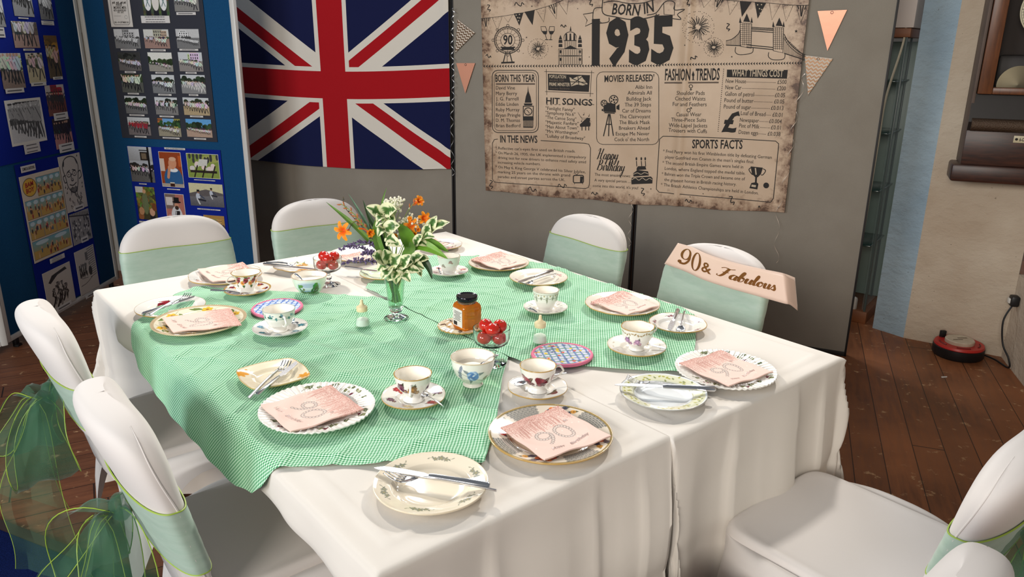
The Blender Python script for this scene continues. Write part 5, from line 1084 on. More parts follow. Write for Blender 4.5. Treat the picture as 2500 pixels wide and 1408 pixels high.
def lerp(pts, b): return np.interp(b, [p[0] for p in pts], [p[1] for p in pts])
def gingham(left, right, edge_lo, edge_hi, label, seed):
    b0, b1 = left[0][0], left[-1][0]; nb, na = 260, 190; Bs = np.linspace(b0, b1, nb); rng = np.random.default_rng(seed); P = np.zeros((na, nb, 3)); UV = np.zeros((na, nb, 2))
    for j, b in enumerate(Bs):
        lo, hi = lerp(left, b), lerp(right, b); a = np.linspace(lo, hi+1e-4, na)
        UV[:, j, 0] = (a+b)*.7071; UV[:, j, 1] = (b-a)*.7071
        w = 0
        for k in range(5): an = ph_[seed][k][0]; w = w+ph_[seed][k][2]*np.sin((a*math.cos(an)+b*math.sin(an))*ph_[seed][k][1]+2*np.sin((a*math.sin(an)-b*math.cos(an))*5+k)+k*1.7)
        fm = flatmask(E1[0]*a+E2[0]*b, E1[1]*a+E2[1]*b); w = (np.maximum(0, w)*2.3+np.maximum(0, np.sin((a*.8+b*.6)*70+3*np.sin(b*9)))**3*.0032+np.maximum(0, np.sin((a*.3-b*.9)*52+2.5*np.sin(a*11)))**4*.0042)*fm+.0006
        dm = np.minimum(np.minimum(a-lo, hi-a), .02)/.02
        z = TZ+.0036+w; aa = a.copy(); bb = np.full(na, b)
        if edge_lo is not None:
            ex = np.maximum(0, edge_lo-a); r_ = .019; t = np.clip(ex, 0, r_*math.pi/2)/r_; o = r_*np.sin(t); d = r_*(1-np.cos(t))+np.maximum(0, ex-r_*math.pi/2)
            amp = np.clip(d/.05, 0, 1); o = o+amp*(.002*np.sin(b*21)+.0015*np.sin(b*47+1)+.014)+.014*np.clip(d/.11, 0, 1); aa = np.where(ex > 0, edge_lo-o, a); z = np.where(ex > 0, TZ+.005+(w*.6)*(1-amp)-d, z)
        if edge_hi is not None:
            ex = np.maximum(0, a-edge_hi); aa = np.where(ex > 0, edge_hi+np.minimum(ex, .006), aa); z = np.where(ex > 0, TZ+.002-ex, z)
        q = E1[None]*aa[:, None]+E2[None]*bb[:, None]; P[:, j] = q; P[:, j, 2] = z
    c0 = P.reshape(-1, 3).mean(0); c0[2] = TZ
    return link('gingham_cloth', gridmesh('gingham_cloth', P-c0, GING, uv=UV), loc=c0, tag=(label, 'tablecloth', 'green gingham cloths'))
ph_ = {1: [(.6, 34, .0008), (2.2, 21, .0011), (1.2, 55, .0006), (.2, 15, .0011), (2.8, 80, .0004)], 2: [(.9, 30, .0006), (2.5, 24, .0009), (1.9, 48, .0005), (.1, 17, .0008), (2.9, 70, .0003)]}
gingham([(1.053, .800), (1.12, .715), (1.189, .625), (1.29, .485), (1.315, .44), (1.36, .405), (1.45, .378), (1.6, .37), (1.76, .365), (2.02, .375), (2.19, .400), (2.28, .45), (2.33, .49), (2.464, .620), (2.54, .700), (2.572, .744)],
        [(1.053, .807), (1.20, .955), (1.35, 1.09), (1.446, 1.188), (1.5, 1.192), (1.977, 1.192), (2.10, 1.165), (2.2, 1.08), (2.281, 1.008), (2.45, .86), (2.572, .744)], .497, 1.187, 'green gingham cloth on the left table, drooping over its left edge', 1)
gingham([(1.076, 1.475), (1.25, 1.32), (1.39, 1.195), (1.45, 1.187), (2.21, 1.187), (2.255, 1.225), (2.35, 1.448), (2.432, 1.613)],
        [(1.076, 1.483), (1.2, 1.66), (1.331, 1.835), (1.40, 1.87), (2.06, 1.87), (2.16, 1.83), (2.30, 1.73), (2.432, 1.613)], None, None, 'green gingham cloth on the right table with pale bright checks', 2)
# ================================================================== CHAIRS
SPAN = Mat('white_spandex'); k = SPAN.noise(900, 1); SPAN.set(Base_Color=rgba((216, 210, 206)), Roughness=.62, Specular_IOR_Level=.3, Sheen_Weight=.15); SPAN.bump(k, .05, .001); SPAN = SPAN.m
SASHM = Mat('pale_green_organza_band'); k = SASHM.noise(14, 5, None, .6, (1, 1, 4)); SASHM.color(SASHM.mix(SASHM.ramp(k, .3, .7), (160, 184, 168), (174, 194, 180))); SASHM.set(Roughness=.42, Specular_IOR_Level=.35, Sheen_Weight=.2); SASHM.bump(k, .12, .004); SASHM = SASHM.m
BOWM = sheer('green_organza', (38, 96, 66), .44); BOWT = sheer('thin_green_organza', (72, 118, 80), .22); CORD = pbr('lime_edge_cord', (150, 178, 62), .5)
SZ = .465
def srect(t, hx, hy, n=5.):
    c, s = math.cos(t), math.sin(t); r = (abs(c)**n+abs(s)**n)**(-1/n); return hx*r*c, hy*r*s
HX, HY = .215, .215
def seat_mesh():
    N = 144; rings = []
    for f in (0.0005, .1, .2, .4, .6, .78, .88):
        rings.append([(*srect(2*math.pi*i/N, HX*f, HY*f, 4.5+3*f), SZ-.014*(1-f**2)) for i in range(N)])
    for f, dz in ((.935, 0), (.97, -.003), (.99, -.010), (1.0, -.020)): rings.append([(*srect(2*math.pi*i/N, HX*f, HY*f, 8.5), SZ+dz) for i in range(N)])
    for v in np.linspace(.04, 1, 22):
        r_ = []
        for i in range(N):
            t = 2*math.pi*i/N; x, y = srect(t, HX, HY, 9); u = min(abs(x)/HX, abs(y)/HY); side = abs(x) > abs(y)
            zh = (.400 if side else .35)*(1-max(0, u)**3.)+.006
            if side:
                q = (1-u**2.6)*(1-.45*max(0, y/HY)**2); ro = .060*q*math.sin(min(1., v*1.5)*math.pi/2); dz = v**1.9
            else: q = 1-u**2; ro = .008*q*v-.006*q*math.sin(math.pi*v); dz = v
            z = SZ-.02-(SZ-.02-zh)*dz+(.012*q*math.sin(min(1, v*2.2)*math.pi) if side else 0)
            leg = .040*v*u**4-.018*math.sin(math.pi*min(1, v*1.3))*u**6
            k = 1+leg/math.hypot(x, y); X_, Y_ = x*k, y*k
            if side: X_ += ro*(1 if x > 0 else -1)
            else: Y_ += ro*(1 if y > 0 else -1)
            r_.append((X_, Y_-(.03*v*u**3 if y < 0 else 0.), z))
        rings.append(r_)
    m = MB(); m.grid([[r_[i] for r_ in rings] for i in range(N)], wrap=True); return m.mesh('seat', SPAN, True, 60)
ZT = .875; SH = .70
def back_sec(z, off=0.):
    h = (z-SZ)/(ZT-SZ); yc = -HY-.012-.085*max(-.4, h)-.012*h*h
    w0 = .222-.010*h
    if z > SH:
        q = min(1., (z-SH)/(ZT-SH)); hw = w0*max(0., 1-q**3.2)**(1/2.6); th = .040+.012*math.sin(math.pi*q*.5); th *= max(0., 1-q**9)**.5
    else: hw = w0; th = .033+.007*max(0, h)/.57
    th = th*(.75 if h < .15 else 1.)
    return yc, hw+off, th+off
def sec_ring(z, N=56, off=0., bulge=.016):
    yc, hw, th = back_sec(z, off); o = []
    for i in range(N):
        t = 2*math.pi*i/N; x, y = srect(t, hw, th, 2.9)
        o.append((x, yc+y-bulge*(1-(x/max(hw, 1e-4))**2), z))
    return o
def back_mesh():
    zs = list(np.linspace(.40, SH, 16))+[SH+(ZT-SH)*math.sin(a*math.pi/2)**.9 for a in list(np.linspace(.06, .95, 20))+[.965, .978, .988, .995]]
    rings = [sec_ring(z) for z in zs]; m = MB(); N = 56; m.grid([[r_[i] for r_ in rings] for i in range(N)], wrap=True)
    m.add(rings[-1], [tuple(range(N))]); return m.mesh('backrest', SPAN, True, 70)
def seam_mesh(s):
    m = MB()
    pts = []
    for z in list(np.linspace(.44, SH, 10))+[SH+(ZT-SH)*k for k in (.3, .55, .75, .88)]:
        yc, hw, th = back_sec(z); pts.append((s*(hw+.0008), yc+.004*math.sin(z*30), z))
    return m.tube(cr(pts, 4), [.0019*math.sin(math.pi*(i+.5)/((len(pts)-1)*4+1))**.5 for i in range((len(pts)-1)*4+1)], 6).mesh('side_seam', SPAN)
def sash_mesh(z0, z1, wv=1.):
    N = 90; zs = np.linspace(z0, z1, 14); rings = []
    for j, z in enumerate(zs):
        r_ = []
        for i, p in enumerate(sec_ring(z, N, .0024+.0010*abs(math.sin(j*2.1)))): 
            dz = .003*math.sin(p[0]*6+.5)*wv+.0015*math.sin(p[0]*21); r_.append((p[0], p[1], z+dz*(1 if j > 6 else .7)))
        rings.append(r_)
    m = MB(); m.grid([[r_[i] for r_ in rings] for i in range(N)], wrap=True); return m.mesh('band', SASHM, True, 80), rings[0], rings[-1]
def loop_strip(cx, cy, cz, dx, dz, wid, seed, tail=None):
    """one bow loop: a teardrop strip hanging from the knot"""
    rg = random.Random(seed); pts = []; n = 30; A, B = [], []
    for k in range(n+1):
        t = k/n; a = 2*math.pi*t; lx = dx*(1-math.cos(a))/2+.030*math.sin(a)*(1 if dx > 0 else -1); lz = dz*(1-math.cos(a))/2+.055*math.sin(a); wv = .010*math.sin(a*2+seed)
        wd = wid*(.16+.84*math.sin(math.pi*t)**.7); yy = cy-.05*math.sin(math.pi*t)+wv
        A.append((cx+lx, yy+wd*.5, cz+lz+.012*math.sin(3*a+seed))); B.append((cx+lx*1.05, yy-wd*.5, cz+lz-.010))
    P = [[(np.array(A[i])*(1-j/6)+np.array(B[i])*(j/6)+vec(0, 0, .010*math.sin(j*1.6+i*.5))) for j in range(7)] for i in range(n+1)]
    return P, A, B
def tail_strip(cx, cy, cz, dx, L, wid, seed):
    n = 22; A, B = [], []
    for k in range(n+1):
        t = k/n; w = wid*(.10+.9*t**.6); x = cx+dx*t**.7+.015*math.sin(t*7+seed); z = cz-L*t; y = cy-.03-.05*math.sin(t*2.2)
        A.append((x-w*.3, y-w*.5+.012*math.sin(t*9), z+.02*t)); B.append((x+w*.3, y+w*.5, z-.05*t))
    P = [[(np.array(A[i])*(1-j/6)+np.array(B[i])*(j/6)+vec(.012*math.sin(j*1.9+i*.35+seed), 0, 0)) for j in range(7)] for i in range(n+1)]
    return P, A, B
SEAT, BACK, SEAML, SEAMR = seat_mesh(), back_mesh(), seam_mesh(-1), seam_mesh(1)
def chair(a, b, rot, label):
    t = thing('banquet_chair', label, 'chair', AB(a, b), rot, 'banquet chairs in white stretch covers')
    link('seat', SEAT, t); bk = link('backrest', BACK, t); link('side_seam', SEAML, bk); link('side_seam', SEAMR, bk); return t
def sash(a, b, rot, label, z0, z1, bow, seed=0, droop=1.):
    t = thing('chair_sash', label, 'sash', AB(a, b), rot, 'green organza chair sashes')
    me, lo_, hi_ = sash_mesh(z0, z1); bd_ = link('band', me, t)
    for r_ in (lo_, hi_): MB().tube(r_, .0016, 5, True).build('edge_cord', CORD, bd_)
    if bow:
        zc = (z0+z1)/2+.0; yc, hw, th = back_sec(zc); cy = yc-th-.035
        MB().ball((0, cy, zc), .024, 14, 10, (1.2, .9, 1.3)).build('knot', BOWM, t)
        for s in (-1, 1):
            P, A, B = loop_strip(0, cy-.01, zc, s*.135, -.17*droop, .15, seed+s); l = MB().grid(P).build('bow_loop', BOWM, t)
            for q in (A, B): MB().tube(q, .0012, 5).build('edge_cord', CORD, l)
            P, A, B = tail_strip(s*.02, cy-.01, zc-.01, s*.10, .40+.05*s, .17, seed+s*2); l = MB().grid(P).build('tail', BOWT, t)
            for q in (A, B): MB().tube(q, .0009, 5).build('edge_cord', CORD, l)
    return t
RL, RN, RR, RF = R(-50.35), R(39.65), R(129.65), R(219.65)
spots = [('back left', .86, 2.86, RF, 'white covered chair at the far edge, before the blue photo board', 'pale green sash round the chair before the blue photo board', .60, .765, False),
 ('back', 1.47, 2.86, RF, 'white covered chair at the far edge, below the union flag', 'pale green sash round the chair below the union flag', .61, .765, False),
 ('right', 1.90, 2.17, RR, 'white covered chair on the right side, below the parchment banner', 'pale green sash round the chair below the parchment banner', .58, .775, False),
 ('sash', 1.90, 1.53, RR, 'white covered chair on the right side wearing the pink birthday sash', 'pale green chair sash below the pink birthday sash', .58, .79, False),
 ('leftfar', .575, 2.25, RL, 'white covered chair on the left side, the farther of two', 'green sash with trailing bow on the farther left chair', .56, .70, True),
 ('leftnear', .585, 1.575, RL, 'white covered chair on the left side, the nearest to the camera', 'green sash with large bow on the nearer left chair', .54, .69, True),
 ('nearright', 1.585, .67, RN, 'white covered chair at the near edge with its whole seat showing, lower right', 'green sash with bow on the lower right chair', .60, .70, True),
 ('nearcut', .985, .60, RN, 'white covered chair mostly cut off by the bottom edge of the photo', None, 0, 0, False)]
for i, (k, a, b, rz, lc, ls, z0, z1, bow) in enumerate(spots):
    chair(a, b, rz, lc)
    if ls: sash(a, b, rz, ls, z0, z1, bow, i*3, 1.)
# birthday sash on the fourth chair
a, b, rz = 1.90, 1.53, RR; fr = Matrix.Translation(AB(a, b)) @ Matrix.Rotation(rz, 4, 'Z'); inv = fr.inverted()
bs = thing('satin_sash', 'pale pink satin sash reading 90 & Fabulous across a chair back', 'sash', frame=fr)
yc, hw, th = back_sec(.80); yf = yc+th+.004
def cpx(u, v, dy=0.):                               # a point of the plane just in front of the chair back, in chair coordinates
    o = np.array(fr @ Vector((0, yf+dy, .8))); n = np.array((fr.to_3x3() @ Vector((0, 1, 0)))); return np.array(inv @ Vector(onplane(u, v, o, n)))
top = [(1655, 593), (1690, 603), (1727, 620), (1790, 640), (1855, 655), (1900, 664)]; bot = [(1622, 644), (1672, 662), (1716, 682), (1780, 703), (1848, 722), (1912, 740)]
TPts = [cpx(*p, d) for p, d in zip(top, (.004, .004, .012, .007, .012, .007))]; BPts = [cpx(*p, d) for p, d in zip(bot, (.004, .004, .012, .007, .012, .007))]
e0 = TPts[-1]+vec(-.02, -.012, -.004); e1 = BPts[-1]+vec(-.014, -.02, -.006); e2 = e0+vec(-.004, -.05, -.02); e3 = e1+vec(.0, -.05, -.03)
TPts += [e0, e2]; BPts += [e1, e3]
tc_, bc_ = cr(TPts, 6), cr(BPts, 6); Pm = [[t_*(1-j/8)+b_*j/8 for j in range(9)] for t_, b_ in zip(tc_, bc_)]
SATIN = pbr('pale_pink_satin', (238, 208, 190), .38, bump=(5, .2, .006), Sheen_Weight=.2)
rb = MB().grid(Pm).build('ribbon', SATIN, bs)
md = rb.modifiers.new('t', 'SOLIDIFY'); md.thickness = .0012; md.offset = 0
# fold back at the far left end
fl_ = [TPts[0], BPts[0]]; MB().grid([[TPts[0], BPts[0]], [TPts[0]+vec(-.0, -.03, -.01), BPts[0]+vec(.006, -.05, .0)]]).build('folded_end', SATIN, bs)
# lettering: lay 2D coordinates (s along, h up) on the ribbon
def rfn(s, h, z):
    f = s*(len(tc_)-1); i = int(min(max(f, 0), len(tc_)-2)); f -= i; p = (tc_[i]*(1-f)+tc_[i+1]*f)*h+(bc_[i]*(1-f)+bc_[i+1]*f)*(1-h); return Vector((p[0], p[1]+.0016+z, p[2]))
LS = sum(np.linalg.norm(tc_[i+1]-tc_[i]) for i in range(len(tc_)-1)); HS = np.linalg.norm(tc_[4]-bc_[4])
GOLD = pbr('bronze_gold_foil', (150, 100, 56), .28, .85, bump=(25, .4, .004))
lm = MB(); rs = lambda x, y, z: rfn(x/LS, y/HS, z)
def ring2(cx, cy, rx, ry, tx, ty):
    n = 36; o_, i_ = [], []
    for k in range(n): t = 2*math.pi*k/n; o_.append(rs(cx+rx*math.cos(t), cy+ry*math.sin(t), 0)); i_.append(rs(cx+(rx-tx)*math.cos(t), cy+(ry-ty)*math.sin(t), 0))
    lm.add(o_+i_, [(k, (k+1) % n, n+(k+1) % n, n+k) for k in range(n)])
u0 = .215*LS*.42; H_ = HS
x9 = LS*.118
ring2(x9, H_*.66, .0195, .022, .009, .003); put_stroke(lm, cr([(x9+.0155, H_*.66), (x9+.016, H_*.48), (x9+.004, H_*.29), (x9-.012, H_*.27)], 8), .0075, rs); put_poly(lm, circ(x9-.013, H_*.32, .0062, 16), rs)
x0_ = x9+.046; ring2(x0_, H_*.545, .020, .035, .0092, .003)
lm.build('digits', GOLD, bs, False); lm = MB()
put_text(lm, '&', (x0_+.025, H_*.30), (x0_+.056, H_*.30), .038, rs, .012)
lm.build('ampersand', GOLD, bs, False); lm = MB(); wd = put_script(lm, 'Fabulous', (x0_+.070, H_*.35), .0185, rs, (.0024, .0078), (1, -.0), .22, 1.10)
lm.build('sash_lettering', GOLD, bs, False)
# ================================================================== CHINA
THIN = thinglass('thin_clear_glass')
GZ, WZ = .7565, .7505          # resting heights on gingham and on the white cloth
IV = (238, 232, 218); WH = (240, 237, 230); GOLDC = (186, 150, 84)
def plate_mesh(R_, pattern, base=WH, nr=34, na=200, shape=None, h=.019, well=.60, rim=GOLDC, rimw=.0012, square=False, ripple=0.):
    prof = [(0, .0045), (well*.9, .0045), (well, .0062), (well+.05, .0095), (well+.10, .0125), (.94, h*.93), (.985, h), (1., h+.0004)]
    rr = np.concatenate([np.linspace(.001, well*.95, 10)[:-1], np.linspace(well*.95, 1., nr-9)]); zz = np.interp(rr, [p[0] for p in prof], [p[1] for p in prof])
    rb = np.array([1.004, 1.002, .99, .9, well+.02, well-.02, well-.05, well-.10, .3, .001]); zb = np.interp(rb, [p[0] for p in prof], [p[1] for p in prof])-.0036; zb[0] = h-.0006; zb[5] = 0; zb[6] = 0; zb[4] = .004
    r = np.concatenate([rr, rb]); z = np.concatenate([zz, zb]); th = np.linspace(0, 2*math.pi, na, endpoint=False); T_, Rg = np.meshgrid(th, r, indexing='ij')
    k = np.array([shape(t) for t in th]) if shape else np.ones(na); kk = 1+(k-1)[:, None]*np.clip((Rg-.3)/.6, 0, 1)
    x, y = Rg*R_*kk*np.cos(T_), Rg*R_*kk*np.sin(T_); Zg = np.tile(z, (na, 1))
    if ripple: Zg = Zg+ripple*np.cos(T_*52)*np.clip((Rg-well-.02)/.2, 0, 1)
    P = np.stack([x, y, Zg], -1); col = np.tile(np.array(base, float), (na*len(r), 1)); n_top = len(rr); sel = (np.arange(na*len(r)) % len(r)) < n_top
    if pattern:
        q = P.reshape(-1, 3)[sel][:, :2]; c = col[sel]; col[sel] = paint(q, c, pattern(R_), .0005)
    cc = col.reshape(na, len(r), 3)
    if rim is not None: cc[:, (r > 1-rimw/R_*1.0)] = rim
    return gridmesh('plate', P, CHINA, wrap=True, cols=cc)
def put_plate(name, x, y, z, R_, pattern, label, cat, rot=0., group=None, **k): return link(name, plate_mesh(R_, pattern, **k), loc=(x, y, z), rotz=rot, tag=(label, cat, group))
def around(R_, r, n, fn, off=0.):
    o = []
    for k in range(n): a = off+2*math.pi*k/n; o += fn(r*R_*math.cos(a), r*R_*math.sin(a), a)
    return o
rg = random.Random(5)
def pat_yellow(R_):          # cream dish with a ring of yellow flowers and green leaves
    o = [('R', .93*R_, .985*R_, (196, 174, 138)), ('R', .60*R_, .93*R_, (240, 232, 206))]
    def f(x, y, a):
        s = []
        for d in (-.24, -.12, .12, .24): s += leaf((.78*R_)*math.cos(a+d), (.78*R_)*math.sin(a+d), a+d+1.2+(0 if d > 0 else 1.9), .24*R_, .045*R_, (96, 118, 44), (130, 150, 70))
        return s+bloom(x, y, .125*R_, (236, 190, 52), (170, 104, 30), 6, a)+[('s', .9*R_*math.cos(a-.3), .9*R_*math.sin(a-.3), .7*R_*math.cos(a+.3), .7*R_*math.sin(a+.3), .008*R_, (110, 124, 60))]
    return o+around(R_, .78, 6, f, .3)
def pat_ivy(R_):             # white ribbed plate with ivy trails and berries
    o = []
    for a0 in (.3, 1.2, 3.6, 4.5, 5.4):
        for k in range(5):
            a = a0+.13*k; r = R_*(.80+.09*math.sin(k*1.9+a0)); x, y = r*math.cos(a), r*math.sin(a); o.append(('s', x, y, R_*.80*math.cos(a+.13), R_*.80*math.sin(a+.13), .010*R_, (92, 78, 60)))
            if k != 2: o += leaf(x, y, a+(1.3 if k % 2 else -1.2), .17*R_, .050*R_, (112, 118, 78) if k % 2 else (84, 96, 66), (170, 170, 130))
            else: o += [('d', x+d, y+e, .028*R_, (104, 40, 56)) for d, e in ((0, 0), (.035*R_, .02*R_), (-.01*R_, .045*R_))]
    return o
def pat_imperial(R_):        # grey scale-pattern border with orange flower panels
    o = [('R', .66*R_, .97*R_, (226, 214, 196)), ('R', .955*R_, .985*R_, (150, 128, 76)), ('R', .645*R_, .665*R_, (170, 140, 80))]
    for s in range(4):
        a0 = .2+s*math.pi/2
        for k in range(16):
            for j in range(7):
                a = a0+.62*(k/15-.5)+.02*(j % 2); r = R_*(.70+.04*j); o.append(('e', r*math.cos(a), r*math.sin(a), .018*R_, .021*R_, a, (96, 96, 94))); o.append(('e', r*math.cos(a), r*math.sin(a), .009*R_, .011*R_, a, (176, 174, 166)))
        a1 = a0+math.pi/4
        for d, rr_, c in ((0, .82, (206, 96, 52)), (.17, .86, (214, 120, 60)), (-.17, .78, (60, 62, 92)), (.26, .76, (196, 74, 60)), (-.27, .86, (196, 140, 60)), (.09, .73, (64, 66, 96)), (-.08, .92, (84, 84, 96))):
            x, y = rr_*R_*math.cos(a1+d), rr_*R_*math.sin(a1+d); o += leaf(x, y, a1+d+2.2, .11*R_, .03*R_, (66, 70, 88))+leaf(x, y, a1+d-1.0, .10*R_, .03*R_, (110, 104, 70))+rose(x, y, (.075 if d == 0 else .05)*R_, c, tuple(min(255, t*1.18) for t in c), tuple(t*.7 for t in c), rg)
    return o
def pat_sprays(lc, fc, cc, n=5, r=.80, L=.44, R0=None, fs=.16):
    def f(R_):
        o = list(R0(R_)) if R0 else []
        return o+around(R_, r, n, lambda x, y, a: spray(x, y, a+math.pi/2, L*R_, rg, lc, fc, cc, 3, fs), .4)
    return f
def pat_corner(fl, n=3, r=.72, s=.2, lf=(96, 116, 60)):
    def f(R_):
        o = []
        for k in range(n):
            a = 1.9+2*math.pi*k/n; x, y = r*R_*math.cos(a), r*R_*math.sin(a)
            for d in (-1.6, -.6, .5, 1.5, 2.6): o += leaf(x, y, a+d, .3*R_, .06*R_, lf, (150, 160, 100))
            o += rose(x, y, s*R_, fl, tuple(min(255, t*1.2) for t in fl), tuple(t*.62 for t in fl), rg)+bloom(x+.2*R_, y-.1*R_, s*.5*R_, (216, 176, 90), (150, 96, 40))
        return o
    return f
def pat_vine(R_):            # green-yellow leafy border
    o = [('R', .70*R_, .95*R_, (226, 226, 196))]
    for k in range(70): a = 2*math.pi*k/70; r = R_*(.83+.07*math.sin(k*2.4)); o += leaf(r*math.cos(a), r*math.sin(a), a+1.2+k, .10*R_, .026*R_, (178, 176, 84) if k % 3 else (150, 158, 108))
    return o+[('R', .67*R_, .685*R_, (190, 190, 150))]
def scallop(n, a): return lambda t: 1+a*abs(math.sin(n*t/2))-a*.5
def squareshape(t): 
    c, s = abs(math.cos(t)), abs(math.sin(t)); return (c**6+s**6)**(-1/6)*.86+.03*math.cos(4*t)
ROTN = R(39.65)
# dinner plates: (x, y, surface, R, pattern, label, options)
DP = [(-.905, 2.077, GZ, .130, pat_yellow, 'cream dinner plate with yellow flower border on the left gingham cloth', dict(base=(240, 230, 206), na=420, nr=60, rim=(206, 186, 150))),
 (-1.005, 2.560, WZ, .122, pat_sprays((120, 140, 120), (206, 160, 160), (190, 150, 90), 4), 'wavy white dinner plate behind the rose patterned cup, at the far left', dict(shape=scallop(6, .05))),
 (-.427, 1.526, GZ, .125, pat_ivy, 'ribbed white dinner plate with ivy on the front of the left gingham cloth', dict(shape=scallop(60, .012), na=520, nr=60, rim=None, ripple=.0009)),
 (.083, 1.428, WZ, .1295, pat_imperial, 'ornate dinner plate with grey scales and orange flowers on bare white cloth', dict(base=(240, 226, 200), na=520, nr=64, rimw=.0013)),
 (.539, 1.771, WZ, .124, pat_ivy, 'ribbed white dinner plate with ivy near the right corner of the table', dict(shape=scallop(60, .012), na=480, nr=56, rim=None, ripple=.0009)),
 (.346, 2.264, GZ, .116, pat_sprays((150, 170, 140), (206, 150, 160), (206, 170, 90), 5), 'white dinner plate with napkin before the chair wearing the pink sash', dict(base=IV, shape=scallop(12, .012))),
 (-.050, 2.728, GZ, .112, pat_sprays((150, 165, 140), (196, 150, 160), (206, 170, 90), 4), 'white dinner plate with napkin at the back of the right gingham cloth', dict(base=IV, na=160)),
 (-.60, 2.86, WZ, .112, None, 'white dinner plate with napkin half hidden behind the lavender sprigs', dict(na=140))]
for x, y, z, r_, p, lb, k in DP: put_plate('dinner_plate', x, y, z, r_, p, lb, 'plate', rg.random()*.6, None, **k)
SP = [(-1.047, 2.212, WZ, .101, pat_corner((122, 22, 34), 1, .52, .24), 'small white plate with a dark red flower at the left corner of the table', dict(na=240, nr=46), .35),
 (-.775, 2.70, WZ, .098, pat_corner((214, 150, 60), 2, .4, .2), 'wavy white plate with orange flowers, behind the green landscape bowl', dict(shape=scallop(6, .08), na=200, nr=40), 0.),
 (-.455, 2.60, WZ, .086, pat_sprays((150, 190, 130), (200, 220, 170), (206, 206, 120), 4), 'pale green tea plate lying behind the vase of flowers', dict(base=(226, 238, 214), na=140), 0.),
 (-.578, 1.702, GZ, .088, None, 'square cream tea plate with orange flowers on the left gingham cloth', dict(base=(240, 228, 200), shape=squareshape, na=320, nr=50, rim=(206, 180, 120), well=.5), 0.),
 (-.146, 1.234, WZ, .1055, pat_sprays((128, 132, 112), (150, 150, 132), (170, 160, 110), 6, .82, .42), 'large cream tea plate with grey sprays at the near corner of the table', dict(base=(238, 226, 204), na=420, nr=56, rim=(226, 212, 186)), 0.),
 (.357, 1.633, WZ, .1015, pat_vine, 'white tea plate with yellow green leaf border on the right white cloth', dict(na=360, nr=48, rim=(160, 158, 150), rimw=.0016, base=(232, 236, 238)), 0.),
 (.486, 2.098, WZ+.003, .083, pat_sprays((96, 96, 80), (130, 80, 100), (180, 130, 70), 5, .80, .42), 'small white tea plate with brown sprays below the pink sash chair', dict(na=240, nr=40, shape=scallop(5, .02)), 0.),
 (.092, 2.545, GZ, .101, pat_sprays((170, 178, 160), (206, 170, 170), (206, 180, 130), 4), 'cream tea plate with faint sprays behind the grey leaf cup', dict(base=IV, na=180), 0.),
 (-.295, 3.02, WZ, .09, pat_corner((206, 150, 160), 3, .5, .15), 'floral tea plate at the far corner of the table', dict(na=140, shape=scallop(6, .04)), 0.),
 (-.145, 2.072, GZ, .068, lambda R_: around(R_, .78, 8, lambda x, y, a: [('e', x, y, .14*R_, .09*R_, a, (90, 66, 46)), ('e', x*.7, y*.7, .06*R_, .12*R_, a, (190, 140, 70))]), 'small scalloped brown and gold saucer under the honey jar', dict(na=160, nr=40, base=(222, 206, 176), shape=scallop(24, .05), h=.010), 0.)]
SQ = None
for i, (x, y, z, r_, p, lb, k, rot) in enumerate(SP):
    if i == 3:
        def p(R_):
            o = []
            for a, b in ((-.62, .55), (.66, -.60), (-.75, .45)):
                for k_ in range(7): o.append(('e', (a+.10*math.cos(k_))*R_, (b+.10*math.sin(k_))*R_, .10*R_, .05*R_, k_*1.0, (232, 160, 50)))
            q = cr([(.3*R_, -.5*R_), (0, -.35*R_), (-.1*R_, -.1*R_), (.25*R_, 0), (.3*R_, .25*R_)], 6); return o+[('s', *q[j], *q[j+1], .02*R_, (150, 150, 150)) for j in range(len(q)-1)]
        rot = R(36)
    put_plate('tea_plate' if i < 9 else 'jar_saucer', x, y, z, r_, p, lb, 'plate' if i < 9 else 'saucer', rot, None, **k)
# cups and saucers
def cup_mesh(prof, pat, base=WH, na=150, nz=54, scal=None, rim=GOLDC, inner=(246, 241, 230)):
    s = np.array(prof, float); d = np.concatenate([[0], np.cumsum(np.hypot(*(s[1:]-s[:-1]).T))]); t = np.linspace(0, d[-1], nz); r = np.interp(t, d, s[:, 0]); z = np.interp(t, d, s[:, 1])
    ri = np.maximum(.0005, r[::-1]-.0026); zi = np.maximum(z[::-1], z.min()+.010); keep = z[::-1] > .012; ri, zi = ri[keep], zi[keep]; ri = np.append(ri, .0005); zi = np.append(zi, zi[-1]-.001)
    rr, zz = np.concatenate([[.0005], r, ri]), np.concatenate([[z[0]+.002], z, zi]); th = np.linspace(0, 2*math.pi, na, endpoint=False); T_, Rg = np.meshgrid(th, rr, indexing='ij'); Zg = np.tile(zz, (na, 1)); top = z.max()
    if scal: k = 1+scal[1]*np.cos(scal[0]*T_)*np.clip((Zg-top*.4)/(top*.6), 0, 1); Rg = Rg*k; Zg = Zg+scal[1]*.6*.04*np.cos(scal[0]*T_)*np.clip((Zg-top*.5)/(top*.5), 0, 1)
    P = np.stack([Rg*np.cos(T_), Rg*np.sin(T_), Zg], -1); n = len(rr); col = np.tile(np.array(base, float), (na*n, 1)); idx = np.arange(na*n) % n; out = idx <= nz
    Rm = float(r.max()); q = np.stack([(T_.ravel()-math.pi)*Rm*.86, Zg.ravel()], 1)
    if pat: col[out] = paint(q[out], col[out], pat(Rm*.86, top), .0004)
    col[~out] = inner
    cc = col.reshape(na, n, 3)
    if rim is not None: cc[:, nz-1:nz+2] = rim
    return gridmesh('bowl', P, CHINA, wrap=True, cols=cc)
HAND = lambda r, z0, z1, out=.021: [(r-.003, 0, z1), (r+out*.55, 0, z1+.005), (r+out, 0, z1-.008), (r+out*.9, 0, (z0+z1)/2), (r+out*.35, 0, z0+.004), (r-.006, 0, z0)]
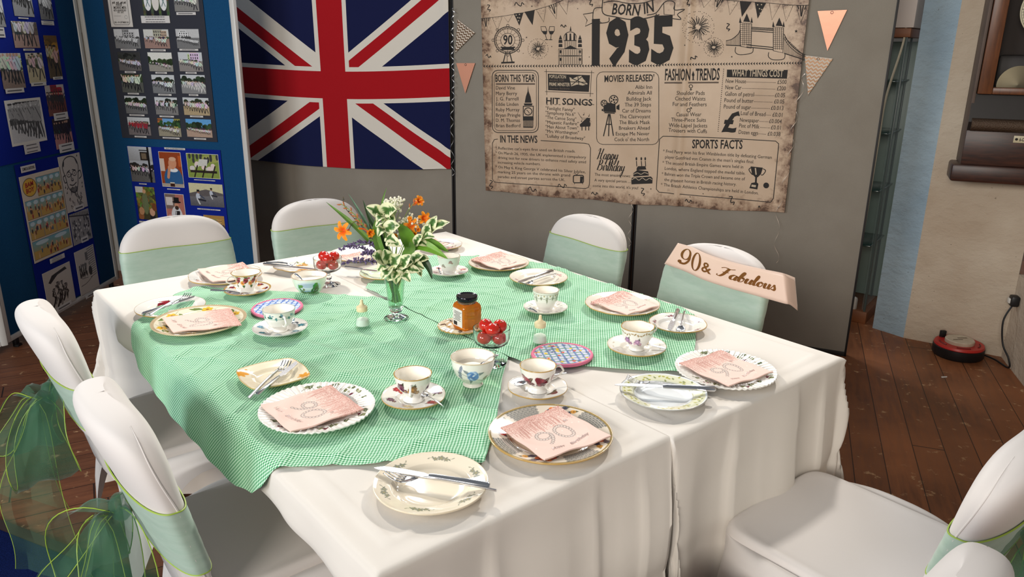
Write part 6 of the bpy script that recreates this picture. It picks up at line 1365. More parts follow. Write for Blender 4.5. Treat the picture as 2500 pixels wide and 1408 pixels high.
def cup(x, y, z, prof, pat, label, hang, scup, hz=(.022, .052), out=.021, saucer=None, base=WH, scal=None, spt=None, srot=0., rim=GOLDC, sshape=None, sR=.071, hr=None, rot=0.):
    put_plate('saucer', x, y, z, sR, spt, 'saucer under the '+label, 'saucer', srot, None, na=240, nr=40, shape=sshape, rim=rim, h=.018, well=.46, base=base)
    t = thing('teacup', label, 'cup', (x, y, z+.0052), 0)
    me = cup_mesh(prof, pat, base, scal=scal, rim=rim); b = link('body', me, t); b.rotation_euler = (0, 0, rot)
    if hang is not None:
        r = np.interp(hz[1], [p[1] for p in prof], [p[0] for p in prof]); h = HAND(r, hz[0], hz[1], out); r2 = np.interp(hz[0], [p[1] for p in prof], [p[0] for p in prof]); h[-1] = (r2-.003, 0, hz[0]); h[-2] = (max(r2+out*.4, h[-2][0]*.92), 0, hz[0]+.002)
        o = MB().tube(cr(h, 6), [.0036-.0008*math.sin(math.pi*i/30) for i in range(31)], 8, flat=.75).build('handle', pbr('china_handle', base, .12, spec=.6), t); o.rotation_euler = (0, 0, hang)
F_ROUND = [(.020, 0), (.021, .002), (.018, .007), (.021, .011), (.033, .022), (.040, .038), (.0435, .055), (.0455, .066)]
F_TALL = [(.021, 0), (.022, .002), (.021, .006), (.027, .014), (.034, .028), (.0385, .045), (.0405, .062), (.042, .068)]
F_FLARE = [(.023, 0), (.024, .002), (.022, .006), (.024, .010), (.031, .022), (.0335, .036), (.036, .050), (.0445, .063), (.0475, .067)]
F_FOOT = [(.024, 0), (.0245, .003), (.018, .008), (.017, .013), (.024, .020), (.036, .034), (.041, .050), (.0435, .066)]
F_STR = [(.022, 0), (.023, .003), (.023, .008), (.029, .018), (.036, .034), (.0395, .052), (.041, .066)]
PI_ = math.pi
def camang(x, y): return math.atan2(-y, -x)        # direction from a cup to the viewer side of the room
def facing(fn):                                     # pattern centred on the side facing the camera end of the room
    return fn
def pat_roses(R_, h):
    o = []
    for k in range(9):
        x = (k-4)*.030; o += leaf(x, h*.78, 2.2, .02, .005, (70, 90, 44))+leaf(x+.01, h*.7, -.6, .018, .005, (96, 110, 50))+rose(x-.006, h*.72, .0085, (122, 24, 40), (168, 56, 70), (84, 14, 28), rg)+rose(x+.010, h*.58, .0078, (222, 150, 70), (240, 190, 110), (176, 96, 40), rg)+[('d', x+.004, h*.85, .004, (176, 60, 80)), ('d', x-.014, h*.62, .003, (206, 100, 120))]
        for d in range(3): o += leaf(x+.01+.004*d, h*.48, -1.2-.4*d, .012, .003, (80, 110, 60))
    return o+[('r', -1, h*.93, 1, h, (206, 176, 110))]
def sp_roses(R_): return around(R_, .76, 7, lambda x, y, a: leaf(x, y, a+1.2, .22*R_, .05*R_, (70, 90, 44))+leaf(x, y, a-1.4, .22*R_, .05*R_, (96, 110, 50))+rose(x, y, .12*R_, (128, 26, 42), (172, 60, 74), (86, 16, 30), rg)+rose(x*.84+.05*R_, y*.84, .08*R_, (222, 150, 70), (240, 190, 110), (176, 96, 40), rg), .2)+[('R', .93*R_, R_, (196, 160, 90))]
def pat_teal(R_, h):
    o = []
    for k in range(34): x = -.13+k*.0078; c = [(40, 108, 104), (66, 128, 132), (30, 66, 60), (120, 160, 170)][k % 4]; o += leaf(x, h*.80+.002*math.sin(k), k*1.7, .011, .0034, c)+([('d', x, h*.86, .002, (90, 130, 160))] if k % 3 == 0 else [])
    return o+[('r', -1, h*.70, 1, h*.715, (120, 170, 160))]
def pat_scatter(cols, lf, n=9, y=.62, s=.0075):
    def f(R_, h):
        o = []
        for k in range(n):
            x = (k-(n-1)/2)*.034+.006*math.sin(k*3); yy = h*(y+.12*math.sin(k*2.3)); c = cols[k % len(cols)]
            for d in (.4, 2.9, 4.4): o += leaf(x+s*.6*math.cos(d), yy+s*.6*math.sin(d), d+k*.3, s*1.3, s*.26, lf)
            o += bloom(x, yy, s, c, tuple(min(255, t*1.3) for t in c), 7, k)+bloom(x+s*1.0, yy-s*.9, s*.62, c, (216, 190, 110), 6)+bloom(x-s*.9, yy-s*.7, s*.5, tuple(min(255, t*1.25) for t in c), (220, 190, 90), 5)
        return o
    return f
def pat_redrose(R_, h):
    o = []
    for k in range(6):
        x = (k-2.5)*.040
        for d in (-.6, .8, 2.1, 3.6): o += leaf(x, h*.5, d, .022, .006, (84, 66, 52), (150, 120, 90))
        o += rose(x-.004, h*.52, .0125, (110, 14, 34), (150, 30, 52), (70, 6, 20), rg)+[('e', x-.012, h*.62, .007, .011, .4, (120, 20, 40)), ('e', x+.010, h*.44, .008, .006, .4, (92, 12, 28))]
    return o
def pat_lace(R_, h):
    o = []
    for k in range(-8, 9):
        x = k*.0165
        for t in np.linspace(0, PI_, 9)[:-1]: o.append(('s', x+.008*math.cos(t), h*.88-.012*math.sin(t), x+.008*math.cos(t+.4), h*.88-.012*math.sin(t+.4), .0011, (130, 132, 116)))
        o += leaf(x+.008, h*.80, -PI_/2, .022 if k % 2 else .012, .003, (150, 152, 132))+[('d', x, h*.85, .0022, (180, 160, 110))]
    return o+[('r', -1, h*.9, 1, h*.915, (160, 158, 140))]
def pat_violet(R_, h):
    o = pat_scatter([(150, 110, 150), (176, 140, 170), (206, 180, 120)], (86, 92, 66), 6, .48, .0085)(R_, h)
    for k in range(40): o.append(('e', -.14+k*.007, h*.83+.0025*math.sin(k*1.3), .004, .0018, k, (170, 140, 96)))
    return o
def sp_scatter(cols, lf, n=6, r=.74, s=.13):
    def f(R_):
        o = []
        for k in range(n):
            a = 2*PI_*k/n+.4; x, y = r*R_*math.cos(a), r*R_*math.sin(a); c = cols[k % len(cols)]
            for d in (.4, 2.6, 4.4): o += leaf(x+s*.6*R_*math.cos(d), y+s*.6*R_*math.sin(d), d+k, s*1.4*R_, s*.26*R_, lf)
            o += bloom(x, y, s*R_, c, tuple(min(255, t*1.3) for t in c), 7, k)+bloom(x+s*R_, y-s*.8*R_, s*.6*R_, c, (216, 190, 110), 6, k)
        return o
    return f
cup(-.868, 2.383, GZ, F_FLARE, pat_roses, 'teacup covered in dark red and orange roses with a gold rim', 3.6, 1, (.026, .052), .024, spt=sp_roses, sR=.074, rot=2.0, sshape=scallop(8, .015))
cup(-.656, 2.027, GZ, F_ROUND, pat_teal, 'white teacup with a teal leaf band beside the left pink potholder', -1.0, 1, (.024, .05), .02, spt=sp_scatter([(80, 130, 140), (110, 150, 170)], (60, 110, 110), 7, .76, .12), rim=(200, 206, 196), sR=.076)
cup(-.223, 1.590, GZ, F_FOOT, pat_scatter([(96, 44, 66), (150, 110, 60), (70, 60, 80)], (70, 66, 50), 6, .60, .010), 'footed teacup with purple flowers, its handle facing the camera', -1.55, 1, (.026, .050), .021, spt=sp_scatter([(110, 60, 96), (206, 170, 90), (170, 60, 60)], (96, 96, 66)), sR=.073, sshape=scallop(4, .02), rot=.4)
cup(.063, 1.657, WZ, F_FOOT, pat_redrose, 'white teacup with large dark red roses on the bare white cloth', .35, 1, (.026, .052), .024, spt=lambda R_: pat_redrose(.05, .1)[:0]+[s for k in (5.6,) for s in rose(.62*R_*math.cos(k), .62*R_*math.sin(k), .17*R_, (110, 14, 34), (150, 30, 52), (70, 6, 20), rg)+leaf(.6*R_*math.cos(k), .6*R_*math.sin(k), 4., .3*R_, .07*R_, (84, 66, 52))+leaf(.6*R_*math.cos(k), .6*R_*math.sin(k), 1., .3*R_, .07*R_, (96, 80, 56))], sR=.071, sshape=scallop(6, .02), rot=.3)
cup(.104, 2.227, GZ, F_STR, pat_lace, 'white teacup with grey hanging leaf pattern near the middle of the table', None, 1, spt=lambda R_: around(R_, .82, 22, lambda x, y, a: leaf(x, y, a+PI_, .2*R_, .035*R_, (160, 160, 146)), 0), rim=(196, 190, 170), sR=.068)
cup(.337, 1.912, GZ, F_ROUND, pat_violet, 'white teacup with violet sprays, nearest the right white corner', .55, 1, (.030, .056), .024, spt=lambda R_: around(R_, .8, 14, lambda x, y, a: leaf(x, y, a+PI_/2, .16*R_, .03*R_, (206, 196, 176))), sR=.079, scal=(6, .018), sshape=scallop(6, .012), rot=.2)
cup(-.226, 2.620, GZ, F_STR, pat_scatter([(170, 130, 130), (150, 140, 130)], (120, 122, 104), 9, .66, .0055), 'white teacup with small faded flowers behind the vase leaves', None, 1, spt=sp_scatter([(206, 140, 140), (190, 150, 150)], (150, 150, 130), 6), rim=(206, 200, 180), sR=.069)
# sugar bowls
def bowl(x, y, z, prof, pat, label, base, level, slabel, rim, rot=0.):
    t = thing('sugar_bowl', label, 'bowl', (x, y, z)); b = link('body', cup_mesh(prof, pat, base, na=200, nz=60, rim=rim), t); b.rotation_euler = (0, 0, rot)
    r = np.interp(level, [p[1] for p in prof], [p[0] for p in prof])-.0034; m = MB(); m.lathe([(.0005, .006), (r*.3, .004), (r*.75, -.003), (r, 0), (r*.9, -.012), (.0005, -.02)], 40, shape=lambda t, a, b_: 1.)
    props(m.build('sugar', pbr('white_sugar', (244, 236, 222), .8, bump=(300, .5, .001)), loc=(x, y, z+level)), slabel, 'sugar', None, 'stuff')
B_FOOT = [(.026, 0), (.027, .003), (.022, .007), (.030, .013), (.046, .030), (.054, .050), (.0565, .068), (.0575, .073)]
def pat_blue(R_, h):
    x, y = .0, h*.56; o = []
    for d in (.35, 2.5, 4.4): o += leaf(x+.006*math.cos(d), y+.006*math.sin(d), d, .022, .0045, (150, 160, 164), (104, 112, 112))
    for k in range(8): a = k*.8; o.append(('e', x+.008*math.cos(a), y+.008*math.sin(a), .0085, .006, a+1.2, (100, 140, 196) if k % 2 else (176, 200, 226)))
    o += [('d', x, y, .007, (90, 130, 190)), ('e', x+.002, y+.002, .004, .0022, .6, (206, 220, 236))]
    for k in range(5): o += leaf(x+.026+.006*k, y-.014-.002*k, .6-.5*k, .018, .0045, (170, 160, 140), (104, 96, 84)); o += leaf(x-.028, y+.006*k-.01, 2.5-.3*k, .014, .004, (150, 160, 176), (84, 92, 100))
    o.append(('s', x-.04, y+.010, x+.05, y-.026, .0010, (110, 106, 96))); o += [('d', x-.05+.1*k+.02, h*.3, .0014, (110, 120, 140)) for k in range(2)]
    return o
bowl(-.092, 1.687, GZ, [(p[0]*.93, p[1]) for p in B_FOOT], pat_blue, 'white footed sugar bowl with a blue rose', WH, .048, 'white sugar heaped in the blue rose bowl', (214, 200, 170), rot=math.atan2(-1.687, .092)+PI_)
B_PLAIN = [(.026, 0), (.027, .003), (.025, .006), (.036, .014), (.048, .032), (.055, .052), (.058, .066)]
def pat_land(R_, h):
    o = [('e', -.004, h*.55, .042, h*.33, 0, (206, 222, 226)), ('e', -.006, h*.30, .040, h*.10, 0, (140, 170, 190)), ('e', 0, h*.68, .03, h*.12, 0, (176, 196, 214))]
    for k in range(70): a, b = rg.random(), rg.random(); o.append(('e', .018+.026*(a-.5)*(1.2-b), h*(.28+.5*b), .0036, .0026, a*6, (40+50*a, 84+60*b, 46)))
    for k in range(50): a, b = rg.random(), rg.random(); o.append(('e', -.04+.08*a, h*(.20+.10*b), .004, .002, 0, (50+40*b, 96+40*a, 60)))
    for k in range(26): a, b = rg.random(), rg.random(); o.append(('e', -.038+.018*a, h*(.3+.40*b), .0034, .0026, 0, (70+40*a, 110+40*b, 70)))
    return o+[('s', .018, h*.2, .02, h*.6, .002, (84, 70, 50)), ('s', .02, h*.45, .03, h*.62, .0014, (84, 70, 50))]
bowl(-.664, 2.389, WZ+.002, B_PLAIN, pat_land, 'pale green sugar bowl painted with a wooded landscape', (226, 236, 220), .050, 'white sugar in the landscape bowl', (206, 180, 150), rot=math.atan2(-2.389, .664)+PI_)
# ================================================================== NAPKINS
NAPK = vcolmat('pink_paper_napkin', .7, .25, bump=(160, .25, .0012)); NPRT = pbr('silver_napkin_print', (150, 132, 126), .35, .5)
def napkin(c4, z, label, n=110, seed=0, dz=(0, 0, 0, 0)):
    """corners in order: top-left, top-right, bottom-right, bottom-left of the printed face"""
    c = [np.array(p[:2]) for p in c4]; g_ = np.random.default_rng(seed); U, V = np.meshgrid(np.linspace(0, 1, n), np.linspace(0, 1, n), indexing='ij')
    B = lambda u, v: c[3]*((1-u)*(1-v))[..., None]+c[2]*(u*(1-v))[..., None]+c[1]*(u*v)[..., None]+c[0]*((1-u)*v)[..., None]
    XY = B(U, V); rr = np.hypot(U-.5, V-.5); H = lambda u, v: -.006*np.clip(1-(np.hypot(u-.5, v-.5)/.45)**2, 0, 1)+.0016*np.sin(u*7+seed)*np.sin(v*6+1+seed)+.0012*np.sin((u+v)*12+seed)+(dz[0]*(1-u)*v+dz[1]*u*v+dz[2]*u*(1-v)+dz[3]*(1-u)*(1-v))**1+.0012*(u*(1-v))
    Zz = H(U, V); ctr = XY.reshape(-1, 2).mean(0); S_ = .165
    P2 = np.stack([U.ravel(), V.ravel()], 1); col = np.tile(np.array([234, 202, 190.]), (n*n, 1)); lr = random.Random(seed+50); st_ = []
    dens = np.clip((P2[:, 1]-.62)/.36, 0, 1); dk = g_.random(n*n) < dens*.9; col[dk] = np.array([196, 146, 134])+g_.normal(0, 16, (dk.sum(), 1)); lt2 = g_.random(n*n) < .05*np.clip((P2[:, 1]-.5)*3, 0, 1); col[lt2] = (246, 224, 212)
    for k in range(46): x = lr.random(); L = .05+.16*lr.random(); st_.append(('s', x, .86, x, .78-L, .008, (192, 142, 130)))
    for k in range(16): st_.append(('d', lr.random(), .1+lr.random()*.6, .010, (246, 222, 210)))
    ring = lambda cx, cy, rx, ry, m_: [('d', cx+rx*math.cos(2*PI_*k/m_), cy+ry*math.sin(2*PI_*k/m_), .026, (150, 138, 132)) for k in range(m_)]+[('d', cx+rx*math.cos(2*PI_*k/m_), cy+ry*math.sin(2*PI_*k/m_), .016, (222, 204, 194)) for k in range(m_)]
    st_ += ring(.36, .52, .10, .085, 15)+ring(.64, .46, .105, .15, 20)+[s for t in np.linspace(0, 1, 7) for s in (('d', .46-.02*t-.12*t*t, .50-.20*t, .026, (150, 138, 132)), ('d', .46-.02*t-.12*t*t, .50-.20*t, .016, (222, 204, 194)))]
    col = paint(P2, col, st_, .006)
    P3 = np.concatenate([XY-ctr, Zz[..., None]], -1); t = thing('napkin', label, 'napkin', (ctr[0], ctr[1], z), 0, None)
    o = link('paper', gridmesh('paper', P3, NAPK, cols=col.reshape(n, n, 3)), t)
    mm = o.modifiers.new('t', 'SOLIDIFY'); mm.thickness = .0034; mm.offset = -1
    if (np.cross(np.append(c[2]-c[3], 0), np.append(c[0]-c[3], 0))[2]) < 0: mm.offset = 1
    m = MB(); 
    def fn(u, v, zz):
        q = B(np.array(u), np.array(v)); return Vector((q[0]-ctr[0], q[1]-ctr[1], float(H(np.array(u), np.array(v)))+.0010))
    put_text(m, 'Happy', (.20, .10), (.40, .12), .055, fn, .004, .35); put_text(m, 'Birthday', (.50, .13), (.84, .20), .055, fn, .004, .35); put_text(m, 'th', (.78, .62), (.84, .62), .05, fn, .004)
    m.build('napkin_lettering', NPRT, t, False)
def A_(u, v, z=.778): return at(u, v, z)
NP = [([A_(555+5, 752), A_(590, 793), A_(425, 815), A_(396, 778)], GZ+.0235, 'pink napkin printed 90 on the yellow flower plate', (0, 0, .002, 0)),
 ([A_(592, 640), A_(632, 668), A_(520, 686), A_(482, 655)], WZ+.0235, 'pink napkin on the wavy plate behind the rose cup', (.004, 0, 0, 0)),
 ([A_(808, 942), A_(888, 1000), A_(710, 1057), A_(637, 990)], GZ+.0235, 'pink napkin printed 90 on the front ribbed ivy plate', (0, 0, 0, 0)),
 ([A_(1222, 1040), A_(1362, 988), A_(1492, 1062), A_(1330, 1117)], WZ+.0245, 'pink napkin printed 90 Happy Birthday on the ornate orange flower plate', (0, 0, 0, 0)),
 ([A_(1658, 882), A_(1760, 852), A_(1888, 905), A_(1780, 937)], WZ+.0235, 'pink napkin printed 90 on the ribbed ivy plate by the right corner', (0, 0, 0, 0)),
 ([A_(1443, 737), A_(1520, 713), A_(1608, 748), A_(1532, 768)], GZ+.0235, 'pink napkin on the plate before the pink sash chair', (0, .004, 0, 0)),
 ([A_(1150, 634), A_(1222, 617), A_(1286, 642), A_(1220, 658)], GZ+.0235, 'pink napkin on the plate at the back of the right gingham', (0, .005, 0, 0)),
 ([A_(830, 622), A_(878, 612), A_(912, 624), A_(868, 637)], WZ+.0235, 'pink napkin half hidden behind the lavender sprigs', (0, 0, 0, 0)),
 ([A_(1028, 588), A_(1062, 580), A_(1098, 592), A_(1068, 600)], WZ+.0235, 'pale napkin on the floral plate at the far corner', (0, 0, 0, 0))]
for i, (c4, z, lb, dz) in enumerate(NP): napkin(c4, z, lb, 170 if i in (2, 3, 4, 0) else 80, i, dz)
# ================================================================== CUTLERY
def blade_ob(name, p, q, mb_fn, label, cat, roll=0.):
    p, q = np.array(p, float), np.array(q, float); d = q-p; L = np.linalg.norm(d); x = d/L; z = np.array([0, 0, 1.]); y = np.cross(z, x); y /= np.linalg.norm(y)
    t = thing(name, label, cat, frame=frame(p, x, y)); mb_fn(t, L); return t
def knife(t, L):             # x from handle end to tip
    hl = L*.52
    MB().tube([(0, 0, 0), (.004, 0, 0), (hl*.5, 0, 0), (hl*.92, 0, 0), (hl, 0, 0)], [.003, .0055, .0048, .0042, .0034], 10, flat=1.35).build('handle', CHROME, t)
    pts = [(hl, -.0035), (hl+.012, -.0075), (L*.80, -.0085), (L*.93, -.0065), (L, .003), (L*.96, .0060), (L*.75, .0068), (hl+.012, .0060), (hl, .0035)]
    MB().prism(pts, -.0008, .0008).build('blade', CHROME, t, False)
def fork(t, L):
    m = MB(); n = 18; path = []; 
    for i in range(n):
        f = i/(n-1); x = L*.72*f; w = .0042-.0012*math.sin(math.pi*min(1, f*1.2)) if f < .8 else .0030; path.append((x, w))
    m.tube([(x, 0, .003*math.sin(f*3)) for f, (x, w) in zip(np.linspace(0, 1, n), path)], [w for x, w in path], 8, flat=.6); m.build('handle', CHROME, t)
    h = MB(); cz = lambda x: -.008*math.sin(math.pi*min(1, max(0, (x-L*.70)/(L*.30))))+.004*max(0, (x-L*.9)/(L*.1))
    xs = np.linspace(L*.70, L*.84, 8); ws = [.003, .006, .009, .0115, .0125, .0125, .0125, .0125]
    h.grid([[(x, -w+2*w*j/6, cz(x)-.002*(1-(2*j/6-1)**2)) for j in range(7)] for x, w in zip(xs, ws)])
    for k in range(4):
        y = -.0107+.0071*k; xs2 = np.linspace(L*.835, L, 8); h.grid([[(x, y-.0018*(1-.5*(x-L*.835)/(L*.165)), cz(x)), (x, y+.0018*(1-.5*(x-L*.835)/(L*.165)), cz(x))] for x in xs2])
    o = h.build('head', CHROME, t); md = o.modifiers.new('t', 'SOLIDIFY'); md.thickness = .0014; md.offset = 0
def spoon(t, L):
    MB().tube([(0, 0, 0), (L*.1, 0, .001), (L*.45, 0, .003), (L*.68, 0, .001), (L*.74, 0, 0)], [.0032, .0040, .0024, .0020, .0022], 8, flat=.55).build('handle', CHROME, t)
    m = MB(); c = L*.87; rx, ry = L*.135, L*.085
    m.grid([[(c+rx*s*math.cos(a), ry*s*math.sin(a), -.006*(1-s*s)) for s in (1, .8, .55, .3, .03)] for a in np.linspace(0, 2*PI_, 28)[:-1]], wrap=True)
    o = m.build('spoon_bowl', CHROME, t); md = o.modifiers.new('t', 'SOLIDIFY'); md.thickness = .0012; md.offset = 0
K = lambda a, b, za, zb, label: blade_ob('table_knife', at(*a, za), at(*b, zb), knife, label, 'knife')
FK = lambda a, b, za, zb, label: blade_ob('fork', at(*a, za), at(*b, zb), fork, label, 'fork')
SPN = lambda a, b, za, zb, label: blade_ob('teaspoon', at(*a, za), at(*b, zb), spoon, label, 'spoon')
z_ = WZ+.0255; zg = GZ+.0255
K((1196, 1186), (915, 1140), z_, z_+.002, 'knife lying above the fork on the large cream tea plate'); FK((1212, 1197), (942, 1152), z_, z_-.003, 'fork lying below the knife on the large cream tea plate')
FK((607, 972), (703, 880), zg-.002, zg, 'fork on the square cream plate'); K((626, 964), (727, 882), zg-.001, zg, 'knife on the square cream plate, right of the fork')
FK((1724, 955), (1530, 922), z_, z_+.002, 'fork on the yellow green bordered plate, mostly under the knife'); K((1748, 949), (1500, 938), z_+.003, z_+.005, 'knife on the yellow green bordered plate')
K((1656, 756), (1634, 806), z_+.004, z_+.003, 'knife standing steeply on the small plate below the pink sash chair'); FK((1671, 760), (1660, 808), z_+.003, z_+.001, 'fork beside the knife on the small plate below the pink sash chair')
K((1350, 660), (1262, 690), zg, zg, 'knife on the cream tea plate behind the grey leaf cup'); FK((1357, 668), (1275, 692), zg, zg-.002, 'fork on the cream tea plate behind the grey leaf cup')
K((347, 767), (478, 722), z_, z_, 'knife on the red flower plate at the left corner'); FK((366, 768), (461, 716), z_, z_+.003, 'fork on the red flower plate at the left corner')
K((643, 644), (770, 657), z_, z_, 'knife across the orange flower plate'); FK((650, 641), (722, 644), z_+.003, z_+.002, 'fork across the orange flower plate')
K((842, 652), (925, 662), z_, z_, 'knife on the pale green tea plate behind the vase')
FK((1108, 594), (1050, 588), z_, z_, 'fork on the floral tea plate at the far corner')
SPN((1082, 992), (1030, 958), GZ+.022, GZ+.014, 'teaspoon on the saucer of the footed purple flower cup')
SPN((1382, 911), (1256, 938), WZ+.024, WZ+.016, 'teaspoon on the saucer of the dark red rose cup')
SPN((1626, 851), (1532, 835), GZ+.022, GZ+.014, 'teaspoon on the saucer of the violet spray cup')
SPN((514, 708), (610, 717), GZ+.022, GZ+.018, 'teaspoon on the saucer of the rose covered cup')
SPN((665, 775), (727, 789), GZ+.014, GZ+.022, 'teaspoon on the saucer of the teal leaf cup')
SPN((1070, 654), (1078, 672), GZ+.020, GZ+.012, 'teaspoon on the saucer of the faded flower cup')
SPN((1290, 752), (1318, 765), GZ+.022, GZ+.014, 'teaspoon on the saucer of the grey leaf cup')
SPN((1217, 866), (1172, 888), GZ+.080, GZ+.056, 'teaspoon standing in the blue rose sugar bowl')
SPN((720, 668), (745, 690), WZ+.082, WZ+.058, 'teaspoon standing in the landscape sugar bowl')
# ================================================================== GLASS DISHES, TOMATOES, JAR, SHAKERS, POTHOLDERS
TOM = Mat('tomato_skin'); TOM.set(Base_Color=rgba((196, 30, 14)), Roughness=.15, Specular_IOR_Level=.6, Subsurface_Weight=.0, Coat_Weight=.4); TOM = TOM.m
CALYX = pbr('tomato_scar', (130, 96, 40), .7)
def coupe(x, y, z, label, tl, seed):
    t = thing('dessert_glass', label, 'glass', (x, y, z)); s = 1.
    prof = [(.0005, .0), (.038, 0), (.039, .002), (.034, .0045), (.012, .008), (.0065, .013), (.0065, .018), (.011, .023), (.0115, .028), (.007, .033), (.0065, .040), (.012, .045), (.030, .050), (.042, .058), (.0465, .070), (.0475, .092), (.0478, .097), (.0462, .097), (.0456, .092), (.0446, .070), (.040, .060), (.028, .053), (.0005, .050)]
    MB().lathe(prof, 64, shape=lambda a, r, zz: 1+(.018*abs(math.sin(a*12)) if .048 < zz < .072 and r > .029 else 0)).build('bowl_and_stem', GLASS, t)
    r = random.Random(seed); sp_ = [(.0, .021, .071), (.021, -.008, .071), (-.020, -.010, .072), (.003, -.012, .095), (.022, .012, .097), (-.016, .014, .098)]
    for i, (a, b, c) in enumerate(sp_[:tl]):
        q = thing('cherry_tomato', 'glossy red cherry tomato in the glass dish '+('beside the landscape bowl' if seed == 1 else 'in front of the honey jar'), 'tomato', (x+a*.95, y+b*.95, z+c), r.random()*6, 'cherry tomatoes in the '+('far' if seed == 1 else 'near')+' glass dish')
        link('flesh', TOMM, q); o = link('scar', SCM, q)
TOMM = MB().ball((0, 0, 0), .0185, 24, 16, (1, 1, .93)).mesh('flesh', TOM); SCM = MB().ball((.010, 0, .0142), .003, 8, 5, (1, 1, .4)).mesh('scar', CALYX)
coupe(-.630, 2.506, WZ, 'stemmed glass dish of tomatoes behind the landscape sugar bowl', 6, 1)
coupe(-.051, 1.820, GZ, 'stemmed glass dish of tomatoes in front of the honey jar', 6, 2)
jx, jy = -.128, 2.058; jar = thing('honey_jar', 'square glass jar of amber honey with a black lid', 'jar', (jx, jy, GZ+.0052), R(38))
def sqprof(hw, z, n=40): return [(*srect(2*PI_*i/n, hw, hw, 7.), z) for i in range(n)]
m = MB(); lay = [(.0005, .001), (.028, .0), (.031, .003), (.032, .008), (.032, .068), (.030, .075), (.025, .080)]; 
def sqstack(lay): 
    L = [sqprof(h, z) for h, z in lay]; return [[l[i] for l in L] for i in range(40)]
HONEY = Mat('honey'); HONEY.set(Base_Color=rgba((214, 120, 24)), Roughness=.03, Transmission_Weight=.45, IOR=1.45, Subsurface_Weight=.0); 
HONEY = HONEY.m
MB().grid(sqstack(lay+[(.0005, .080)]), wrap=True).build('honey', HONEY, jar)
MB().lathe([(.025, .078), (.0265, .080), (.0265, .088), (.025, .090), (.0245, .088)], 40).build('glass_neck', GLASS, jar)
MB().lathe([(.0005, .087), (.029, .087), (.0305, .089), (.0305, .099), (.029, .101), (.0265, .1005), (.025, .099), (.0005, .099)], 48).build('lid', pbr('black_lacquer_lid', (22, 20, 30), .12, .3), jar)
lb_ = MB().box((-.0326, -.0, .040), (.0006, .046, .052), .0002).build('paper_label', PAPERW, jar)
lm = MB()
for k in range(9): lm.box((-.0331, -.002+.002*(k % 3), .058-.0032*k), (.0003, .036-.004*(k % 4), .0011))
for k in range(11): lm.box((-.0331, .018-.0022*k*.7, .022), (.0003, .0009+.0004*(k % 3), .011))
lm.build('label_print', BLACKP, lb_, False)
SALT = pbr('fine_white_salt', (240, 238, 236), .8); CREAMCAP = pbr('cream_plastic_cap', (232, 216, 172), .4)
for x, y, lb in ((-.432, 2.077, 'small salt shaker left of the flower vase'), (.078, 1.958, 'small salt shaker right of the tomato dish')):
    t = thing('salt_shaker', lb, 'salt shaker', (x, y, GZ))
    MB().lathe([(.0005, 0), (.0215, 0), (.0235, .003), (.023, .010), (.0175, .034), (.0145, .046), (.0145, .050), (.0125, .050), (.0125, .046), (.0155, .034), (.0205, .011), (.020, .006), (.0005, .005)], 40).build('glass_body', THIN, t)
    MB().lathe([(.0005, .0062), (.0190, .0065), (.0195, .011), (.0165, .024), (.012, .027), (.0005, .031)], 36, shape=lambda a, r, z: 1).build('salt', SALT, t)
    MB().lathe([(.0005, .049), (.0155, .049), (.016, .051), (.016, .061), (.0145, .063), (.0075, .067), (.0050, .072), (.0042, .080), (.0030, .083), (.0005, .0835)], 32).build('cap', CREAMCAP, t)
def potholder(x, y, rx, ry, rot, label, cols, seed):
    t = thing('potholder', label, 'potholder', (x, y, GZ), rot); n = 70; r = np.linspace(.001, .93, 40); th = np.linspace(0, 2*PI_, 110, endpoint=False); T_, Rg = np.meshgrid(th, r, indexing='ij'); X_, Y_ = Rg*rx*np.cos(T_), Rg*ry*np.sin(T_)
    Zg = .0075+.0016*np.abs(np.sin(X_*110))*np.abs(np.sin(Y_*110)); q = np.stack([X_.ravel(), Y_.ravel()], 1); c = np.tile(np.array(cols[0], float), (len(q), 1)); rr = random.Random(seed); st_ = []
    for k in range(-8, 9): st_ += [('s', k*.017, -.2, k*.017, .2, .005, cols[1]), ('s', -.2, k*.017, .2, k*.017, .005, cols[2])]
    for k in range(60): a, b = (rr.random()-.5)*2*rx, (rr.random()-.5)*2*ry; st_ += bloom(a, b, .0048, rr.choice(cols[3:]), (240, 220, 90), 5)
    c = paint(q, c, st_, .0006); m = np.stack([X_, Y_, Zg], -1); link('quilted_pad', gridmesh('quilted_pad', m, vcolmat('quilted_cotton', .9, .1), wrap=True, cols=c.reshape(110, 40, 3)), t)
    MB().tube([(rx*.96*math.cos(a), ry*.96*math.sin(a), .0052) for a in np.linspace(0, 2*PI_, 73)[:-1]], .0050, 8, True).build('pink_binding', pbr('pink_binding_cloth', (222, 120, 150), .85, bump=(200, .3, .001)), t)
potholder(.134, 1.868, .081, .078, .2, 'round quilted potholder with pink edge beside the red rose cup', [(206, 206, 222), (110, 130, 176), (120, 160, 140), (206, 50, 60), (226, 190, 60), (60, 80, 150)], 3)
potholder(-.723, 2.222, .075, .085, 0., 'round blue and white potholder with pink edge behind the teal cup', [(206, 216, 232), (90, 120, 186), (120, 150, 206), (60, 90, 170), (226, 226, 240), (80, 110, 190)], 7)
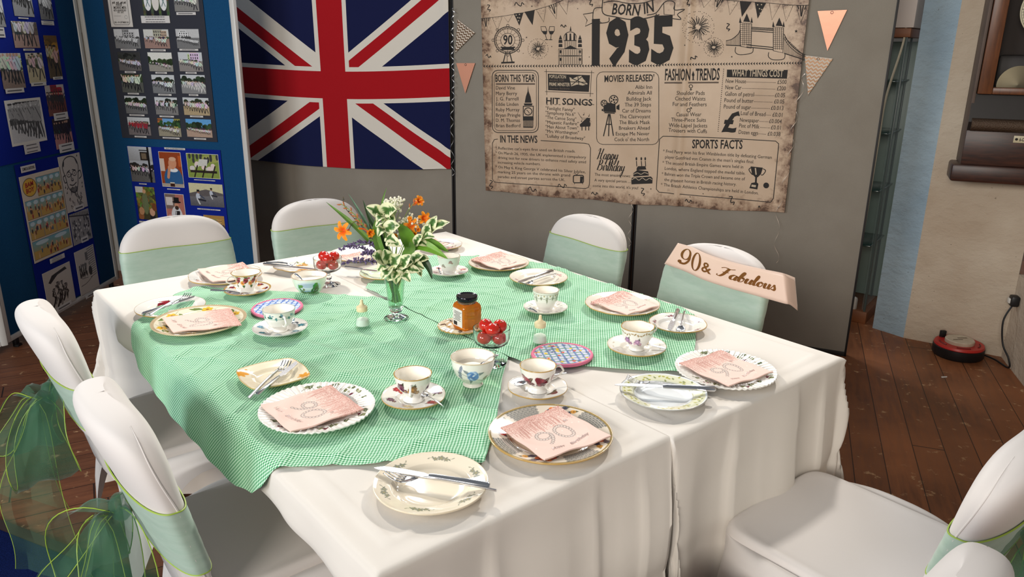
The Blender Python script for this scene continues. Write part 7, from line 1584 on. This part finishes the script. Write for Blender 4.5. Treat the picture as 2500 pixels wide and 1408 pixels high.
# ================================================================== VASE AND FLOWERS
VX, VY = -.346, 2.153
vt = thing('flower_vase', 'flared glass vase on a short foot holding the mixed flowers', 'vase', (VX, VY, GZ))
MB().lathe([(.0005, 0), (.036, 0), (.037, .003), (.030, .008), (.014, .014), (.0125, .019), (.018, .024), (.019, .028), (.017, .031), (.0215, .0355), (.0005, .0365)], 64).build('foot', GLASS, vt)
MB().lathe([(.0215, .036), (.0225, .038), (.0245, .060), (.0285, .105), (.036, .150), (.0385, .160), (.0372, .160), (.0345, .150), (.027, .105), (.0228, .062), (.0200, .040), (.0005, .038)], 64).build('glass_body', THIN, vt)
WAT = thinglass('vase_water', (226, 246, 228))
MB().lathe([(.0005, .0392), (.0196, .0412), (.0222, .062), (.0264, .105), (.0290, .118), (.0005, .118)], 48).build('water', WAT, vt)
GRN = [pbr('blade_green', (86, 124, 50), .45, noise=(18, (110, 150, 66)), Sheen_Weight=.1), pbr('blue_green_blade', (96, 128, 104), .5), pbr('fresh_broad_leaf', (104, 156, 44), .42, noise=(20, (132, 178, 66))), pbr('dark_leaf', (44, 72, 38), .45)]
STEMG = pbr('stem_green', (124, 150, 74), .5); STEMB = pbr('brown_stem', (84, 72, 44), .6); VARI = vcolmat('variegated_leaf', .42, .4)
ORG = vcolmat('crocosmia_petal', .5, .3); LAV = pbr('lavender_bud', (96, 80, 120), .8, noise=(60, (126, 108, 146))); GYP = pbr('gypsophila_white', (236, 232, 214), .8); SEED = pbr('dark_seed_bud', (50, 52, 40), .6); RUST = pbr('rust_bud', (176, 104, 56), .6)
def fp(u, v, dy=0.): return onplane(u, v, (VX, VY+dy, 0), vec(0, 1., 0))
def root(k=0): 
    a = k*2.4; return vec(VX+.010*math.cos(a), VY+.010*math.sin(a), GZ+.052), vec(VX+.022*math.cos(a+2.8), VY+.020*math.sin(a+2.8), GZ+.155)
FC = [0]
def stem_pts(px, dy=0.):
    FC[0] += 1; a, b = root(FC[0]); q = [fp(u, v, dy*(i+1)/len(px)) for i, (u, v) in enumerate(px)]; 
    if (q[0]-b)[2] < .01: return cr([a, q[0]]+q[1:], 8)
    return cr([a, b]+q, 8)
def flower_thing(name, label, cat='flower', group=None): return thing(name, label, cat, (VX, VY, GZ+.05), 0, group)
LOC = vec(VX, VY, GZ+.05)
def rel(P): return [np.array(p)-LOC for p in P]
def leafsurf(path, width, face=None, fold=.25, cols=None, wprof=lambda t: math.sin(math.pi*min(1, t*.97+.03)**.8), nj=7, wave=0.):
    """leaf blade along a 3-D path, its face turned to the viewer side"""
    P = [np.array(p) for p in path]; n = len(P); G, Cc = [], []
    view = np.array(face) if face is not None else vec(.1, -1., .45)
    for i in range(n):
        t = P[min(i+1, n-1)]-P[max(i-1, 0)]; t /= np.linalg.norm(t)+1e-9; s = np.cross(t, view); s /= np.linalg.norm(s)+1e-9; nn = np.cross(s, t); f = i/(n-1); w = width*max(.02, wprof(f)); row, rc = [], []
        for j in range(nj):
            a = 2*j/(nj-1)-1; row.append(P[i]+s*(w*a)+nn*(fold*w*(abs(a)-.3)+wave*math.sin(f*14+a*2)*abs(a)))
            if cols: rc.append(cols(f, a))
        G.append(row); Cc.append(rc)
    return G, Cc
def add_leaf(mb, path, width, face=None, fold=.25, cols=None, **k):
    G, Cc = leafsurf(path, width, face, fold, cols, **k); n0 = len(mb.v); mb.grid(G)
    if cols: mb.c[n0:] = [c for r_ in Cc for c in r_]
# long sword leaves
for i, (px, w_, m_, dy, lb) in enumerate([
 ([(962, 650), (905, 590), (850, 537), (796, 493)], .0075, 0, .02, 'long green sword leaf arching to the far left of the bouquet'),
 ([(950, 640), (915, 580), (880, 520), (850, 472)], .0055, 1, .05, 'blue green sword leaf rising left of the bouquet'),
 ([(948, 630), (925, 570), (902, 530), (886, 488)], .0085, 3, .03, 'dark sword leaf rising left of the white sprays'),
 ([(950, 620), (938, 560), (933, 500), (944, 457)], .0050, 0, .08, 'tallest thin sword leaf at the top of the bouquet'),
 ([(946, 650), (925, 600), (918, 560), (927, 515)], .0125, 0, -.02, 'broad upright sword leaf in the middle of the bouquet'),
 ([(952, 640), (930, 605), (910, 570), (900, 540)], .0060, 3, .0, 'short dark sword leaf among the left stems')]):
    t = flower_thing('sword_leaf', lb, 'leaf', None); P = rel(stem_pts(px, dy)); m = MB(); add_leaf(m, P, w_, fold=.5, wprof=lambda f: .45+.55*math.sin(math.pi*min(1, f*.75+.2)) if f < .75 else max(.03, (1-f)/.25*.9), nj=5); o = m.build('blade', GRN[m_], t)
# crocosmia
def corolla(mb, c, ax, r, rgd, open_=1., base=(228, 92, 24), tip=(250, 164, 30)):
    ax = np.array(ax, float); ax /= np.linalg.norm(ax); u = np.cross(ax, vec(.3, .2, 1)); u /= np.linalg.norm(u); v = np.cross(ax, u)
    mb.tube(rel([np.array(c)-ax*r*.9, np.array(c)]), [r*.09, r*.2], 7, col=base)
    for k in range(6):
        a = 2*PI_*k/6+rgd.random()*.2; d = u*math.cos(a)+v*math.sin(a); p = [np.array(c)+d*r*.1, np.array(c)+d*r*.5*open_+ax*r*.35, np.array(c)+d*r*open_+ax*r*(.55-.35*open_)]
        add_leaf(mb, cr(rel(p), 5), r*.22, face=ax+vec(.01, .02, .0), fold=.3, cols=lambda f, q: tuple(base[i]*(1-f)+tip[i]*f if abs(q) < .7 else tip[i] for i in range(3)), wprof=lambda f: .35+.65*math.sin(math.pi*min(1, f*.9+.05)))
    for k in range(3): mb.tube(rel([np.array(c), np.array(c)+ax*r*.8+u*r*.08*(k-1)]), r*.025, 4, col=(236, 180, 60))
def croco(px, dy, flowers, buds, lb, seed, budmat=None):
    t = flower_thing('crocosmia_stem', lb); P = stem_pts(px, dy); rgd = random.Random(seed); MB().tube(rel(P), [.0022-.0012*i/len(P) for i in range(len(P))], 6).build('stem', STEMG, t)
    for (u, v, r, ax, op_) in flowers:
        c = fp(u, v, dy*.9); m = MB(); corolla(m, c, ax, r, rgd, op_); m.build('flower', ORG, t)
        near = min(P, key=lambda p: np.linalg.norm(p-c)); 
        if np.linalg.norm(near-c) > .012: MB().tube(rel([near, (near+c)/2+vec(0, 0, .004), c-np.array(ax)/np.linalg.norm(ax)*r*.8]), .0011, 5).build('flower_stalk', STEMB, t)
    b = MB(); 
    for k in range(buds):
        f = .98-.045*k; p = P[int(f*(len(P)-1))]; q = P[int(f*(len(P)-1))-2]; d = (p-q)/(np.linalg.norm(p-q)+1e-9); s = (-1)**k; side = np.cross(d, vec(0, 1, 0)); L = .016-.0006*k; e = p+d*L*.7+side*s*L*.55; b.tube(rel([p, (p+e)/2+side*s*.001, e]), [.0012, .0026, .0008], 6)
    if buds: b.build('bud_spike', budmat or RUST, t)
croco([(955, 640), (905, 570), (862, 520), (832, 497)], .0, [(840, 563, .030, (-.4, -1., .1), 1.)], 12, 'crocosmia stem with an open yellow orange star, far left', 1)
croco([(950, 630), (915, 580), (885, 548), (868, 527)], -.02, [(902, 567, .024, (.6, -.8, -.1), .55), (882, 558, .014, (-1, -.3, .2), .3)], 8, 'crocosmia stem with orange funnels left of the middle', 2)
croco([(965, 630), (975, 570), (993, 520), (1012, 494)], .03, [(1020, 492, .027, (.7, -.7, .5), .6)], 3, 'crocosmia stem with the highest orange flower', 3)
croco([(970, 640), (990, 590), (1015, 550), (1030, 535)], .0, [(1034, 532, .025, (.5, -.9, .2), .8), (1005, 549, .023, (-.1, -1., .2), 1.), (1002, 535, .015, (-.2, -.8, .5), .5), (1010, 570, .018, (.3, -1., -.2), .6), (1020, 560, .014, (.5, -.8, 0), .5), (997, 560, .013, (-.5, -.8, 0), .5)], 4, 'crocosmia stem with a cluster of orange flowers on the right', 4)
croco([(966, 650), (968, 610), (970, 590), (968, 580)], -.04, [(966, 577, .016, (-.2, -.9, .4), .5)], 0, 'short crocosmia stem with one small orange flower in the middle', 5)
# seed spike, lavender, gypsophila
def spike(px, dy, lb, name, mat, n, sz, seed, stem=STEMB, spread=.010):
    t = flower_thing(name, lb); P = stem_pts(px, dy); rgd = random.Random(seed); MB().tube(rel(P), .0011, 5).build('stem', stem, t); b = MB(); K0 = int(len(P)*.42)
    for k in range(n):
        i = K0+int((len(P)-1-K0)*k/n); f = k/n; p = P[i]; d = vec(rgd.uniform(-1, 1), rgd.uniform(-1, 1), rgd.uniform(-.6, 1)); d /= np.linalg.norm(d); b.tube(rel([p, p+d*spread*(1.1-.6*f)*.6, p+d*spread*(1.1-.6*f)]), [sz*.5, sz, sz*.4], 5)
    b.build('buds', mat, t)
spike([(940, 640), (895, 612), (858, 600), (828, 610)], -.03, 'lavender sprig reaching the tomato glass on the left', 'lavender_sprig', LAV, 70, .0024, 1, spread=.015)
spike([(945, 635), (910, 600), (878, 590), (850, 602)], .0, 'upper lavender sprig arching left', 'lavender_sprig', LAV, 60, .0024, 2, spread=.015)
spike([(938, 650), (905, 640), (870, 635), (836, 646)], -.04, 'lowest lavender sprig trailing left', 'lavender_sprig', LAV, 60, .0024, 3, spread=.014)
spike([(945, 650), (925, 628), (905, 618), (885, 620)], -.05, 'thick short lavender sprig close to the vase', 'lavender_sprig', LAV, 80, .0028, 6, spread=.017)
spike([(952, 640), (890, 560), (845, 510), (838, 480)], .03, 'thin stem of dark seed buds behind the orange star', 'seed_stem', SEED, 18, .0022, 4, spread=.008)
spike([(954, 640), (920, 600), (885, 570), (866, 522)], .02, 'thin rust coloured bud stem left of the middle', 'seed_stem', RUST, 22, .0020, 5, spread=.012)
def gyp(cl, px, dy, lb, seed, n):
    t = flower_thing('gypsophila_spray', lb); rgd = random.Random(seed); P = stem_pts(px, dy); s = MB(); s.tube(rel(P), .0010, 5); b = MB()
    for k in range(n):
        u, v, ru, rv = cl[k % len(cl)]; c = fp(u+rgd.gauss(0, ru*.5), v+rgd.gauss(0, rv*.5), dy+rgd.gauss(0, .022)); q = P[-1-rgd.randint(0, 8)]; 
        if k % 3 == 0: s.tube(rel([q, (q+c)/2+vec(0, 0, .004), c]), .0005, 4)
        b.ball(np.array(c)-LOC, .0027+.0014*rgd.random(), 7, 5)
    s.build('stems', STEMG, t); b.build('blossoms', GYP, t)['kind'] = 'stuff'
gyp([(958, 492, 20, 12), (970, 500, 22, 14), (945, 505, 18, 12)], [(958, 630), (958, 570), (960, 520)], .05, 'cloud of white gypsophila at the top of the bouquet', 1, 130)
gyp([(992, 540, 18, 20), (1015, 545, 20, 16), (980, 560, 16, 18)], [(965, 640), (985, 590), (1000, 555)], .03, 'white gypsophila among the orange flowers on the right', 2, 110)
# variegated sprigs
def vcol_leaf(rgd):
    ph = rgd.random()*6
    def f(t, a):
        e = abs(a)+.16*math.sin(t*15+ph)*(.5+abs(a))+.10*math.sin(t*31+ph*2); g_ = .56-.38*abs(2*t-.9)
        return (70, 108, 52) if e < g_*.55 else ((98, 136, 72) if e < g_ else (238, 236, 196))
    return f
def varisprig(px, dy, leaves, lb, seed):
    t = flower_thing('variegated_sprig', lb, 'leaf sprig'); rgd = random.Random(seed); P = stem_pts(px, dy); MB().tube(rel(P), .0013, 6).build('stem', STEMG, t)
    for (u, v, u2, v2, w_) in leaves:
        z0 = rgd.uniform(-.02, .015); a, b = fp(u, v, dy+z0*.3), fp(u2, v2, dy+z0-.015); mid = (a+b)/2+vec(0, -.012, .006+.006*rgd.random()); m = MB()
        add_leaf(m, cr(rel([a, mid, a+(b-a)*1.15]), 9), w_*1.3, face=(rgd.uniform(-.5, .5), -1., rgd.uniform(.3, 1.)), fold=rgd.uniform(.15, .5), cols=vcol_leaf(rgd), nj=11, wave=.0015); m.build('leaf', VARI, t)
varisprig([(955, 620), (945, 570), (935, 530), (938, 512)], -.01, [(935, 530, 899, 508, .015), (935, 528, 922, 540, .010), (938, 525, 964, 513, .018), (940, 530, 962, 540, .015), (938, 540, 920, 552, .010)], 'upper variegated sprig with two large cream edged leaves', 11)
varisprig([(960, 630), (945, 590), (938, 560)], -.04, [(942, 565, 972, 552, .015), (940, 560, 925, 575, .010), (942, 580, 966, 590, .013), (944, 590, 975, 600, .014)], 'middle variegated sprig in front of the bouquet', 12)
varisprig([(980, 640), (1015, 600), (1045, 570), (1062, 545)], -.02, [(1048, 565, 1092, 545, .012), (1045, 568, 1064, 532, .012), (1038, 580, 1048, 550, .011), (1030, 585, 1058, 580, .010), (1020, 595, 1042, 600, .010), (1012, 600, 1030, 575, .010), (1055, 560, 1078, 558, .008)], 'variegated sprig reaching up to the right', 13)
varisprig([(958, 655), (945, 640), (930, 625)], -.05, [(940, 640, 912, 625, .017), (945, 645, 925, 660, .015), (950, 640, 940, 612, .014), (955, 650, 975, 625, .016), (955, 655, 935, 678, .014)], 'low variegated sprig spilling over the left rim of the vase', 14)
varisprig([(968, 660), (972, 650), (980, 640)], -.055, [(972, 655, 950, 682, .014), (975, 655, 998, 668, .015), (975, 650, 1005, 640, .014), (970, 660, 968, 690, .013), (980, 650, 1000, 625, .013), (985, 660, 1022, 662, .013), (985, 665, 1000, 685, .011)], 'low variegated sprig spilling over the front of the vase', 15)
varisprig([(975, 650), (1000, 640), (1022, 640)], -.03, [(1000, 645, 1032, 655, .013), (1005, 640, 1030, 625, .012), (1015, 645, 1028, 672, .010), (1020, 640, 1045, 632, .010)], 'low variegated sprig at the right rim of the vase', 16)
# broad plain leaves
for i, (px, w_, m_, dy, lb) in enumerate([
 ([(975, 640), (1000, 600), (988, 568), (968, 545)], .021, 2, -.03, 'broad bright green leaf in the middle of the bouquet'),
 ([(985, 640), (1015, 600), (1050, 605), (1094, 632)], .016, 2, -.04, 'long bright green leaf reaching right over the cup'),
 ([(985, 630), (1020, 590), (1060, 595), (1096, 615)], .014, 2, .0, 'second bright green leaf reaching right, behind the first'),
 ([(985, 640), (1020, 625), (1045, 650), (1055, 682)], .011, 3, -.05, 'dark green leaf hanging down right of the vase'),
 ([(972, 650), (990, 625), (1004, 605), (1000, 590)], .015, 0, -.05, 'mid green leaf folded in the middle of the bouquet')]):
    t = flower_thing('broad_leaf', lb, 'leaf'); P = rel(stem_pts(px, dy)); k0 = int(len(P)*.50); MB().tube(P[:k0+2], .0014, 6).build('stalk', STEMG, t); m = MB(); add_leaf(m, P[k0:], w_, fold=.3, nj=9, wave=.001); m.build('blade', GRN[m_], t)
